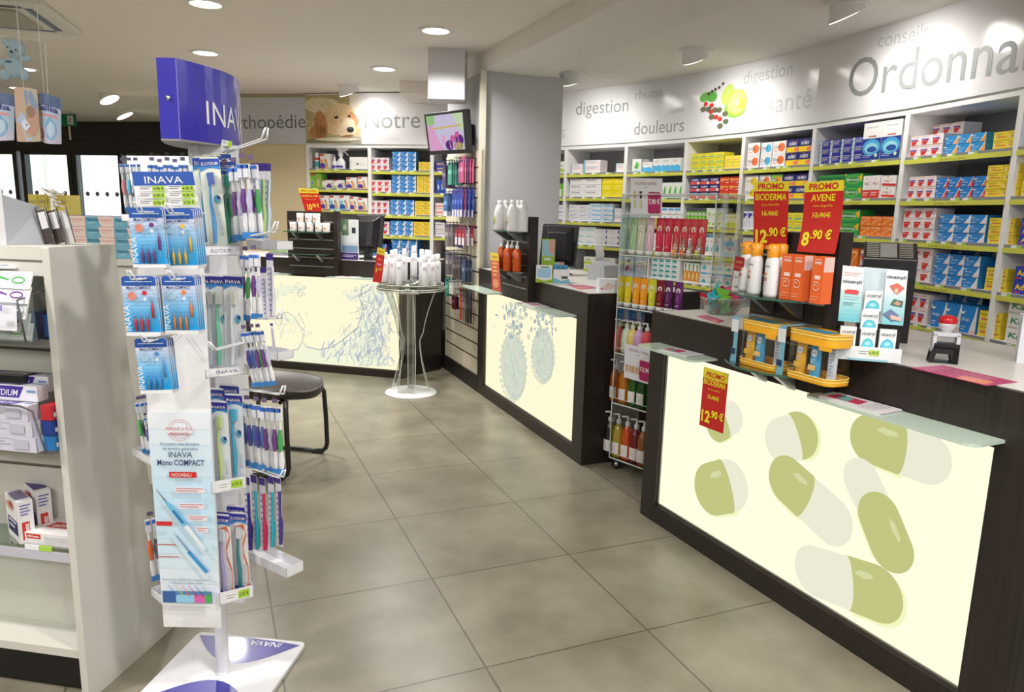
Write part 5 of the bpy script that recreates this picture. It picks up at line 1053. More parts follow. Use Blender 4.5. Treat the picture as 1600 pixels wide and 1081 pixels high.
for i, (px, y) in enumerate(((784, -.10), (793, -.14), (800, -.09), (808, -.10))):
    t = thing('pump_bottle', 'orange liquid pump bottle, %s on the lower glass shelf of middle board' % ('leftmost', 'second from left', 'third from left', 'rightmost')[i], 'bottle', bplace(F2, px, y, SB2+.0005), F2.yaw-.4, 'orange pump bottles on the lower glass shelf')
    MB().lathe([(0, 0), (.026, 0), (.028, .008), (.028, .125), (.02, .142), (.012, .148), (0, .148)], pm('orange_liquid', (206, 84, 26), .15), n=18).build('bottle', t)
    MB().lathe([(.012, .147), (.013, .168), (.006, .17), (.006, .19), (0, .19)], WHITEP).box(-.008, .03, -.006, .006, .186, .196, WHITEP).build('pump', t)
    mb = MB(); f = Face(mb, .036, .08, fn=lambda a, b, l: ((.0287+l)*math.sin(-.6+a*33), -(.0287+l)*math.cos(-.6+a*33), .03+b)); f.R(0, 0, 1, 1, (150, 200, 206)); f.R(0, .78, 1, .9, (40, 60, 130)); f.T('bio', .5, .9, .1, (40, 60, 130), .4, 'c'); f.P([(.5, .65), (.8, .5), (.5, .35), (.2, .5)], (226, 210, 60)); mb.build('label', t)
# vitamin display on the middle counter
P = at_z(837, 441, .991); Q = at_z(889, 442, .991); FV = Frame(P, to=Q); t = thing('counter_display', 'lime green cardboard vitamin display on the middle counter', 'display stand', (FV.o.x, FV.o.y, .991), FV.yaw)
LG = pm('card_lime', (150, 190, 40), .45); W = FV.len
MB().box(0, W, 0, .006, 0, .05, LG).box(0, W, .006, .1, 0, .004, LG).build('tray', t)
mb = MB(); mb.box(.04, .04+W*.4, .07, .075, 0, .27, LG); f = Face(mb, W*.4, .27, fn=lambda a, b, l: (.04+a, .07-l, b)); f.R(.02, .6, .98, .98, (150, 196, 206)); f.P([(.5, .98), (.98, .98), (.98, .62), (.6, .7)], (206, 160, 140)); f.R(.2, .5, .7, .56, (214, 226, 214)); mb.build('header_card', t)
mb = MB(); mb.box(0, W*.48, -.008, 0, 0, .11, CARD); f = Face(mb, W*.48, .11, y=-.008); f.R(.08, .3, .92, .8, (160, 206, 236)); f.P([(0, 0), (1, 0), (1, .2), (.5, .1), (0, .24)], (150, 190, 40)); f.R(.3, .84, .8, .92, (90, 150, 90)); mb.build('front_card', t)
mb = MB(); mb.box(W*.52, W, -.008, 0, 0, .085, CARD); f = Face(mb, W*.48, .085, fn=lambda a, b, l: (W*.52+a, -.008-l, b)); f.P([(0, 0), (1, 0), (1, .3), (.5, .15), (0, .4)], (120, 190, 220)); f.R(.5, .3, .9, .5, (60, 90, 60)); mb.build('front_card', t)
for i in range(3):
    mb = MB(); mb.lathe([(0, 0), (.013, 0), (.013, .07)], col(240, 240, 240)).lathe([(.013, .06), (.014, .06), (.014, .105), (0, .106)], col(60, 150, 206)); one(mb, 'vitamin_tube', 'blue-capped vitamin tube, %s in the lime cardboard display' % ('left', 'middle', 'right')[i], 'tube', FV.w(W*.6+i*.032, .03, .996), 0, 'blue-capped vitamin tubes')
mb = MB(); mb.box(0, .07, 0, .004, 0, .12, CARD); f = Face(mb, .07, .12); f.R(0, .3, 1, 1, (170, 200, 206)); f.P([(.5, 1), (1, 1), (1, .5), (.7, .6)], (206, 150, 140)); one(mb, 'leaflet', 'small pale leaflet standing behind the blue-capped vitamin tubes', 'leaflet', FV.w(W*.56, .085, .996), FV.yaw)
# paper holder / printer on the middle counter
P = at_z(918, 436, .991); t = thing('receipt_printer', 'grey receipt printer with curled paper on the middle counter', 'printer', P, -.9)
MB().prism([(0, 0), (.16, 0), (.15, .10), (.06, .13), (0, .09)], 0, .14, pm('printer_grey', (176, 180, 186), .5), 'y').build('housing', t, .006)
mb = MB(); mb.add([(.02+.02*math.sin(k*.6), y_, .11+.02*k) for k in range(7) for y_ in (.03, .11)], [(2*k, 2*k+1, 2*k+3, 2*k+2) for k in range(6)], WHITEP, smooth=True); mb.build('paper', t)
mb = MB(); mb.box(0, .12, 0, .08, 0, .075, CARD); f = Face(mb, .12, .075); f.P([(.1, .2), (.4, .8), (.8, .5), (.5, .2)], (226, 200, 200)); f.O(.12, .3, .05, .08, (200, 80, 100), 8); one(mb, 'business_card_box', 'small pale box at the right end of the middle counter', 'box', at_z(936, 457, .991), .1)
# ---- far counter
TUBW = pm('tub_white', (238, 234, 232), .4)
def tub(px, z, y, lab):
    t = thing('pill_tub', lab, 'jar', bplace(F1, px, y, z), F1.yaw, 'white pill tubs on the far display board')
    MB().lathe([(0, 0), (.028, 0), (.03, .004), (.03, .055), (.028, .058), (0, .058)], TUBW, n=18).build('tub', t); MB().lathe([(.0315, .056), (.0315, .074), (.029, .076), (0, .076)], TUBW, n=18).build('lid', t)
    mb = MB(); f = Face(mb, .04, .04, fn=lambda a, b, l: ((.0305+l)*math.sin(-.66+a*33), -(.0305+l)*math.cos(-.66+a*33), .01+b)); f.P([(.1, .5), (.4, .8), (.8, .75), (.9, .55), (.5, .45)], (196, 110, 60)); f.R(.3, .3, .7, .36, (90, 70, 60)); mb.build('label', t)
for i, px in enumerate((460, 473, 486, 499, 511)): tub(px, SA1+.0005, -.09, 'white pill tub, %s in the bottom row on the far board' % ('leftmost', 'second', 'third', 'fourth', 'rightmost')[i])
for i, px in enumerate((471, 484, 496)): tub(px, SA1+.0765, -.085, 'white pill tub, %s of three stacked on top on far board' % ('leftmost', 'middle', 'rightmost')[i])
t = thing('leaflet_holder', 'leaflet display with purple foot beside the far till monitor', 'display stand', F1.w(.665, .08, .991), F1.yaw); w_ = .16
mb = MB(); mb.box(0, w_, 0, .006, .0, .20, CARD); f = Face(mb, w_, .2); f.R(0, 0, 1, .3, (70, 50, 120)); f.R(.04, .32, .98, .6, (130, 160, 196)); f.R(.04, .6, .96, .72, (214, 222, 230)); f.L(.1, .18, .9, 2, .06, (200, 190, 220), .03); mb.build('front_panel', t)
mb = MB(); mb.box(0, w_, .012, .016, 0, .34, CARD); f = Face(mb, w_, .34, fn=lambda a, b, l: (a, .012-l, b)); f.R(0, .6, .42, 1, (110, 140, 110)); f.O(.2, .8, .12, .08, (180, 190, 170), 10); f.R(.5, .62, .96, .97, (226, 228, 232)); f.R(.62, .66, .84, .8, (50, 50, 60)); mb.build('back_panel', t)
mb = MB(); mb.box(0, .09, 0, .004, 0, .31, BK); f = Face(mb, .09, .31); f.O(.5, .55, .12, .05, (90, 80, 60), 8); f.R(.2, .85, .8, .88, (80, 76, 70)); one(mb, 'black_card_sign', 'black card sign standing left of the far display board', 'sign', F1.w(.055, .35, .991), F1.yaw)
mb = MB(); mb.box(0, .3, 0, .2, 0, .03, pm('grey_tray', (130, 130, 134), .5)); mb.box(.02, .2, .02, .16, .03, .06, col(150, 180, 120)); mb.box(.03, .2, .03, .15, .06, .075, col(220, 220, 220)); one(mb, 'document_tray', 'grey tray of green and white papers on the far counter', 'tray', F1.w(-.12, .18, .991), F1.yaw)
mb = MB(); mb.box(0, .2, 0, .12, 0, .05, CARD); f = Face(mb, .2, .05); f.P([(.1, .3), (.3, .7), (.5, .6), (.4, .3)], (214, 140, 70)); f.L(.55, .7, .95, 3, .2, (120, 120, 120), .06); one(mb, 'pill_box', 'flat white box on the right end of the far counter', 'box', F1.w(.99, .1, .991), F1.yaw)
mb = MB(); mb.box(0, .14, 0, .06, 0, .014, BK); one(mb, 'bar_code_reader', 'black handset lying in front of the far till monitor', 'device', F1.w(.90, .04, .991), F1.yaw+.2)
# ================================================================ tall toothbrush display stand (left foreground)
PX, PY = -.86, 1.99
t = thing('display_stand', 'tall white rotating toothbrush display stand with a blue curved sign on top', 'display stand', (PX, PY, 0), math.radians(-7))
SW_ = pm('stand_white', (228, 229, 234), .6); SB_ = pm('stand_blue', (52, 48, 150), .3, coat=.3)
def S_(x, y, z=0): return Vector((x-PX, y-PY, z))
mb = MB(); bw = .187; o = rrect(-bw, bw, -bw, bw, .02, 4); mb.prism(o, 0, .012, SW_)
def lens(y0, y1, bulge, n=14):
    up = [(-bw+.012+(2*bw-.024)*i/n, y0+bulge*math.sin(math.pi*i/n)) for i in range(n+1)]; dn = [(-bw+.012+(2*bw-.024)*i/n, y1-bulge*1.0*math.sin(math.pi*i/n)) for i in range(n+1)]; return dn+up[::-1]
for sgn in (1, -1):
    pts = [(-bw+.012+(2*bw-.024)*i/14, sgn*(bw-.02-.012*0+.012*math.sin(math.pi*i/14))) for i in range(15)]+[(bw-.012-(2*bw-.024)*i/14, sgn*(bw-.02-.125*math.sin(math.pi*i/14))) for i in range(15)]
    if sgn < 0: pts = pts[::-1]
    mb.poly([(x, y, .0125) for x, y in pts[::-1]], SB_)
mb.text('INAVA', .036, WHITEP, lambda a, b: (.115-a, .168-b, .0132), 'l', shear=.2); mb.build('base_plate', t)
MB().lathe([(.019, .01), (.019, 1.60)], SW_, n=20).lathe([(.021, .012), (.021, .02), (.019, .02)], SW_, n=20).build('pole', t)
# sign box: a lens plan with two blunt ends
sy0, sy1 = -.15, .255; n = 14; R_ = [(.028+.052*math.sin(math.pi*i/n), sy0+(sy1-sy0)*i/n) for i in range(n+1)]; L_ = [(-.020-.052*math.sin(math.pi*i/n), sy0+(sy1-sy0)*i/n) for i in range(n+1)]
rz = math.radians(7); c_, s_ = math.cos(rz), math.sin(rz); tr = lambda p: (p[0]*c_-p[1]*s_, p[0]*s_+p[1]*c_)
BLUES = pm('sign_blue', (44, 38, 168), .28, coat=.5); mb = MB(); pl = [tr(p) for p in R_+L_[::-1]]
mb.prism(pl, 1.575, 1.765, BLUES); mb.prism(pl, 1.571, 1.575, pm('sign_underside', (150, 144, 136), .5)); 
mb.lathe([(0, 0), (.006, 0), (.006, .003), (0, .003)], CHROME, (tr((.004, sy0-.004))[0], tr((.004, sy0-.004))[1], 1.672), 12, 'y')
mb.tube([(tr((.028, sy0-.0005))[0], tr((.028, sy0-.0005))[1], z) for z in (1.575, 1.765)], .0015, col(120, 116, 200), 6)
mb.tube([(tr((.028, sy1))[0], tr((.028, sy1))[1], z) for z in (1.575, 1.765)], .002, WHITEP, 6)
def sg(a, b):
    s2 = .16*(sy1-sy0)+a; u = s2/(sy1-sy0); p = tr((.028+.052*math.sin(math.pi*min(1, u))+.0012, sy0+s2)); return (p[0], p[1], 1.622+b)
mb.text('INAVA', .084, WHITEP, lambda a, b: sg(a*1.0+.02, b), 'l', spacing=1.05)
mb.build('sign', t)
# posters / price cards
def card_px(c4, depths):
    return [at_y(px, py, Y) for (px, py), Y in zip(c4, depths)]
def flat_card(name, label, cat, c4, depths, draw, base=WHITEP, parent=None, th=.002, group=None):
    P = card_px(c4, depths); c = sum(P, Vector())/4; q = quadfn(*[p-c for p in P]); mb = MB()
    mb.add([q(0, 0), q(1, 0), q(1, 1), q(0, 1), q(0, 0, -th), q(1, 0, -th), q(1, 1, -th), q(0, 1, -th)], [(0, 1, 2, 3), (7, 6, 5, 4), (0, 4, 5, 1), (1, 5, 6, 2), (2, 6, 7, 3), (3, 7, 4, 0)], base)
    draw(Face(mb, 1, 1, fn=lambda a, b, l: q(a, b, l)))
    if parent is not None:
        o = mb.build(name, parent); o.location = parent.matrix_world.inverted() @ c if False else Vector((c.x-parent.location.x, c.y-parent.location.y, c.z)); 
        a = parent.rotation_euler.z; v = o.location.copy(); o.location = (v.x*math.cos(-a)-v.y*math.sin(-a), v.x*math.sin(-a)+v.y*math.cos(-a), v.z); o.rotation_euler = (0, 0, -a); return o
    return one(mb, name, label, cat, c, group=group)
def prices(f):
    f.R(0, .62, 1, 1, (44, 88, 176)); f.T('INAVA', .5, .68, .2, WH, .62, 'c')
    for i, v in enumerate((.46, .27, .07)):
        for u, p in ((.1, ('4.90 €', '4.90 €', '4.90 €')[i]), (.58, ('4.90 €', '4.90 €', '3.50 €')[i])):
            f.R(u-.02, v, u+.2, v+.16, (232, 232, 234)); f.L(u, v+.12, u+.18, 2, .05, (120, 120, 124), .015); f.R(u+.2, v, u+.4, v+.16, (176, 212, 76)); f.T(p, u+.3, v+.035, .09, (40, 50, 30), .17, 'c')
CY = 1.80
flat_card('price_card', 'white and blue card listing six prices at the top of the toothbrush stand', 'sign', [(214, 326), (312, 324), (301, 268), (206, 268)], (CY-.0, CY, CY, CY), prices)
def poster(f):
    V = lambda y: (979-y)/559.; U = lambda x, y: (x-(214+42*(y-420)/559.))/(104-14*(y-420)/559.)
    WP, HP = .155, 1.0
    for i in range(12): y0 = 930-i*25; f.R(0, V(y0), 1, V(y0-25), (232-int(34*math.sin(i/11*3.1)), 238-int(10*math.sin(i/11*3.1)), 246))
    def rib(pts, w_, c, closed=False):
        f.k += 1; k = f.k; f.mb.ribbon([(U(x, y)*WP, V(y)*HP) for x, y in pts], w_, col(*c), lambda a, b: f._p(a/WP, b/HP, k), closed=closed)
    for r in (15, 19): rib([(281+r*math.cos(a), 657+r*.85*math.sin(a)) for a in ring(24)], .0012, (206, 150, 150), True)
    f.R(.3, V(662), .72, V(652), (226, 232, 240)); f.T('MARQUE LA PLUS', .5, V(657), .009, (214, 96, 90), .42, 'c', shear=.3); f.T('PRESCRITE', .5, V(665), .009, (214, 96, 90), .3, 'c')
    f.T('Brossettes interdentaires', .5, V(680), .009, (70, 110, 150), .62, 'c'); f.T('de dernière génération', .5, V(687.5), .009, (70, 110, 150), .56, 'c')
    f.T('INAVA', .5, V(698.5), .016, (50, 70, 110), .38, 'c'); f.T('Mono COMPACT', .5, V(711), .016, (50, 60, 110), .76, 'c', bold=.012)
    f.R(.3, V(730), .74, V(721), (206, 40, 40)); f.T('NOUVEAU', .5, V(728.5), .010, WH, .32, 'c')
    rib([(245, 748), (262, 770)], [.001, .004], (90, 100, 130)); rib([(260, 768), (268, 776), (292, 806)], [.005, .013, .015], (110, 190, 226)); rib([(272, 782), (288, 802)], .007, (50, 120, 180)); rib([(292, 806), (323, 846)], [.014, .012], (206, 226, 238)); rib([(294, 808), (321, 843)], [.009, .008], (232, 240, 246))
    rib([(274, 818), (298, 850)], [.006, .008], (190, 216, 232)); rib([(297, 848), (326, 882)], [.010, .011], (60, 150, 210)); rib([(278, 822), (300, 850)], [.0015, .003], (60, 110, 160))
    for x, y, w_ in ((276, 748, 46), (282, 773, 40), (297, 792, 30), (310, 810, 18)): u = U(x, y); f.R(u, V(y+5), min(.97, u+w_/95), V(y-4), (238, 228, 234)); f.L(u+.02, V(y-1), min(.95, u+w_/100), 2, .006, (190, 120, 130), .002)
    f.R(.06, V(805), .32, V(798), (206, 44, 44)); f.L(.03, V(836), .36, 1, .01, (200, 90, 90), .003); f.L(.03, V(856), .4, 1, .01, (200, 90, 90), .003)
    f.T('Retrouvez la simplicité des brossettes Inava', .5, V(894), .007, (110, 120, 140), .8, 'c'); f.T('6 références, 6 couleurs, 6 tailles', .5, V(899), .007, (110, 120, 140), .56, 'c')
    f.R(.08, V(931), .92, V(911), (90, 140, 190)); f.R(.09, V(930), .3, V(912), (60, 100, 160)); f.R(.31, V(930), .62, V(917), (150, 206, 236)); f.R(.62, V(930), .8, V(917), (220, 100, 180)); f.R(.8, V(930), .91, V(917), (80, 180, 90))
    for i, c in enumerate(((60, 120, 200), (214, 200, 60), (230, 110, 50), (200, 50, 60), (120, 60, 140), (80, 160, 70))): x = 268+i*10.5; rib([(x, 900), (x+13, 918)], [.0008, .003], c)
    f.L(.08, V(936), .9, 2, .008, (196, 200, 206), .002); rib([(296, 977), (318, 972), (334, 969), (344, 969)], .0008, (120, 124, 134))
flat_card('poster_panel', None, None, [(256, 979), (346, 981), (318, 420), (214, 420)], (1.83, 1.83, 1.82, 1.82), poster, parent=t, th=.006)
flat_card('back_card', None, None, [(217, 420), (318, 420), (312, 324), (212, 326)], (1.82, 1.82, 1.81, 1.81), lambda f: None, parent=t, th=.004)
# ---- packs
PUR = (112, 60, 140); GRNH = (70, 170, 90)
def set_pose(o, top, bot, normal_to=None, twist=0.):
    """stand a pack between a top and a bottom point, turned to face a direction"""
    z = (top-bot).normalized(); y = Vector(normal_to) if normal_to else Vector((0, 1, 0)); y = (y-z*y.dot(z)).normalized(); x = y.cross(z)
    M = Matrix((x, y, z)).transposed().to_4x4(); M = M @ Matrix.Rotation(twist, 4, 'Z'); M.translation = bot; o.matrix_world = M
_packs = {}
def copy_pack(key, maker):
    if key not in _packs: _packs[key] = maker(); return _packs[key]
    s = _packs[key]; r = s.copy(); COL.objects.link(r)
    for ch in list(s.children): c = ch.copy(); COL.objects.link(c); c.parent = r
    return r
def brush_card(c, n=3, pale=False):
    """blister card of small interdental brushes, 0.085 x 0.148"""
    def mk():
        r = bpy.data.objects.new('interdental_brush_pack', None); COL.objects.link(r); r.empty_display_size = .02
        mb = MB(); W, H = .085, .150; o = rrect(-W/2, W/2, 0, H, .009, 3); mb.prism(o, 0, .0012, WHITEP, 'y')
        f = Face(mb, W, H, fn=lambda a, b, l: (-W/2+a, -l, b))
        for i in range(12): f.R(.0, .06+i*.065, 1, .06+(i+1)*.065, (24+i*17, 166+i*5, 238+i))
        f.P([(0, .84), (1, .84), (1, .97), (.92, 1), (.08, 1), (0, .97)], (36, 88, 176)); f.R(.1, .90, .9, .915, (200, 220, 240)); f.R(0, .0, 1, .06, (238, 240, 242))
        f.T('Mono COMPACT', .5, .785, .05, (60, 70, 120), .72, 'c', bold=.01); f.O(.28, .67, .13, .075, (230, 160, 140) if not pale else (190, 220, 236), 18); f.O(.28, .67, .1, .058, (220, 140, 124) if not pale else (160, 200, 226), 16)
        f.O(.66, .72, .07, .04, c, 12); f.O(.66, .62, .05, .03, (220, 236, 246), 12)
        f.k += 1; k = f.k; f.mb.text('INAVA', .022, col(240, 244, 250), lambda a, b: f._p((.015-b+.002)/W+.0, (.012+a)/H, k) if False else (-W/2+.016-b*1.0, -.0004*k, .014+a), 'l')
        mb.build('card', r)
        for (u, v0, v1) in ((.3, .08, .38), (.48, .08, .38), (.66, .08, .38), (.84, .3, .62)):
            x = -W/2+u*W; q = MB(); q.lathe([(0, 0), (.0032, .0), (.0036, H*(v1-v0)*.5), (.0028, H*(v1-v0)*.62), (.0012, H*(v1-v0)*.72), (0, H*(v1-v0)*.98)], pm('brush_%d_%d_%d' % c, c, .3), (x, -.0045, v0*H), 10); q.build('brush', r)
            q = MB(); q.tube([(x, -.0045, v0*H+.002 if v0 < .2 else (v0-.14)*H), (x, -.0045, v1*H+.006)], .0046, BLIST, 8); q.build('blister', r)
        return r
    return mk
def hook(pa, pb, par, tip=True):
    """white wire peg: two rods with an upturned tip"""
    a, b = Vector(pa), Vector(pb); d = (b-a).normalized(); s = d.cross(Vector((0, 0, 1))).normalized()*.006; mb = MB()
    e1 = b+Vector((0, 0, .022))+d*.018
    mb.tube([a-s, b-s, e1-s*.6, e1+s*.6, b+s, a+s], .0022, SW_, 6)
    o = mb.build('hook', par); o.parent = par; o.matrix_parent_inverse = Matrix.Identity(4)
    ang = par.rotation_euler.z; me = o.data
    R2 = Matrix.Rotation(-ang, 4, 'Z') @ Matrix.Translation(-Vector(par.location)); me.transform(R2); return o
def pose_card(o, pxt, pyt, pxb, pyb, Y, Yb=None, tw=0.):
    top = at_y(pxt, pyt, Y); bot = at_y(pxb, pyb, Yb or Y); set_pose(o, top, bot, None, tw); return (top-bot).length
def lay(nm, label, cat, o, group=None): o.name = nm; tag(o, label, cat, group)
rows = [((228, 325, 236, 418), (120, 50, 130), 'purple', 1.70, 3, False, 'upper row left'), ((276, 327, 285, 420), (240, 190, 60), 'yellow', 1.72, 5, True, 'upper row right'),
        ((217, 431, 226, 524), (206, 36, 52), 'red', 1.685, 3, False, 'middle row left'), ((279, 431, 286, 521), (240, 130, 50), 'orange', 1.70, 4, True, 'middle row right'),
        ((236, 528, 246, 614), (80, 150, 210), 'blue', 1.70, 4, True, 'lower row')]
HK = []
for (a, b, c_, d_), colr, nm, Y, n_, pale, pos in rows:
    for k in range(n_):
        o = copy_pack('b'+nm, brush_card(colr, 3, pale)); sh = k*3.2; Yk = Y+.011*k
        pose_card(o, a+sh, b-.5*k, c_+sh, d_-.5*k, Yk); L = (at_y(a+sh, b, Yk)-at_y(c_+sh, d_, Yk)).length; o.scale = (L/.150,)*3
        lay('interdental_brush_pack', '%s brush blister card, %s of the %s on the stand' % (nm, ('frontmost', 'second', 'third', 'fourth', 'fifth')[k], pos), 'pack', o, '%s interdental brush packs' % nm)
    hk = at_y(a-8, b+6, Y-.045); hook((hk.x+.012, 1.815, hk.z+.0), (hk.x, Y-.045, hk.z), t)
p_ = at_y(345, 548, 1.70); hook((p_.x+.01, 1.815, p_.z), (p_.x-.02, 1.71, p_.z), t)
# right-hand trays, pegs and brushes
def tray(cx, cy, z, w_, yaw, text, price=None, d=.055, h_=.024):
    mb = MB(); M = Matrix.Translation(Vector((cx, cy, z))) @ Matrix.Rotation(yaw, 4, 'Z')
    mb.box(-w_/2, w_/2, 0, .002, 0, h_, SW_, M).box(-w_/2, w_/2, d-.002, d, 0, h_, SW_, M).box(-w_/2, -w_/2+.002, 0, d, 0, h_, SW_, M).box(w_/2-.002, w_/2, 0, d, 0, h_, SW_, M).box(-w_/2, w_/2, 0, d, 0, .002, SW_, M)
    f = Face(mb, w_, h_, fn=lambda a, b, l: M @ Vector((-w_/2+a, -l, b)))
    if text: f.R(.12, .15, .88, .85, (244, 244, 246)); f.T(text, .5, .34, .4, (70, 80, 130), .5, 'c')
    if price: f.R(.16, .2, .55, .8, (238, 238, 238)); f.L(.2, .6, .5, 2, .2, (130, 130, 134), .05); f.R(.55, .2, .88, .85, (170, 212, 70)); f.T(price, .715, .38, .3, (30, 40, 20), .28, 'c')
    Mi = Matrix.Rotation(-t.rotation_euler.z, 4, 'Z') @ Matrix.Translation(-Vector(t.location)); mb.v = [Mi @ Vector(p) for p in mb.v]
    mb.build('tray', t)
def tray_px(pxl, pxr, py, Yl, Yr, text, price=None, d=.06, h_=.024):
    a = at_y(pxl, py, Yl); b = at_y(pxr, py, Yr); b.z = a.z; w_ = (b-a).length; c = (a+b)/2; tray(c.x, c.y, a.z, w_, math.atan2(b.y-a.y, b.x-a.x), text, price, d, h_); return a, b
tray_px(314, 376, 400, 1.82, 1.88, 'ELGYDIUM', d=.08); tray_px(322, 388, 591, 1.82, 1.88, 'INAVA', d=.08); tray_px(331, 386, 772, 1.82, 1.87, None, '4.70 €', h_=.034, d=.08); tray_px(343, 397, 946, 1.82, 1.87, None, '3.50 €', h_=.036, d=.08)
tray_px(386, 432, 388, 2.06, 2.0, None, h_=.024); tray_px(386, 434, 556, 2.06, 2.0, None); tray_px(389, 447, 876, 2.02, 1.92, None, h_=.03)
tray_px(207, 236, 712, 1.98, 1.90, None, h_=.024, d=.03); tray_px(236, 262, 930, 1.98, 1.90, None, h_=.024, d=.03); tray_px(190, 216, 345, 1.98, 1.90, None, h_=.018, d=.03)
hook(at_y(352, 238, 1.95), at_y(413, 217, 1.72), t); hook(at_y(357, 376, 1.95), at_y(428, 362, 1.72), t); hook(at_y(382, 497, 1.95), at_y(436, 497, 1.72), t); hook(at_y(376, 607, 1.95), at_y(440, 616, 1.72), t); hook(at_y(380, 725, 1.95), at_y(440, 746, 1.74), t)
MB_ = MB(); MB_.box(-.004, .075, -.004, .09, .25, 1.58, SW_); MB_.build('core_panel', t)
def toothbrush_pack(key, c_head, c_handle, w_=.042, h_=.205, tab=(60, 50, 150), word_=None, back=(238, 240, 244), edge=None, swirl=None):
    def mk():
        r = bpy.data.objects.new('toothbrush_pack', None); COL.objects.link(r); r.empty_display_size = .02; x0, x1 = -w_/2, w_/2
        if back:
            mb = MB(); mb.prism(rrect(x0, x1, 0, h_, .008, 3), 0, .001, col(*back), 'y'); f = Face(mb, w_, h_, fn=lambda a, b, l: (x0+a, -l, b)); f.P([(0, .88), (1, .88), (1, .98), (.0, .98)], tab)
            f.P([(0, .84), (.5, .89), (1, .86), (1, .9), (0, .9)], (60, 140, 210))
            if word_: f.T(word_, .5, .91, .035, WH, .8, 'c', bold=.01, shear=.05)
            if swirl: f.k += 1; k = f.k; f.mb.ribbon([(.3, .8), (.8, .84), (.95, .75), (.72, .6), (.72, .5), (.95, .35), (.95, .12), (.6, .04), (.2, .0)], .05, col(*swirl), lambda a, b: f._p(a, b, k)); f.R(.1, .02, .7, .1, (60, 70, 180))
            else: f.O(.72, .66-.12, .16, .045, (90, 170, 200), 14); f.P([(.72, .54), (.88, .54), (.85, .575), (.72, .585)], (30, 50, 130))
            f.k += 1; k = f.k; f.mb.text('INAVA' if word_ == 'INAVA' else 'ELGYDIUM', .012, col(180, 184, 196), lambda a, b: (x1-.006-b*0+b*-1+.0, -.0004*k, .03+a), 'l')
            mb.build('card', r)
        q = MB(); s = pm('tb_%d_%d_%d' % c_handle, c_handle, .25); hd = pm('tb_%d_%d_%d' % c_head, c_head, .35)
        q.tube([(-.002, -.006, .012), (.001, -.007, h_*.3), (-.003, -.006, h_*.5), (-.001, -.006, h_*.66), (-.004, -.006, h_*.82)], [.004, .0052, .0036, .0026, .0036], s, 8); q.build('handle', r)
        q = MB(); q.box(-.002, .010, -.012, -.004, h_*.70, h_*.83, hd); q.build('bristles', r)
        q = MB(); ins = .004; pr = [(x0+ins, .0), (x1-ins, .0), (x1-ins, h_*.86), (x1-ins-.01, h_*.885), (x0+ins+.01, h_*.885), (x0+ins, h_*.86)]
        n = len(pr); q.add([(p[0], -.014, p[1]) for p in pr], [tuple(range(n))], BLIST); q.build('blister', r)
        return r
    return copy_pack(key, mk)
def clear_pack(key, c1, c2, h_=.235, w_=.034):
    """hanging clear sleeve with two brushes head up"""
    def mk():
        r = bpy.data.objects.new('toothbrush_pack', None); COL.objects.link(r); r.empty_display_size = .02
        q = MB(); o = [(-w_/2, .01), (w_/2, .01), (w_/2, h_*.84), (w_*.2, h_*.93), (w_*.2, h_), (-w_*.2, h_), (-w_*.2, h_*.93), (-w_/2, h_*.84)]
        q.add([(p[0], -.007, p[1]) for p in o], [tuple(range(8))], BLIST); q.build('sleeve', r)
        for sx, c in ((-.008, c1), (.009, c2)):
            b = MB(); cm = pm('tb_%d_%d_%d' % c, c, .25)
            b.tube([(sx, 0, .012), (sx+.001, 0, h_*.16), (sx, 0, h_*.30)], [.006, .0085, .0055], WHITEP, 8); b.tube([(sx, -.001, h_*.28), (sx-.001, -.001, h_*.42), (sx, 0, h_*.55)], [.0055, .0085, .005], cm, 8)
            b.tube([(sx, 0, h_*.53), (sx, 0, h_*.68)], .0045, WHITEP, 8); b.box(sx-.0065, sx+.0065, -.004, .003, h_*.66, h_*.82, WHITEP)
            b.build('toothbrush', r); b = MB(); b.box(sx-.006, sx+.006, -.011, -.004, h_*.67, h_*.81, col(226, 230, 240)); b.box(sx-.006, sx+.006, -.0115, -.004, h_*.77, h_*.81, col(50, 110, 210)); b.build('bristles', r)
        b = MB(); b.box(-w_/2+.001, w_/2-.001, -.0075, .004, .0, .016, col(60, 130, 200)); b.build('end_cap', r); b = MB(); b.box(-.008, .008, -.0078, -.006, h_*.88, h_*.93, col(110, 90, 130)); b.build('hang_tab', r)
        return r
    return copy_pack(key, mk)
pos_w = ('leftmost', 'second', 'third', 'fourth', 'fifth', 'sixth', 'seventh')
def put(o, pxt, pyt, pxb, pyb, Y, h_, label, grp, nt=(0, 1, 0), Yb=None):
    top = at_y(pxt, pyt, Y); bot = at_y(pxb, pyb, Yb or Y); set_pose(o, top, bot, nt); o.scale = ((top-bot).length/h_,)*3; lay('toothbrush_pack', label, 'pack', o, grp)
DR = (.35, .94, 0)
# upper tray: two large lime-edged packs
for i, (xt, xb) in enumerate(((326, 341), (353, 361))): put(toothbrush_pack('el%d' % i, ((90, 110, 190), (50, 170, 150))[i], ((90, 160, 220), (60, 170, 140))[i], .05, .21, (40, 80, 180), 'ELGYDIUM', (236, 242, 226)), xt, 245-5*i+10*i, xb, 388, 1.87+.03*i, .21, 'lime-edged toothbrush pack, %s of two in the top tray of the stand' % ('left', 'right')[i], 'lime-edged toothbrush packs', (.1, 1, 0))
for i in range(3): put(toothbrush_pack('elb', (90, 110, 190), (90, 160, 220), .05, .21, (40, 80, 180), 'ELGYDIUM', (236, 242, 226)), 316+14*i, 244-3*i, 326+12*i, 386, 1.93+.012*i, .21, 'toothbrush pack behind the two lime-edged ones, %s in the top tray' % pos_w[i], 'lime-edged toothbrush packs behind', (.1, 1, 0))
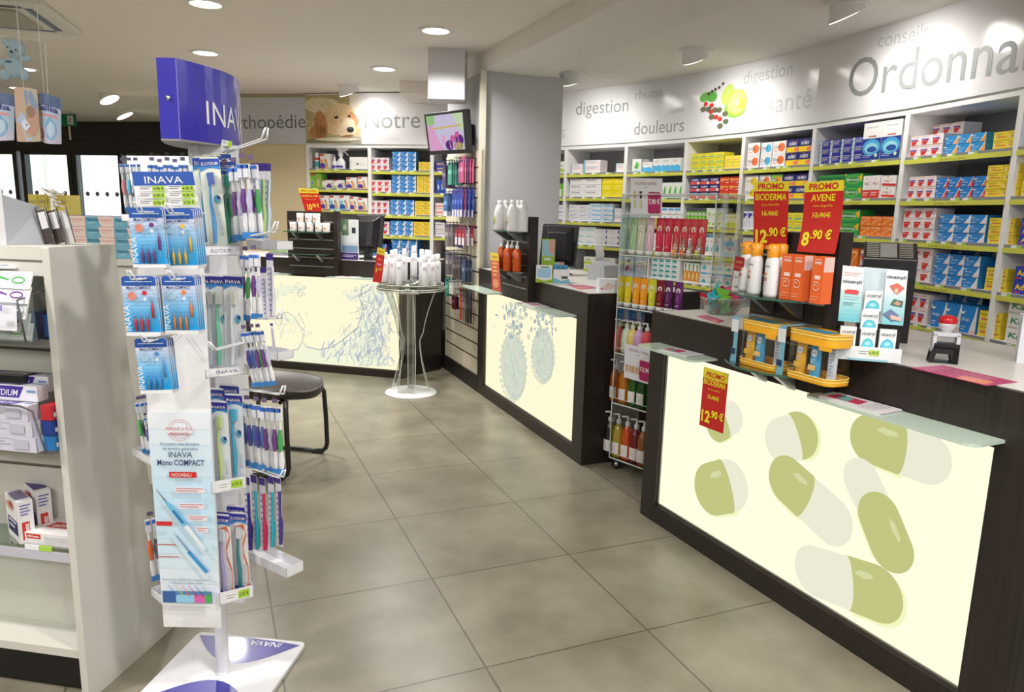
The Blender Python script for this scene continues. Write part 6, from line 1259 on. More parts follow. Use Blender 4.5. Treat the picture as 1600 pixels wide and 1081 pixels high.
# second tray: white/green INAVA
for i, (xt, xb, ch) in enumerate(((318, 324, 0), (329, 333, 0), (341, 346, 1), (364, 367, 0))): put(toothbrush_pack('in%d' % ch, (226, 226, 214), ((232, 234, 236), (130, 220, 180))[ch], .046, .215, (50, 44, 140), 'INAVA', (236, 238, 242)), xt, 429, xb, 577, 1.90-.01*i, .215, 'pale toothbrush pack, %s from left in the second tray of the stand' % ('first', 'second', 'third with mint handle,', 'fourth')[i], 'pale toothbrush packs', (.15, 1, 0))
# third tray
for i, (xt, xb, nm, c) in enumerate(((341, 349, 'lime', (206, 226, 150)), (364, 371, 'turquoise', (60, 180, 214)))): put(toothbrush_pack('it'+nm, c, c, .046, .215, (50, 44, 140), 'INAVA', (232, 236, 242)), xt, (626, 615)[i], xb, (757, 748)[i], 1.865+.02*i, .215, '%s toothbrush pack in the third tray of the stand' % nm, 'toothbrush packs in the third tray', (.15, 1, 0))
for i in range(2): put(toothbrush_pack('itb%d' % i, (200, 210, 230), (120, 150, 210), .046, .215, (60, 60, 150), 'INAVA'), 336+22*i, 606-6*i, 344+20*i, 745, 1.91+.01*i, .215, 'toothbrush pack, %s of two behind in the third tray' % ('left', 'right')[i], 'toothbrush packs behind in the third tray', (.15, 1, 0))
# fourth tray
for i, (xt, xb, nm, c) in enumerate(((345, 354, 'lilac', (180, 170, 220)), (371, 379, 'dark teal', (20, 130, 140)))): put(toothbrush_pack('if'+nm, (226, 230, 236), c, .047, .23, (56, 50, 160), 'ELGYDIUM', (236, 234, 236), swirl=(226, 110, 70)), xt, (803, 800)[i], xb, (934, 927)[i], 1.865+.02*i, .23, 'orange-swirled pack with %s brush in the fourth tray' % nm, 'orange-swirled toothbrush packs', (.15, 1, 0))
for i in range(2): put(toothbrush_pack('iflilac', (226, 230, 236), (180, 170, 220), .047, .23, (56, 50, 160), 'ELGYDIUM', (236, 234, 236), swirl=(226, 110, 70)), 344+24*i, 797-8*i, 352+23*i, 926, 1.90+.01*i, .23, 'orange-swirled pack, %s of two hidden behind in fourth tray' % ('left', 'right')[i], 'orange-swirled packs behind', (.15, 1, 0))
# hanging clear sleeves on the pegs
hang = [('top peg', [(352, 240, 362, 378, 1.90, 'pg'), (366, 236, 375, 376, 1.86, 'pp'), (379, 230, 390, 372, 1.82, 'pp'), (392, 232, 404, 372, 1.84, 'pg')]),
        ('second peg', [(385, 376, 383, 500, 1.88, 'pg'), (398, 374, 402, 498, 1.84, 'pp')]), ('third peg', [(380, 500, 402, 604, 1.86, 'pv'), (392, 498, 416, 603, 1.83, 'pg'), (402, 498, 425, 602, 1.82, 'pp')]),
        ('fourth peg', [(372, 606, 384, 726, 1.92, 'pv'), (386, 608, 400, 730, 1.89, 'pv'), (401, 610, 412, 733, 1.86, 'pv'), (414, 612, 424, 738, 1.83, 'pp'), (431, 613, 436, 740, 1.80, 'pg')])]
CC = dict(pg=(PUR, GRNH), pp=(PUR, (200, 196, 226)), pv=((70, 64, 160), (70, 110, 190)))
for pn, L in hang:
    for i, (a, b, c_, d_, Y, k) in enumerate(L): put(clear_pack(k, *CC[k]), a, b, c_, d_, Y, .235, 'clear sleeve of two toothbrushes, %s from left on the %s' % (pos_w[i], pn), 'clear toothbrush sleeves on the %s' % pn, (.25, .97, 0))
# right rear trays: tall narrow sleeves
def narrow(key, c):
    def mk():
        r = bpy.data.objects.new('toothbrush_pack', None); COL.objects.link(r); h_ = .2
        mb = MB(); mb.prism([(-.012, 0), (.012, 0), (.010, h_), (-.010, h_)], 0, .001, col(226, 226, 236), 'y'); f = Face(mb, .022, h_, fn=lambda a, b, l: (-.011+a, -l, b)); f.R(0, .9, 1, 1, (70, 50, 140))
        for k in range(9): f.R(.3, .12+k*.08, .6, .15+k*.08, (150, 150, 196))
        mb.build('card', r); q = MB(); q.tube([(.009, -.004, .01), (.012, -.004, h_*.35), (.009, -.004, h_*.5), (.01, -.004, h_*.8)], [.005, .006, .003, .004], pm('tb_%d_%d_%d' % c, c, .25), 8); q.build('toothbrush', r); return r
    return copy_pack(key, mk)
for i, (xt, xb, c) in enumerate(((399, 402, (150, 206, 226)), (407, 408, (190, 220, 140)), (417, 414, (200, 220, 240)))): put(narrow('na%d' % i, c), xt, 255, xb, 374, 1.98+.01*i, .2, 'narrow purple-topped sleeve, %s of three behind the top peg' % ('left', 'middle', 'right')[i], 'narrow purple-topped sleeves')
for i, (xt, xb, yt, yb, c) in enumerate(((411, 415, 418, 500, (220, 220, 230)), (421, 424, 396, 498, (230, 230, 240)), (424, 428, 505, 545, (214, 214, 226)))): put(narrow('nb%d' % i, c), xt, yt, xb, yb, 2.0, .2, 'white narrow carton sleeve, %s beside the lower pegs' % ('left', 'upper right', 'lower right')[i], 'white narrow sleeves')
for i, (xt, xb, c) in enumerate(((385, 390, (60, 44, 130)), (396, 401, (40, 160, 180)), (409, 413, (200, 40, 90)), (423, 424, (40, 170, 190)), (434, 437, (70, 50, 130)))): put(narrow('nc%d' % i, c), xt, (745, 742, 746, 744, 744)[i], xb, (862, 860, 862, 857, 853)[i], 1.96-.015*i, .2, 'purple-tagged sleeve with %s brush handle, %s in the lowest right tray' % (('violet', 'turquoise', 'crimson', 'turquoise', 'violet')[i], pos_w[i]), 'purple-tagged toothbrush sleeves', (.5, .86, 0))
# left side of the stand, seen edge on
for i, (xt, xb, c) in enumerate(((190, 202, (226, 150, 160)), (200, 211, (90, 180, 220)), (210, 222, (200, 210, 226)))): put(clear_pack('lt%d' % i, c, (214, 214, 224)), xt, 240, xb, 330, 1.96-.02*i, .235, 'clear toothbrush sleeve, %s at the upper left side of stand' % pos_w[i], 'clear sleeves at the upper left side', (-.5, .86, 0))
for i, xt in enumerate((238, 250, 262, 274, 286)): put(clear_pack('lt2', (110, 110, 190), (214, 214, 224)), xt, 238+i % 2*3, xt+5, 345, 2.02, .235, 'clear toothbrush sleeve, %s behind the blue price card' % pos_w[i], 'clear sleeves behind the price card')
for i, (xt, yt, xb, yb, c) in enumerate(((214, 612, 230, 706, (90, 190, 110)), (222, 610, 236, 708, (50, 50, 60)), (232, 790, 246, 905, (226, 110, 60)), (226, 640, 238, 706, (130, 120, 190)))): put(clear_pack('ls%d' % i, c, (90, 96, 110)), xt, yt, xb, yb, 1.93-.01*i, .235, 'clear sleeve with %s brush on the left side of the stand' % ('green', 'black', 'orange', 'lilac')[i], 'clear sleeves low on the left side', (-.6, .8, 0))
# price ticket clipped under the sign
flat_card('price_tag', 'small white and lime price ticket under the blue curved sign', 'price tag', [(346, 227), (361, 230), (363, 221), (347, 218)], (1.98, 2.0, 2.0, 1.98), lambda f: (f.R(.6, 0, 1, 1, (170, 210, 70)), f.L(.1, .7, .5, 2, .25, (120, 120, 120), .08)))
# ================================================================ left gondola with dental care
FG = Frame((-1.19, 1.87), yaw=math.atan2(-.165, .985)); GC = pm('gondola_cream', (210, 209, 201), .5)
t = thing('gondola_shelf', 'cream double-sided gondola shelf with plain end panel, left foreground', 'shelving', FG.o, FG.yaw)
mb = MB(); mb.prism([(-.015, 0), (-.015, 1.30), (.225, 1.30), (.25, .92), (.31, .5), (.38, 0)], -.022, 0, GC, 'x'); mb.build('end_panel', t, .003)
mb = MB(); mb.box(-1.5, -.022, .10, .125, .14, 1.22, GC)
for z in (.655, .93, 1.0): mb.box(-1.5, -.022, .097, .1, z, z+.007, pm('slat_groove', (96, 92, 86), .6))
mb.build('back_panel', t)
mb = MB(); mb.box(-1.5, -.022, -.012, .225, 1.285, 1.30, GC).box(-1.5, -.022, -.012, .0, 1.225, 1.285, GC).box(-1.5, -.022, -.0135, -.012, 1.262, 1.266, pm('slat_groove', (96, 92, 86), .6)); mb.build('top_shelf', t, .002)
mb = MB(); mb.box(-1.5, -.022, -.01, .1, .13, .155, GC); mb.build('bottom_shelf', t, .002); MB().box(-1.5, -.022, .03, .2, 0, .13, pm('kick_black', (20, 20, 18), .5)).build('kick_board', t)
for z in (1.035, .735):
    MB().box(-1.5, -.022, .0, .1, z, z+.022, pm('metal_shelf', (150, 150, 148), .45)).build('metal_shelf', t)
mb = MB(); mb.box(-1.5, -.022, -.008, .1, .455, .463, GLASSG); g = mb.build('glass_shelf', t); MB().box(-1.5, -.022, -.012, -.008, .425, .452, pm('lilac_rail', (196, 194, 206), .4)).build('shelf_rail', g)
mb = MB(); mb.box(-.165, -.12, -.0125, -.0095, .453, .468, WHITEP).box(-.12, -.08, -.0125, -.0095, .453, .468, pm('price_lime', (170, 214, 80), .5)); mb.build('price_ticket', g)
def gthing(mb, name, label, cat, x, y, z, rot=(0, 0, 0), group=None):
    P = FG.w(x, y, z); return one(mb, name, label, cat, P, group=group, rot=(rot[0], rot[1], FG.yaw+rot[2]))
# wire / acrylic bins
t = thing('acrylic_bin', 'clear acrylic bin of toothbrush packs on the upper gondola shelf', 'bin', FG.w(0, 0, 1.058), FG.yaw)
MB().add([(-.6, -.06, .0), (-.05, -.06, .0), (-.05, -.075, .11), (-.6, -.075, .11)], [(0, 1, 2, 3)], ACRYL).build('front_pane', t)
MB().add([(-.05, -.06, .0), (-.025, .09, .0), (-.03, .09, .15), (-.05, -.075, .11)], [(0, 1, 2, 3)], ACRYL).tube([(-.05, -.06, .0), (-.05, -.075, .11), (-.032, .09, .15)], .0025, pm('wire_grey', (90, 90, 92), .3, metal=.6), 6).build('side_pane', t)
MB().box(-.6, -.03, -.06, .09, .0, .003, ACRYL).build('floor_pane', t)
def flat_brush(c, tilt, x, y, z, label, dx=0., tw=0.):
    r = thing('toothbrush_pack', label, 'pack', FG.w(x, y, z), FG.yaw+tw, 'toothbrush packs lying in the acrylic bin'); r.rotation_euler = (tilt, 0, FG.yaw+tw)
    MB().box(-.21, 0, 0, .045, -.004, 0, WHITEP).build('card', r); cm = pm('tb_%d_%d_%d' % c, c, .25)
    q = MB(); q.ribbon([(-.165+dx, .022), (-.11+dx, .022), (-.09+dx, .028), (-.065+dx, .022)], [.012, .015, .007, .004], cm, lambda a, b: (a, b, .0008)); q.ribbon([(-.037+dx*.3+.018*math.cos(a), .022+.008*math.sin(a)) for a in ring(14)], .004, cm, lambda a, b: (a-.0, b, .0008), closed=True); q.ribbon([(-.037+dx*.3+.03*math.cos(a), .022+.014*math.sin(a)) for a in ring(14)], .0015, col(170, 170, 190), lambda a, b: (a, b, .0006), closed=True); q.build('toothbrush', r)
flat_brush(GRNH, 1.2, -.035, -.05, 1.195, 'flat toothbrush pack with green handle, topmost in the acrylic bin')
flat_brush(PUR, 1.2, -.035, -.06, 1.158, 'flat toothbrush pack with purple handle, second in the acrylic bin')
flat_brush((60, 60, 170), 1.2, -.04, -.068, 1.12, 'flat toothbrush pack with blue handle, third in the acrylic bin')
flat_brush((130, 60, 120), 1.3, -.06, -.04, 1.085, 'flat pack with plum handle low in the acrylic bin', -.04)
flat_brush((100, 190, 90), 1.3, -.05, -.045, 1.060, 'flat pack with light green handle, lowest in the acrylic bin', -.03)
flat_brush((70, 90, 170), .25, -.10, -.02, 1.245, 'flat toothbrush pack lying loose on top of the others', .0, .25)
mb = MB(); mb.box(-.2, 0, -.0005, .0005, 0, .072, col(224, 224, 232)); f = Face(mb, .2, .072, fn=lambda a, b, l: (-.2+a, -.0006-l, b))
for k in range(9): f.L(.02+k*.075, .85, .08+k*.075, 6, .12, (176, 176, 190), .03)
f.R(.78, .7, .9, .9, (150, 140, 196)); f.P([(.74, .2), (.8, .35), (.86, .15)], (130, 120, 190)); gthing(mb, 'instruction_leaflet', 'pale leaflet of small print in front of the acrylic bin', 'leaflet', -.055, -.079, 1.09, (-.1, 0, 0))
for i in range(4):
    mb = MB(); mb.box(0, .02, 0, .05, 0, .06, col(*((60, 110, 180), (50, 46, 90), (80, 60, 120), (90, 150, 200))[i])); mb.box(0, .021, .01, .03, .02, .04, col(200, 210, 226)); gthing(mb, 'toothpaste_box', 'dark blue carton end, %s at the right of the acrylic bin' % ('top', 'second', 'third', 'lowest')[i], 'box', -.05+.001*i, .0+.006*i, 1.062+.0, (0, 0, 0)) if i == 0 else gthing(mb, 'toothpaste_box', 'dark blue carton end, %s at the right of the acrylic bin' % ('top', 'second', 'third', 'lowest')[i], 'box', -.05-.025*i, .035, 1.062)
# toothpaste cartons
LAV = (206, 206, 220)
def carton(i, label, x, y, z, ln=.22, face=True):
    mb = MB(); mb.box(-ln, 0, 0, .036, 0, .042, col(*((230, 230, 236) if face else LAV))); f = Face(mb, ln, .042, fn=lambda a, b, l: (-ln+a, -l, b))
    g = Face(mb, ln, .036, fn=lambda a, b, l: (-ln+a, b, .0421+l))
    for q in (g,) if not face else (f, g):
        q.P([(.1, .2), (.74, .2), (.82, .95), (.1, .95)], (70, 50, 150)); q.T('ELGYDIUM', .26, .32, .42, (236, 236, 240), .46, bold=.01, shear=.25); q.R(.86, .6, .98, .75, (120, 150, 200))
    if not face: f.L(.05, .8, .7, 4, .18, (176, 176, 196), .06); f.R(.7, .2, .9, .8, (188, 188, 204))
    return gthing(mb, 'toothpaste_box', label, 'box', x, y, z, (0, 0, 0), 'toothpaste cartons on the middle shelf')
for i in range(3): carton(i, 'white toothpaste carton, %s of three stacked low on the gondola' % ('bottom', 'middle', 'top')[i], -.055-.008*i, -.055, .758+.0425*i, .22, False)
for i in range(2): carton(i, 'purple-banner toothpaste carton, %s of two slanting rows' % ('front', 'rear')[i], -.075-.0*i, -.015+.04*i, .886-.0*i+.018*i, .22)
for i, c in enumerate(((190, 40, 50), (30, 60, 140), (40, 120, 190))):
    mb = MB(); mb.box(0, .03, 0, .09, 0, .04, col(*c)); mb.box(.002, .0305, .01, .08, .008, .02, col(226, 226, 230)); gthing(mb, 'toothpaste_box', '%s carton at the right end of the middle gondola shelf' % ('red', 'navy', 'bright blue')[i], 'box', -.055, -.03+.0*i, (.842, .80, .758)[i])
MBw = MB(); wm = pm('wire_grey', (90, 90, 92), .3, metal=.6); MBw.tube([(-.6, -.062, .89), (-.085, -.062, .887), (-.05, -.062, .875), (-.022, -.06, .76)], .0025, wm, 6); o = MBw.build('wire_guard', None); o.location = FG.o; o.rotation_euler = (0, 0, FG.yaw); tag(o, 'bent grey wire guard holding the toothpaste cartons on the gondola', 'wire guard')
mb = MB(); mb.box(-.09, 0, 0, .05, 0, .02, BK); mb.ribbon([(-.08, .02), (-.04, .035), (-.01, .03)], .004, WHITEP, lambda a, b: (a, b, .0205)); gthing(mb, 'black_box', 'small black box with white swoosh on the toothpaste cartons', 'box', -.135, .0, .93)
mb = MB(); mb.box(-.1, 0, 0, .03, 0, .012, col(196, 206, 170)); gthing(mb, 'toothbrush_box', 'pale green flat pack lying behind the toothpaste cartons', 'box', -.06, .07, .905)
# elmex boxes
EW = (232, 230, 232)
def logo(f, u, v, w_, h_, vert=False):
    f.R(u, v, u+w_, v+h_, (206, 50, 44)); f.T('elmex', u+w_/2, v+h_*.3, h_*.5, WH, w_*.84, 'c', bold=.02)
mb = MB(); mb.box(-.15, 0, 0, .1, 0, .035, col(*EW)); f = Face(mb, .15, .035, fn=lambda a, b, l: (-.15+a, -l, b)); logo(f, .04, .5, .3, .4); f.L(.42, .7, .95, 4, .14, (190, 190, 200), .05)
g = Face(mb, .15, .1, fn=lambda a, b, l: (-.15+a, b, .0352+l)); g.P([(.2, .4), (.98, .4), (.98, .75), (.26, .75)], (206, 60, 50)); g.T('elmex', .3, .46, .2, WH, .58, bold=.02, shear=.3); gthing(mb, 'toothpaste_carton', 'flat white and red carton on the glass gondola shelf', 'box', -.004-.02, -.0, .4635)
for i, (x, y, r_) in enumerate(((-.215, -.01, -.55), (-.205, .045, -.55))):
    mb = MB(); mb.box(-.11, 0, 0, .038, 0, .135 if i else .125, col(*EW)); h_ = .135 if i else .125
    mb.box(-.1, -.02, .002, .036, h_, h_+.0006, col(60, 50, 110) if i else col(120, 114, 150))
    f = Face(mb, .11, h_, fn=lambda a, b, l: (-.11+a, -l, b)); f.R(.1, .15, .9, .5, (40, 40, 90)); f.L(.2, .42, .8, 2, .12, (220, 220, 236), .05); f.O(.4, .8, .3, .1, (210, 150, 140), 12); f.O(.5, .84, .15, .06, (200, 70, 60), 10)
    s = Face(mb, .038, h_, fn=lambda a, b, l: (l, a, b)); s.R(.2, .08, .7, .5, (206, 50, 44)); s.L(.15, .88, .85, 4, .07, (110, 110, 180), .03)
    s.k += 1; k = s.k; s.mb.text('elmex', .018, col(*WH), lambda a, b: (.0004*k, .024-b, .014+a), 'l', bold=.02)
    gthing(mb, 'toothpaste_carton', 'upright white carton, %s of two at the left on glass shelf' % ('front', 'rear')[i], 'box', x+.035, y-.0, .4635, (0, 0, r_))
mb = MB(); mb.box(-.05, 0, 0, .03, 0, .14, col(*EW)); f = Face(mb, .05, .14, fn=lambda a, b, l: (-.05+a, -l, b)); f.R(.1, .12, 1, .45, (206, 50, 44)); f.T('el', .25, .2, .15, WH, .4, bold=.02); f.O(.5, .75, .3, .08, (50, 60, 140), 14); gthing(mb, 'toothpaste_carton', 'upright carton at the back, cut off by the end panel', 'box', -.024, .065, .4635+.03)
# things on the gondola top
mb = MB(); pts = [(-.75, 0), (-.135, 0), (-.135, .145), (-.165, .147), (-.18, .18), (-.205, .215), (-.25, .235), (-.75, .24)]; mb.prism([(a, b) for a, b in pts], 0, .003, col(206, 206, 210), 'y'); mb.add([(-.135, .0015, 0), (-.085, .11, 0), (-.125, .11, .1), (-.135, .0015, .13)], [(0, 1, 2, 3)], col(190, 194, 202))
f = Face(mb, .15, .13, fn=lambda a, b, l: (-.30+a, -l, b)); f.L(.1, .62, .6, 1, .1, (90, 90, 96), .012); f.L(.3, .36, .6, 1, .1, (110, 110, 116), .02)
for k in range(9): f.R(.05+k*.03, .06, .05+k*.03+(.012 if k % 2 else .02), .14, (40, 40, 44))
f.R(.72, .28, .76, .31, (30, 30, 34)); gthing(mb, 'cardboard_display', 'grey cardboard display with rounded top, cut by the left edge', 'display stand', -.012, .01, 1.3005)
t = thing('hook_rack', 'clear hook rack with hanging dark packs on the gondola top', 'rack', FG.w(-.09, .13, 1.3005), FG.yaw)
mb = MB()
for k in range(3): mb.tube([(-.05+.015*k, .05, .14), (-.03+.015*k, -.02, .15-.01*k), (.02+.01*k, -.05, .13-.012*k), (.025+.01*k, -.03, .125-.012*k)], .0025, pm('clear_wire', (214, 210, 196), .2), 6)
mb.build('hook', t); MB().tube([(-.06, .05, 0), (-.06, .05, .15)], .006, pm('clear_wire', (214, 210, 196), .2), 8).build('post', t)
for k in range(3):
    mb = MB(); mb.box(0, .03, 0, .002, 0, .09, col(*((60, 52, 50), (70, 60, 56), (190, 186, 184))[k])); mb.box(.004, .026, -.0006, 0, .04, .085, col(206, 204, 208)); mb.tube([(.0, 0, 0), (0, 0, .1), (.03, 0, .1), (.03, 0, 0)], .0015, pm('wire_grey', (90, 90, 92), .3, metal=.6), 6)
    gthing(mb, 'hanging_pack', 'dark narrow pack with label, %s on the clear hook rack' % pos_w[k], 'pack', -.105+.022*k, .09+.012*k, 1.301, (0, -.22, 0), 'dark packs on the hook rack')
# second gondola behind, carrying ointment boxes
F4 = Frame((-2.75, 3.62), yaw=-.12); t = thing('gondola_shelf', 'cream gondola shelf standing farther back, mostly hidden by the nearer one', 'shelving', F4.o, F4.yaw)
MB().box(0, 1.0, 0, .5, 0, 1.12, GC).build('body', t, .004); MB().box(-.02, 1.02, -.02, .52, 1.12, 1.15, GC).build('top_shelf', t, .003)
ZT = F4.at(120, 388, .02)[1]; ZT = 1.151
for (c0, c1, nm) in ((62, 88, 'bepanpink'),): stack(F4, .02, ZT, c0, c1, 337, 1, 4, nm, 'at left end of the stack on the rear gondola', depth=.05)
stack(F4, .02, ZT, 88, 222, 338, 3, 4, 'bepan', 'in the long stack on the rear gondola', depth=.05)
x0 = F4.at(108, 335, .12)[0]
mb = MB(); mb.box(0, .32, 0, .15, 0, .185, col(206, 200, 214)); mb.box(-.002, .322, -.002, .152, .185, .2, col(40, 40, 120)); f = Face(mb, .32, .185); [f.R(.02+k*.25, .82, .22+k*.25, .95, (180, 176, 200)) for k in range(4)]; one(mb, 'shelf_carton', 'pale carton with navy lid behind the stacked ointment boxes', 'box', F4.w(x0, .12, ZT), F4.yaw)
for k in range(4):
    x = F4.at(46+15*k, 330, .15)[0]; x2 = F4.at(60+15*k, 330, .15)[0]; mb = MB(); mb.box(0, x2-x, 0, .1, 0, .30 if k else .3, col(206, 190, 90)); f = Face(mb, x2-x, .3); f.O(.6, .66, .3, .05, (226, 170, 50), 10); f.R(.1, .85, .9, .9, (170, 160, 100)); f.R(.1, .5, .6, .56, (226, 220, 160))
    one(mb, 'yellow_carton', 'ochre yellow carton, %s of four behind the hook rack' % pos_w[k], 'box', F4.w(x, .15, ZT), F4.yaw, 'ochre yellow cartons on the rear gondola')
# ---------------------------------------------------------------- hanging baby-milk display
YG = 3.2
def hang_card(name, label, c4, draw, base, bulge, Y=YG, wires=True):
    P = [at_y(px, py, Y) for px, py in c4]; c = sum(P, Vector())/4; q = quadfn(*[p-c for p in P]); mb = MB(); N = 8
    F_ = lambda u, v, l=0: q(u, v, l)+Vector((0, -bulge*math.sin(math.pi*u), bulge*.25*math.sin(math.pi*u)*(1 if v > .5 else -1)))
    for l, rv in ((0, 0), (-.002, 1)):
        vs = [F_(i/N, v, l) for i in range(N+1) for v in (0, 1)]; mb.add(vs, [((2*i, 2*i+2, 2*i+3, 2*i+1) if not rv else (2*i, 2*i+1, 2*i+3, 2*i+2)) for i in range(N)], base, smooth=True)
    draw(Face(mb, 1, 1, fn=lambda a, b, l: F_(a, b, l+.0005)))
    if wires:
        top = F_(.5, 1); mb.tube([top+Vector((0, 0, 0)), Vector((top.x, top.y, CEILZ-c.z))], .0012, pm('nylon_line', (200, 200, 200), .3), 5)
    return one(mb, name, label, 'sign', c)
def strips(f, n, fn_):
    for i in range(n): f.R(i/n, 0, (i+1)/n, 1, (0, 0, 0)) if False else None
def tin(f):
    for j in range(8):
        for i in range(6): v0 = j/8; f.k = 1; f.R(i/6, v0, (i+1)/6, v0+.125, (176+int(40*abs(j-3.5)/4), 204, 226) if j < 6 else (90, 110, 150))
    def arcR(u0, v0, u1, v1, c, k):
        n = 6
        for i in range(n): f.k = k; f.R(u0+(u1-u0)*i/n, v0, u0+(u1-u0)*(i+1)/n, v1, c)
    arcR(.2, .52, .9, .57, (226, 150, 150), 3); arcR(.1, .06, .25, .1, (150, 160, 190), 3)
    f.k = 3; f.T('Gallia', .5, .64, .13, (54, 60, 130), .86, 'c', bold=.03); f.k = 4; f.O(.66, .3, .22, .22, (120, 180, 220), 18); f.k = 5; f.O(.7, .32, .13, .16, (196, 220, 240), 14); f.k = 6; f.T('3', .16, .1, .2, (190, 50, 90), .2, bold=.04)
    f.k = 5; f.O(.2, .46, .09, .06, (210, 226, 240), 12)
TB = pm('tin_blue', (150, 190, 222), .4)
hang_card('tin_card', 'curved blue milk-tin card hanging at the left edge', [(-30, 218), (22, 219), (23, 149), (-32, 146)], tin, TB, .03)
hang_card('tin_card', 'curved blue milk-tin card, right one of the hanging display', [(65, 220), (96, 225), (95, 154), (58, 147)], tin, TB, .03)
def photo(f):
    f.k = 1
    for i in range(6): f.k = 1; f.R(i/6, 0, (i+1)/6, 1, (206-i*4, 172, 150))
    f.k = 3; f.P([(.5, .95), (.8, .95), (1, .7), (.9, .5), (.7, .6), (.55, .7)], (130, 150, 180)); f.P([(.05, .4), (.3, .3), (.5, .0), (.75, .05), (.6, .3), (.5, .5), (.3, .55)], (176, 196, 220)); f.k = 5
    f.P([(.5, .3), (.6, .6), (.75, .68), (.95, .6), (1, .3), (.8, .1), (.6, .15)], (190, 146, 124)); f.k = 7; f.O(.72, .56, .16, .1, (150, 116, 96), 14); f.k = 9; f.P([(.3, .35), (.5, .45), (.7, .3), (.5, .2)], (214, 226, 240))
hang_card('photo_card', 'hanging photo card of a mother holding a baby', [(27, 221), (64, 221), (58, 140), (22, 137)], photo, pm('card_skin', (206, 170, 150), .4), .012, 3.15)
mb = MB(); P = [at_y(px, py, 3.3) for px, py in ((-30, 137), (75, 150), (70, 66), (-30, 48))]; c = sum(P, Vector())/4; q = quadfn(*[p-c for p in P])
mb.add([q(0, 0), q(1, 0), q(1, 1), q(0, 1)], [(0, 1, 2, 3)], clear('clear_film', (250, 250, 250), .96)); mb.tube([q(0, 1), q(1, 1), q(1, 0)], .002, pm('film_edge', (200, 196, 186), .3), 6)
mb.tube([q(.6, 1), Vector((q(.6, 1).x, q(.6, 1).y, CEILZ-c.z))], .0012, pm('nylon_line', (200, 200, 200), .3), 5)
pb = lambda px, py: at_y(px, py, 3.3)-c
BB = pm('bear_blue', (150, 172, 182), .7); sc = 3.3/1126
for px, py, rx, ry, rz_ in ((24, 76, 15, 14, 9), (9, 66, 5, 6, 4), (35, 78, 5, 6, 4), (22, 106, 15, 15, 9), (8, 117, 8, 9, 6), (38, 117, 8, 9, 6), (6, 98, 9, 6, 5), (40, 92, 9, 5, 5), (23, 81, 6, 5, 11)):
    o_ = pb(px, py); mb.lathe([(0, -1), (.5, -.87), (.87, -.5), (1, 0), (.87, .5), (.5, .87), (0, 1)], BB, n=14, M=Matrix.Translation(o_) @ Matrix.Diagonal((rx*sc, rz_*sc*.5, ry*sc, 1)))
for px, py, r_ in ((16, 75, 1.2), (29, 79, 1.2), (22, 82, 2)): mb.lathe([(0, -1), (.7, -.7), (1, 0), (.7, .7), (0, 1)], BK, n=8, M=Matrix.Translation(pb(px, py)+Vector((0, -.019, 0))) @ Matrix.Diagonal((r_*sc, r_*sc, r_*sc, 1)))
mb.box(-.012, .012, -.002, 0, -.003, .003, pm('bear_tag', (50, 70, 110), .5), Matrix.Translation(pb(17, 97)+Vector((0, -.016, 0))))
one(mb, 'teddy_bear_panel', 'clear hanging panel with a pale blue teddy bear, top left', 'sign', c)
# ================================================================ chair behind the stand
FCH = Frame((-1.33, 3.87), yaw=-.20); t = thing('chair', 'black padded chair with tubular sled frame behind the toothbrush stand', 'chair', FCH.o, FCH.yaw)
LEA = pm('black_leatherette', (46, 40, 36), .38, bump=.05, noise=(90, .08)); n = 16; vs = []; fs = []
def seat_o(u, v):   # u along depth 0 rear..1 front, v -1..1
    hw = .225*(1-.35*max(0, u-.55)**1.6/.45**1.6*.6); x = -.21+.505*u-(.07*v*v if u > .6 else 0)*(u-.6)/.4; return x, hw*v
for i in range(n+1):
    for j in range(n+1):
        u = i/n; v = -1+2*j/n; x, y = seat_o(u, v); z = .452+.038*abs(v)**2.2-.012*u**3+.018*max(0, u-.8)/.2*(1-abs(v)); vs.append((x, y, z))
m0 = len(vs)
for i in range(n+1):
    for j in range(n+1):
        u = i/n; v = -1+2*j/n; x, y = seat_o(.03+.94*u, v*.95); vs.append((x, y, .392+.03*abs(v)**2+.012*u**3))
ix = lambda i, j: i*(n+1)+j
for i in range(n):
    for j in range(n): fs.append((ix(i, j), ix(i+1, j), ix(i+1, j+1), ix(i, j+1))); fs.append((m0+ix(i, j), m0+ix(i, j+1), m0+ix(i+1, j+1), m0+ix(i+1, j)))
for i in range(n):
    fs.append((ix(i, 0), m0+ix(i, 0), m0+ix(i+1, 0), ix(i+1, 0))); fs.append((ix(i, n), ix(i+1, n), m0+ix(i+1, n), m0+ix(i, n))); fs.append((ix(0, i), ix(0, i+1), m0+ix(0, i+1), m0+ix(0, i))); fs.append((ix(n, i), m0+ix(n, i), m0+ix(n, i+1), ix(n, i+1)))
mb = MB(); mb.add(vs, fs, LEA, smooth=True); o = mb.build('seat', t); b = o.modifiers.new('soft', 'BEVEL'); b.width = .016; b.segments = 3; b.limit_method = 'ANGLE'; b.angle_limit = .8
FRB = pm('frame_black', (22, 20, 18), .3, coat=.3)
for s_, nm in ((1, 'leg'), (-1, 'leg')):
    y = .225*s_; mb = MB(); pts = [(.20, y*.86, .42), (.212, y*.97, .38), (.218, y, .22), (.222, y, .07), (.212, y, .035), (.19, y, .018), (.14, y, .015), (-.19, y, .015), (-.225, y, .03), (-.235, y, .07), (-.21, y, .3), (-.19, y*.95, .42)]; mb.tube(pts, .0135, FRB, 10); mb.build('sled_leg', t)
    MB().box(.13, .19, y-.016, y+.016, 0, .016, FRB).build('foot_pad', t); MB().box(-.21, -.15, y-.016, y+.016, 0, .016, FRB).build('foot_pad', t)
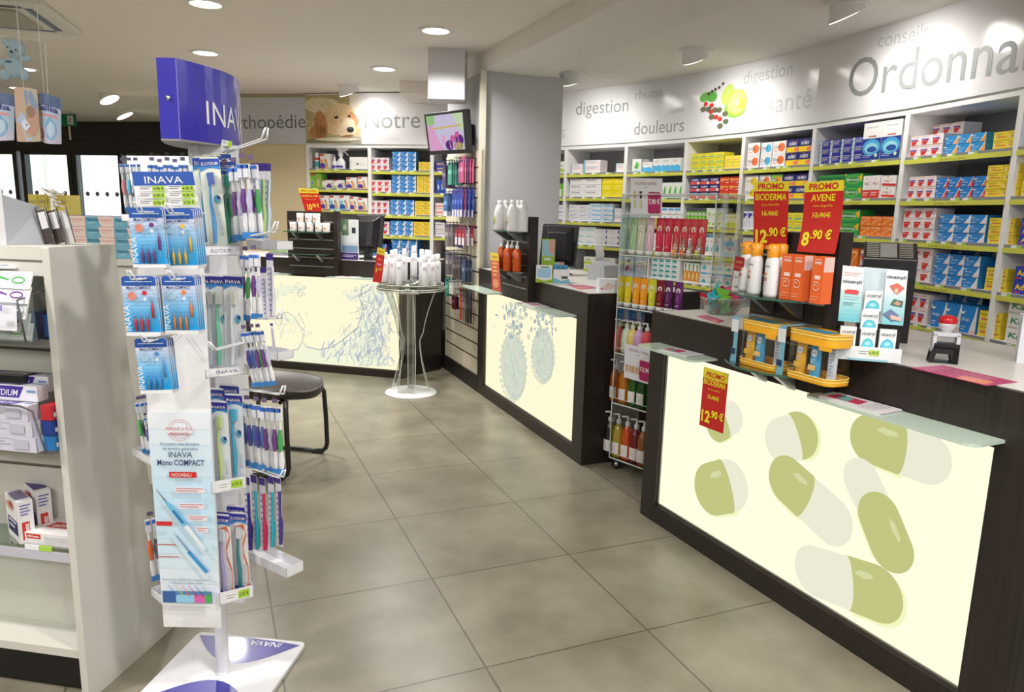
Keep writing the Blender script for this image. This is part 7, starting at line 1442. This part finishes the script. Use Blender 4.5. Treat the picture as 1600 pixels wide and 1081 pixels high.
mb = MB(); mb.tube([(.17, .2, .415), (.17, -.2, .415)], .011, FRB, 8); mb.tube([(-.19, .215, .415), (-.19, -.215, .415)], .011, FRB, 8); mb.tube([(-.19, .2, .42), (-.25, .2, .8), (-.25, -.2, .8), (-.19, -.2, .42)], .012, FRB, 8); mb.build('frame', t)
MB().prism(rrect(-.21, .21, .52, .82, .05, 4), -.262, -.235, LEA, 'x').build('backrest', t, .008)
# ================================================================ clear pedestal table with spray cans
TX, TY = -.79, 5.55; t = thing('pedestal_table', 'clear acrylic pedestal table with white round foot, holding spray cans', 'table', (TX, TY, 0))
MB().lathe([(0, .05), (.05, .046), (.12, .035), (.19, .016), (.205, .006), (.205, 0), (0, 0)], WHITEP, n=36).build('base', t)
AC2 = clear('pedestal_acrylic', (240, 242, 240), .88, .03); EDG = pm('acrylic_edge', (214, 218, 212), .15)
def prof(v): return .075+.085*abs(v-.48)**1.6*3.0+(.02 if v < .3 else 0)*(.3-v)
for k in range(3):
    a = (.1, 3.0, 4.6)[k]; ca, sa = math.cos(a), math.sin(a); mb = MB(); N = 14; vs = []
    for i in range(N+1):
        v = i/N; r_ = prof(v)*(1.15 if v > .5 else .9); w_ = .05+.03*abs(v-.5); z = .03+.79*v
        for s_ in (-1, 1): vs.append((ca*r_-sa*w_*s_, sa*r_+ca*w_*s_, z))
    mb.add(vs, [(2*i, 2*i+1, 2*i+3, 2*i+2) for i in range(N)], AC2, smooth=True)
    for s_ in (0, 1): mb.tube([vs[2*i+s_] for i in range(N+1)], .003, EDG, 6)
    mb.build('curved_leaf', t)
mb = MB(); mb.lathe([(.032, .04), (.032, .82)], AC2, n=20); [mb.tube([(.033*math.cos(a), .033*math.sin(a), .04), (.033*math.cos(a), .033*math.sin(a), .82)], .0025, EDG, 6) for a in (.3, 2.6, 4.1, 5.3)]; mb.build('column', t)
mb = MB(); mb.lathe([(0, .82), (.262, .82), (.265, .824), (.265, .838), (0, .838)], clear('thick_acrylic', (222, 226, 216), .72, .04), n=40); mb.tube([(.265*math.cos(a), .265*math.sin(a), .822) for a in ring(40)], .003, EDG, 6, closed=True); mb.tube([(.265*math.cos(a), .265*math.sin(a), .838) for a in ring(40)], .003, EDG, 6, closed=True)
mb.lathe([(0, .855), (.25, .855), (.252, .86), (.252, .868), (0, .868)], clear('thick_acrylic', (222, 226, 216), .72, .04), n=40); mb.tube([(.252*math.cos(a), .252*math.sin(a), .868) for a in ring(40)], .0025, EDG, 6, closed=True)
for a in ring(6): mb.tube([(.15*math.cos(a), .15*math.sin(a), .838), (.15*math.cos(a), .15*math.sin(a), .856)], .012, EDG, 8)
mb.build('table_top', t); MB().box(-.072, .072, -.085, -.08, .79, .818, WHITEP).build('name_plate', t)
CANM = pm('can_white', (232, 232, 236), .35); can0 = None
cans = [(602, .05, 0), (613, -.12, 1), (624, -.20, 0), (632, .12, 1), (646, .17, 1), (647, -.05, 2), (659, .10, 1), (664, -.18, 0), (671, -.07, 1), (677, -.13, 0), (684, .0, 0), (667, .05, 1), (618, .02, 1)]
for i, (px, dy, hh) in enumerate(cans):
    x = at_y(px, 420, TY+dy).x; z = .8685+(.06 if hh == 2 else 0)
    if can0 is None:
        r = thing('spray_can', 'white spray can', 'spray can'.strip(), (0, 0, 0)); MB().lathe([(0, 0), (.024, 0), (.0255, .004), (.0255, .155), (.02, .172), (.017, .176)], CANM, n=20).lathe([(.02565, .11), (.02565, .1105)], pm('can_line', (150, 150, 156), .4), n=20).build('can', r)
        MB().lathe([(.0165, .172), (.0185, .18), (.0185, .222), (.014, .229), (0, .23)], CANM, n=18).build('cap', r)
        MB().add([(-.012+.024*u, -.0262, .12+.02*v) for u, v in ((0, 0), (1, 0), (1, 1), (0, 1))], [(0, 1, 2, 3)], pm('can_print', (206, 196, 206), .5)).build('print', r); can0 = r
    else: r = dup(can0, (0, 0, 0))
    r.location = (x, TY+dy, z); r.scale = (1, 1, (1.0, 1.12, 1.0)[hh])
    tag(r, 'white spray can on the clear table, %s from the left' % ('first', 'second', 'third in front', 'fourth behind', 'fifth behind', 'raised in the centre, sixth', 'seventh behind', 'eighth in front', 'ninth', 'tenth in front', 'last at the right edge, eleventh', 'twelfth behind', 'extra one behind the second')[i], 'spray can', 'white spray cans on the clear table')
MB().lathe([(0, 0), (.04, 0), (.04, .004), (.01, .008), (.01, .052), (.04, .056), (.04, .06), (0, .06)], clear('thick_acrylic', (222, 226, 216), .72, .04), n=20).build('riser', t).location = (at_y(647, 420, TY-.05).x-TX, -.05, .8682)
FS = Frame((-1.2, 5.38), yaw=-.2)
sheet_sign('price_sign', 'narrow red and yellow promotion leaflet leaning on the spray cans', 'sign', FS, (0, 0, -.02, -.02), [(582, 440), (596, 442), (602, 390), (590, 386)], lambda f: small(f), RB)
# ================================================================ clear trolley between the counters
FT = Frame((.57, 3.93), yaw=math.atan2(-.76, .65)); TW, TD = .585, .235
t = thing('display_trolley', 'clear acrylic display trolley on castors between the counters', 'trolley', FT.o, FT.yaw)
for x in (0, TW):
    mb = MB(); mb.box(x-.003, x+.003, 0, TD, .065, 1.53, clear('trolley_acrylic', (240, 244, 244), .93, .03)); mb.build('side_pane', t)
    mb = MB(); [mb.tube([(x, y, .065), (x, y, 1.53)], .0032, EDG, 6) for y in (0, TD)]; mb.tube([(x, 0, 1.53), (x, TD, 1.53)], .0032, EDG, 6); mb.build('edge_rod', t)
mb = MB(); mb.tube([(0, 0, 1.53), (TW, 0, 1.53)], .0035, EDG, 6); mb.tube([(0, TD, 1.53), (TW, TD, 1.53)], .0035, EDG, 6); mb.tube([(0, 0, 1.43), (TW, 0, 1.43)], .003, EDG, 6); mb.build('top_rail', t)
ZS = (.065, .385, .67, .925, 1.21)
for i, z in enumerate(ZS):
    mb = MB(); mb.box(0, TW, 0, TD, z-.008, z, clear('trolley_acrylic', (240, 244, 244), .93, .03)); mb.tube([(0, 0, z), (TW, 0, z)], .0035, EDG, 6); mb.tube([(0, 0, z+.03), (TW, 0, z+.03)], .0018, EDG, 6); mb.build('shelf', t)
for x, y in ((.03, .03), (TW-.03, .03), (.03, TD-.03), (TW-.03, TD-.03)):
    mb = MB(); mb.lathe([(0, -.012), (.026, -.01), (.026, .01), (0, .012)], BK, (x, y, .027), 16, 'y'); mb.lathe([(0, -.014), (.016, -.013), (.016, .013), (0, .014)], CHROME, (x, y, .027), 16, 'y'); mb.tube([(x, y, .03), (x, y, .058)], .006, CHROME, 8); mb.build('castor', t)
def tx(px, py, y): return FT.at(px, py, y)[0]
def shower_tube(px, z, c, label, grp, h_=.165, y=.06, capc=(236, 236, 236), band=None, al=False):
    x = tx(px, 440 if z < 1 else 370, y); r = thing('shower_gel_tube', label, 'tube', FT.w(x, y, z+.001), FT.yaw+.15, grp); cm = pm('gel_%d_%d_%d' % c, c, .2); N = 14; vs = []
    MB().lathe([(0, 0), (.02, 0), (.021, .022), (0, .023)], pm('gel_cap_%d' % capc[0], capc, .35), n=14).build('cap', r)
    for z_, rx, ry in ((.022, .019, .014), (.04, .021, .015), (h_*.6, .023, .01), (h_, .025, .0015)):
        for a in ring(N): vs.append((rx*math.cos(a), ry*math.sin(a), z_))
    mb = MB(); mb.add(vs, [(q*N+k, q*N+(k+1) % N, (q+1)*N+(k+1) % N, (q+1)*N+k) for q in range(3) for k in range(N)], cm, smooth=True); mb.build('tube_body', r)
    mb = MB(); f = Face(mb, .04, h_, fn=lambda a, b, l: (-.02+a, -.0165+.013*(b/h_)-l, b)); f.O(.5, .72, .3, .085, (236, 230, 220), 14); f.O(.5, .72, .18, .05, tuple(min(255, int(v*.5+100)) for v in c), 10); f.R(.4, .3, .56, .6, tuple(min(255, v+40) for v in c)); f.L(.25, .26, .8, 2, .03, (236, 226, 226), .008); mb.build('print', r)
GT = 'shower gel tubes on the lower trolley tray'
for i, (px, nm, c) in enumerate(((971, 'yellow', (226, 206, 30)), (982, 'yellow', (226, 204, 30)), (995, 'orange', (240, 160, 30)), (1007, 'orange', (240, 156, 30)), (1020, 'lime yellow', (206, 206, 50)), (1033, 'dark red', (120, 20, 40)), (1046, 'purple', (90, 30, 90)), (1062, 'purple', (104, 36, 104)))):
    shower_tube(px, ZS[3], c, '%s shower gel tube, %s from left on the trolley at counter height' % (nm, ('first', 'second', 'third', 'fourth', 'fifth', 'sixth', 'seventh', 'eighth')[i]), GT)
GU = 'shower gel tubes on the upper trolley tray'
for i, (px, nm, c) in enumerate(((975, 'pale teal', (150, 206, 190)), (989, 'pale green', (176, 214, 160)), (1002, 'cream', (206, 206, 180)), (1016, 'pale pink', (222, 186, 196)), (1031, 'red', (206, 40, 70)), (1044, 'red', (206, 40, 70)), (1057, 'red', (206, 44, 66)), (1070, 'red', (206, 50, 66)), (1084, 'red', (206, 56, 66)), (1097, 'red', (206, 60, 66)))):
    shower_tube(px, ZS[4], c, '%s tube, %s from left on the upper trolley shelf' % (nm, ('first', 'second', 'third', 'fourth', 'fifth', 'sixth', 'seventh', 'eighth', 'ninth', 'tenth')[i]), GU, .20, .10)
for i, px in enumerate((1056, 1068, 1079, 1092)):
    x = tx(px, 390, .03); r = thing('perfume_bottle', 'small clear perfume bottle, %s in front of the red tubes' % ('first', 'second', 'third', 'fourth')[i], 'bottle', FT.w(x, .03, ZS[4]+.001), FT.yaw, 'small perfume bottles')
    MB().lathe([(0, 0), (.016, 0), (.017, .004), (.017, .06), (.008, .075), (.007, .08)], clear('perfume_glass', (236, 226, 206), .78, .04), n=16).build('bottle', r); MB().lathe([(.009, .078), (.009, .095), (.006, .097), (.006, .11), (0, .111)], clear('perfume_glass', (236, 226, 206), .78, .04), n=12).build('stopper', r)
    mb = MB(); c = ((240, 160, 60), (236, 110, 50), (214, 206, 200), (170, 200, 60))[i]; mb.box(-.011, .011, -.0185, -.0165, .018, .045, col(*c)); mb.build('label', r)
def pump(px, zi, c, label, grp, y=.05, h_=.17, lab=(232, 228, 226), glass=False, s=1.):
    x = tx(px, (700, 600, 530)[zi], y); r = thing('pump_bottle', label, 'bottle', FT.w(x, y, ZS[zi]+.001), FT.yaw, grp); r.scale = (s, s, s); cm = pm('soap_%d_%d_%d' % c, c, .12, coat=.4)
    MB().lathe([(0, 0), (.028, 0), (.031, .006), (.031, h_*.62), (.024, h_*.78), (.011, h_*.86), (.011, h_*.9)], cm, n=18).build('bottle', r)
    mb = MB(); pw = pm('pump_clear', (206, 204, 206), .25); mb.lathe([(.013, h_*.88), (.013, h_*.98), (.005, h_), (.005, h_*1.12), (0, h_*1.12)], pw, n=12); mb.tube([(.0, 0, h_*1.12), (-.03, -.012, h_*1.1)], .005, pw, 8); mb.build('pump', r)
    mb = MB(); f = Face(mb, .05, .06, fn=lambda a, b, l: ((.0313+l)*math.sin(-.8+a*32), -(.0313+l)*math.cos(-.8+a*32), .02+b))
    for k in range(5): f.k = 0; f.R(k*.2, 0, k*.2+.2, 1, lab)
    f.k = 2; f.L(.35, .6, .7, 3, .14, (150, 146, 150), .03); mb.build('label', r)
for i, (px, nm, c) in enumerate(((968, 'red', (214, 50, 30)), (979, 'white', (206, 222, 206)), (988, 'pale yellow', (226, 206, 120)), (999, 'lilac', (206, 160, 206)), (1011, 'coral pink', (214, 80, 90)))): pump(px, 2, c, '%s pump bottle on the third trolley shelf from the floor' % nm, 'pump bottles on the third trolley shelf', .06, .16, c if i else (214, 60, 40))
for i, (px, nm, c) in enumerate(((962, 'amber', (170, 80, 20)), (976, 'golden', (180, 110, 20)), (991, 'green', (40, 90, 30)), (1005, 'darker green', (30, 80, 30)))): pump(px, 1, c, '%s glass pump bottle on the second trolley shelf' % nm, 'glass pump bottles on the second shelf', .05, .2, s=1.05)
for i, (px, nm, c) in enumerate(((952, 'black', (26, 20, 22)), (965, 'yellow and clear', (170, 150, 50)), (979, 'orange', (196, 74, 20)), (993, 'crimson', (110, 14, 30)), (1005, 'brown', (140, 80, 30)))): pump(px, 0, c, '%s glass pump bottle on the lowest trolley shelf' % nm, 'glass pump bottles on the lowest shelf', .05, .2, s=1.1)
def offer(price, imgs):
    def d(f):
        f.T('NOTRE OFFRE', .5, .82, .08, (130, 60, 90), .66, 'c'); f.L(.42, .74, .56, 1, .1, (120, 120, 120), .015); f.P([(.56, .1), (.6, .06), (.92, .06), (.96, .1), (.96, .6), (.92, .64), (.6, .64), (.56, .6)], (176, 30, 100)); f.T(price, .76, .32, .13, WH, .34, 'c', bold=.02)
        for i, c in enumerate(imgs): u = .1+.11*i if len(imgs) > 4 else .14+.2*(i % 2); v = .2 if len(imgs) > 4 or i > 1 else .45; f.P([(u-.03, v), (u+.03, v), (u+.045, v+.2), (u-.045, v+.2)], c)
    return d
OW = pm('offer_white', (222, 222, 230), .35)
sheet_sign('offer_sign', 'white offer sign with magenta 7.90 tag above the trolley', 'sign', FT, (.02, .02, .02, .02), [(986, 336), (1034, 338), (1035, 279), (985, 278)], offer('7,90 €', ((214, 170, 130), (60, 50, 60), (190, 206, 140), (200, 206, 150))), OW)
sheet_sign('offer_sign', 'white offer sign with magenta tag on the trolley shelf edge', 'sign', FT, (-.006, -.006, -.006, -.006), [(975, 589), (1018, 602), (1020, 548), (976, 536)], offer('13,90', ((206, 160, 120), (214, 170, 130), (196, 150, 110), (210, 180, 140), (200, 160, 120))), OW)
# ================================================================ slatted accessory wall on the pillar
SL = pm('slat_cream', (214, 206, 184), .5)
t = thing('slatwall', 'cream slatted accessory wall on the pillar side with dark plinth', 'display wall', F2.o, F2.yaw)
mb = MB(); mb.box(-.93, -.012, .012, .04, .13, 1.885, SL)
mb.build('slat_panel', t); mb = MB(); z = .26
while z < 1.86: mb.box(-.93, -.03, .0108, .013, z, z+.010, pm('slat_dark', (52, 46, 40), .6)); z += .115
mb.build('grooves', t); MB().box(-.93, -.012, -.0, .04, 0, .13, pm('plinth_dark', (34, 28, 26), .5)).build('plinth', t); MB().box(-.045, -.012, -.002, .041, .99, 2.46, pm('cream_trim', (214, 208, 190), .5)).build('edge_trim', t)
PEG = pm('peg_dark', (50, 48, 48), .35, metal=.6)
def pegload(x, z, n, cols_, w_, h_, label, nm='hanging_pack', dy=.02, top=(60, 50, 110), drop=.0, white=None):
    L = .05+n*dy; mb = MB(); mb.tube([(0, .012, 0), (0, -L, 0), (0, -L-.004, .012)], .0025, PEG, 6); o = mb.build('peg', t); o.location = (x, 0, z)
    for k in range(n):
        c = cols_[k % len(cols_)]; m = MB(); m.box(-w_/2, w_/2, 0, .006, -h_, -.012, col(*c)); m.box(-.012, .012, 0, .002, -.012, .012, col(*c)); f = Face(m, w_, h_, fn=lambda a, b, l: (-w_/2+a, -l, -h_+b))
        if white: f.R(.0, .0, 1, white, (226, 226, 232))
        f.R(.1, .45, .9, .6, tuple(min(255, v+60) for v in c)); f.R(.1, .82, .9, .9, top)
        one(m, nm, '%s, %s on its peg' % (label, ('farthest out', 'second from outside', 'third', 'fourth', 'fifth', 'sixth', 'seventh', 'eighth')[n-1-k] if n > 1 else 'alone'), 'pack', F2.w(x, -.03-k*dy, z), F2.yaw+random.uniform(-.03, .03), label+'s')
pegload(-.13, 1.83, 5, [(206, 110, 140), (196, 90, 130), (120, 80, 140)], .07, .19, 'pink sleeve pack on the slatted wall'); pegload(-.24, 1.83, 4, [(206, 130, 150), (140, 90, 150)], .07, .19, 'rose sleeve pack on the slatted wall')
pegload(-.38, 1.82, 6, [(60, 140, 120), (90, 170, 150)], .08, .19, 'teal sleeve pack on the slatted wall'); pegload(-.60, 1.81, 5, [(84, 74, 110), (110, 104, 140)], .09, .2, 'slate purple sleeve pack on the slatted wall')
for i, x in enumerate((-.10, -.17, -.24, -.31)): pegload(x, 1.60, 4, [(50, 80, 170), (60, 90, 180), (150, 60, 90)], .045, .22, 'blue nail-file pack on slat peg %s' % ('nearest', 'second', 'third', 'fourth')[i], white=.25, dy=.03)
pegload(-.52, 1.58, 4, [(50, 100, 160), (60, 110, 170)], .10, .2, 'blue foot-care pack on the slatted wall', white=.2, dy=.03); pegload(-.42, 1.58, 3, [(120, 150, 150)], .07, .2, 'grey green pack on the slatted wall')
for i, x in enumerate((-.10, -.19, -.28)): pegload(x, 1.31, 3, [(160, 40, 60), (190, 190, 200)], .06, .15, 'red manicure pack on slat peg %s' % ('nearest', 'second', 'third')[i], white=.4, dy=.035)
pegload(-.48, 1.33, 4, [(150, 140, 146), (120, 110, 116)], .08, .2, 'grey tool pack on the slatted wall', dy=.03); pegload(-.36, 1.25, 2, [(70, 50, 140)], .05, .12, 'small violet pack on the slatted wall')
pegload(-.12, 1.06, 3, [(70, 90, 120), (60, 70, 90)], .07, .19, 'dark blue comb pack on the slatted wall', dy=.03); pegload(-.26, 1.08, 4, [(120, 112, 108), (80, 74, 74)], .07, .2, 'grey scissors pack, nearer group on the slatted wall', dy=.03); pegload(-.46, 1.10, 4, [(150, 146, 150), (110, 104, 110)], .08, .2, 'grey scissors pack, farther group on the slatted wall', dy=.03)
for i, (x, c, nm) in enumerate(((-.10, (60, 50, 70), 'dark violet'), (-.16, (90, 90, 80), 'olive'), (-.22, (120, 120, 110), 'grey'), (-.29, (196, 60, 40), 'red'))): pegload(x, .80, 2, [c], .03, .26, '%s comb pack low on the slatted wall' % nm, 'comb_pack', .025)
pegload(-.44, .86, 3, [(226, 224, 220), (214, 210, 206)], .10, .12, 'white sponge pack on the slatted wall', dy=.03); pegload(-.46, .73, 2, [(90, 30, 50)], .09, .12, 'maroon sponge pack on the slatted wall', dy=.03); pegload(-.66, .86, 2, [(80, 160, 140)], .10, .16, 'mint green pack on the slatted wall', dy=.03)
# low items behind the slatted wall: bottle shelf and black bin
P = at_y(696, 560, 6.75); t = thing('low_shelf', 'narrow low shelf with black base between far counter and slatted wall', 'shelving', (P.x-.06, 6.72, 0))
MB().box(0, .2, 0, .3, 0, .30, pm('kick_black', (20, 20, 18), .5)).build('base', t); MB().box(0, .2, 0, .3, .30, .315, WHITE).build('shelf', t); MB().box(0, .2, .28, .3, .315, .9, pm('slate_back', (140, 144, 160), .6)).build('back_panel', t)
for i, (dx, c, nm) in enumerate(((.03, (70, 160, 200), 'blue'), (.075, (200, 70, 70), 'red'))):
    r = thing('cleaner_bottle', '%s and white bottle on the low shelf by the slatted wall' % nm, 'bottle', (P.x-.06+dx, 6.80, .3155)); MB().lathe([(0, 0), (.02, 0), (.022, .08), (.01, .11), (.01, .12)], WHITEP, n=14).build('bottle', r); MB().lathe([(.0225, .02), (.0225, .07)], col(*c), n=14).build('label', r); MB().lathe([(.012, .118), (.012, .14), (0, .142)], col(*c), n=12).build('cap', r)
# television on the pillar side
P = [at_y(670, 242, 6.14), at_y(732, 239, 5.66), at_y(727, 170, 5.69), at_y(662, 178, 6.17)]; c = sum(P, Vector())/4; Q = [p-c for p in P]; q = quadfn(*Q)
t = thing('television', 'black wall-mounted television showing lilac flowers, left of the pillar', 'television', c)
mb = MB(); th = .045; mb.add([q(0, 0), q(1, 0), q(1, 1), q(0, 1), q(0, 0, -th), q(1, 0, -th), q(1, 1, -th), q(0, 1, -th)], [(0, 1, 2, 3), (7, 6, 5, 4), (0, 4, 5, 1), (1, 5, 6, 2), (2, 6, 7, 3), (3, 7, 4, 0)], DARK); mb.build('housing', t, .004)
mb = MB(); TVE = 1.
def te(nm, c): return emis('screen_'+nm, c, TVE)
f = Face(mb, 1, 1, fn=lambda a, b, l: q(.06+.88*a, .09+.84*b, .004+l))
f.P([(0, 0), (1, 0), (1, 1), (0, 1)], None, te('lilac', (196, 190, 214))); f.P([(0, 0), (.45, 0), (.3, .3), (.15, .75), (0, .8)], None, te('pink', (214, 160, 196))); f.P([(0, 1), (.22, 1), (.24, .78), (.1, .7), (0, .78)], None, te('green', (150, 190, 130)))
f.P([(.7, 1), (1, 1), (1, .5), (.92, .55)], None, te('palegreen', (190, 210, 170))); f.P([(.15, .6), (.95, .64), (.95, .69), (.15, .65)], None, te('gold', (206, 176, 110)))
for u, v, a, b, nm, cc in ((.6, .14, .12, .14, 'violet', (90, 50, 120)), (.86, .26, .13, .16, 'violet', (90, 50, 120)), (.7, .32, .07, .09, 'magenta', (206, 90, 150)), (.82, .42, .06, .08, 'magenta', (206, 90, 150)), (.45, .3, .04, .14, 'rose', (226, 150, 190)), (.85, .1, .12, .1, 'moss', (150, 150, 60))):
    f.P([(min(1, u+a*math.cos(t_)), max(0, v+b*math.sin(t_))) for t_ in ring(14)], None, te(nm, cc))
for i in range(4): f.P([(.62+.08*i, .05), (.66+.08*i, .05), (.60+.08*i, .3+.04*i)], None, te('rose', (226, 150, 190)))
mb.build('screen', t)
mb = MB(); b_ = q(.8, .5, -th); w0 = F2.w(-.30, .024, 2.02)-c; mb.tube([b_, w0], .014, DARK, 8); mb.tube([w0+Vector((0, 0, -.08)), w0+Vector((0, 0, .08))], .02, DARK, 8); mb.build('wall_arm', t)
# cable
t = thing('speaker', 'small round grey speaker on the right side of the pillar', 'speaker', F2.w(-.30, .70, 2.36), F2.yaw); MB().lathe([(0, 0), (.07, 0), (.07, .02), (.05, .035), (0, .037)], pm('speaker_grey', (190, 190, 194), .5), n=24, axis='y').build('cone', t)
# ---------------------------------------------------------------- last pass: labels that two boxes still share
seen = {}
for o in S.objects:
    if o.parent is None and 'label' in o and o.type == 'MESH': seen.setdefault(o['label'], []).append(o)
for lb, os_ in seen.items():
    if len(os_) > 1:
        for i, o in enumerate(os_):
            if ', ' in lb: a, b = lb.split(', ', 1); o['label'] = '%s, %s one, %s' % (a, ORD[i], b)
for o in S.objects:
    if o.parent is None and 'label' in o:
        w_ = o['label'].split()
        if len(w_) > 16: o['label'] = ' '.join(o['label'].replace(' tablet box', ' box').replace('on the fascia', '').replace('effervescent ', '').replace('on the ', 'on ').replace('in the ', 'in ').split())
        if len(o['label'].split()) > 16: print('LABEL LENGTH', o['label'])
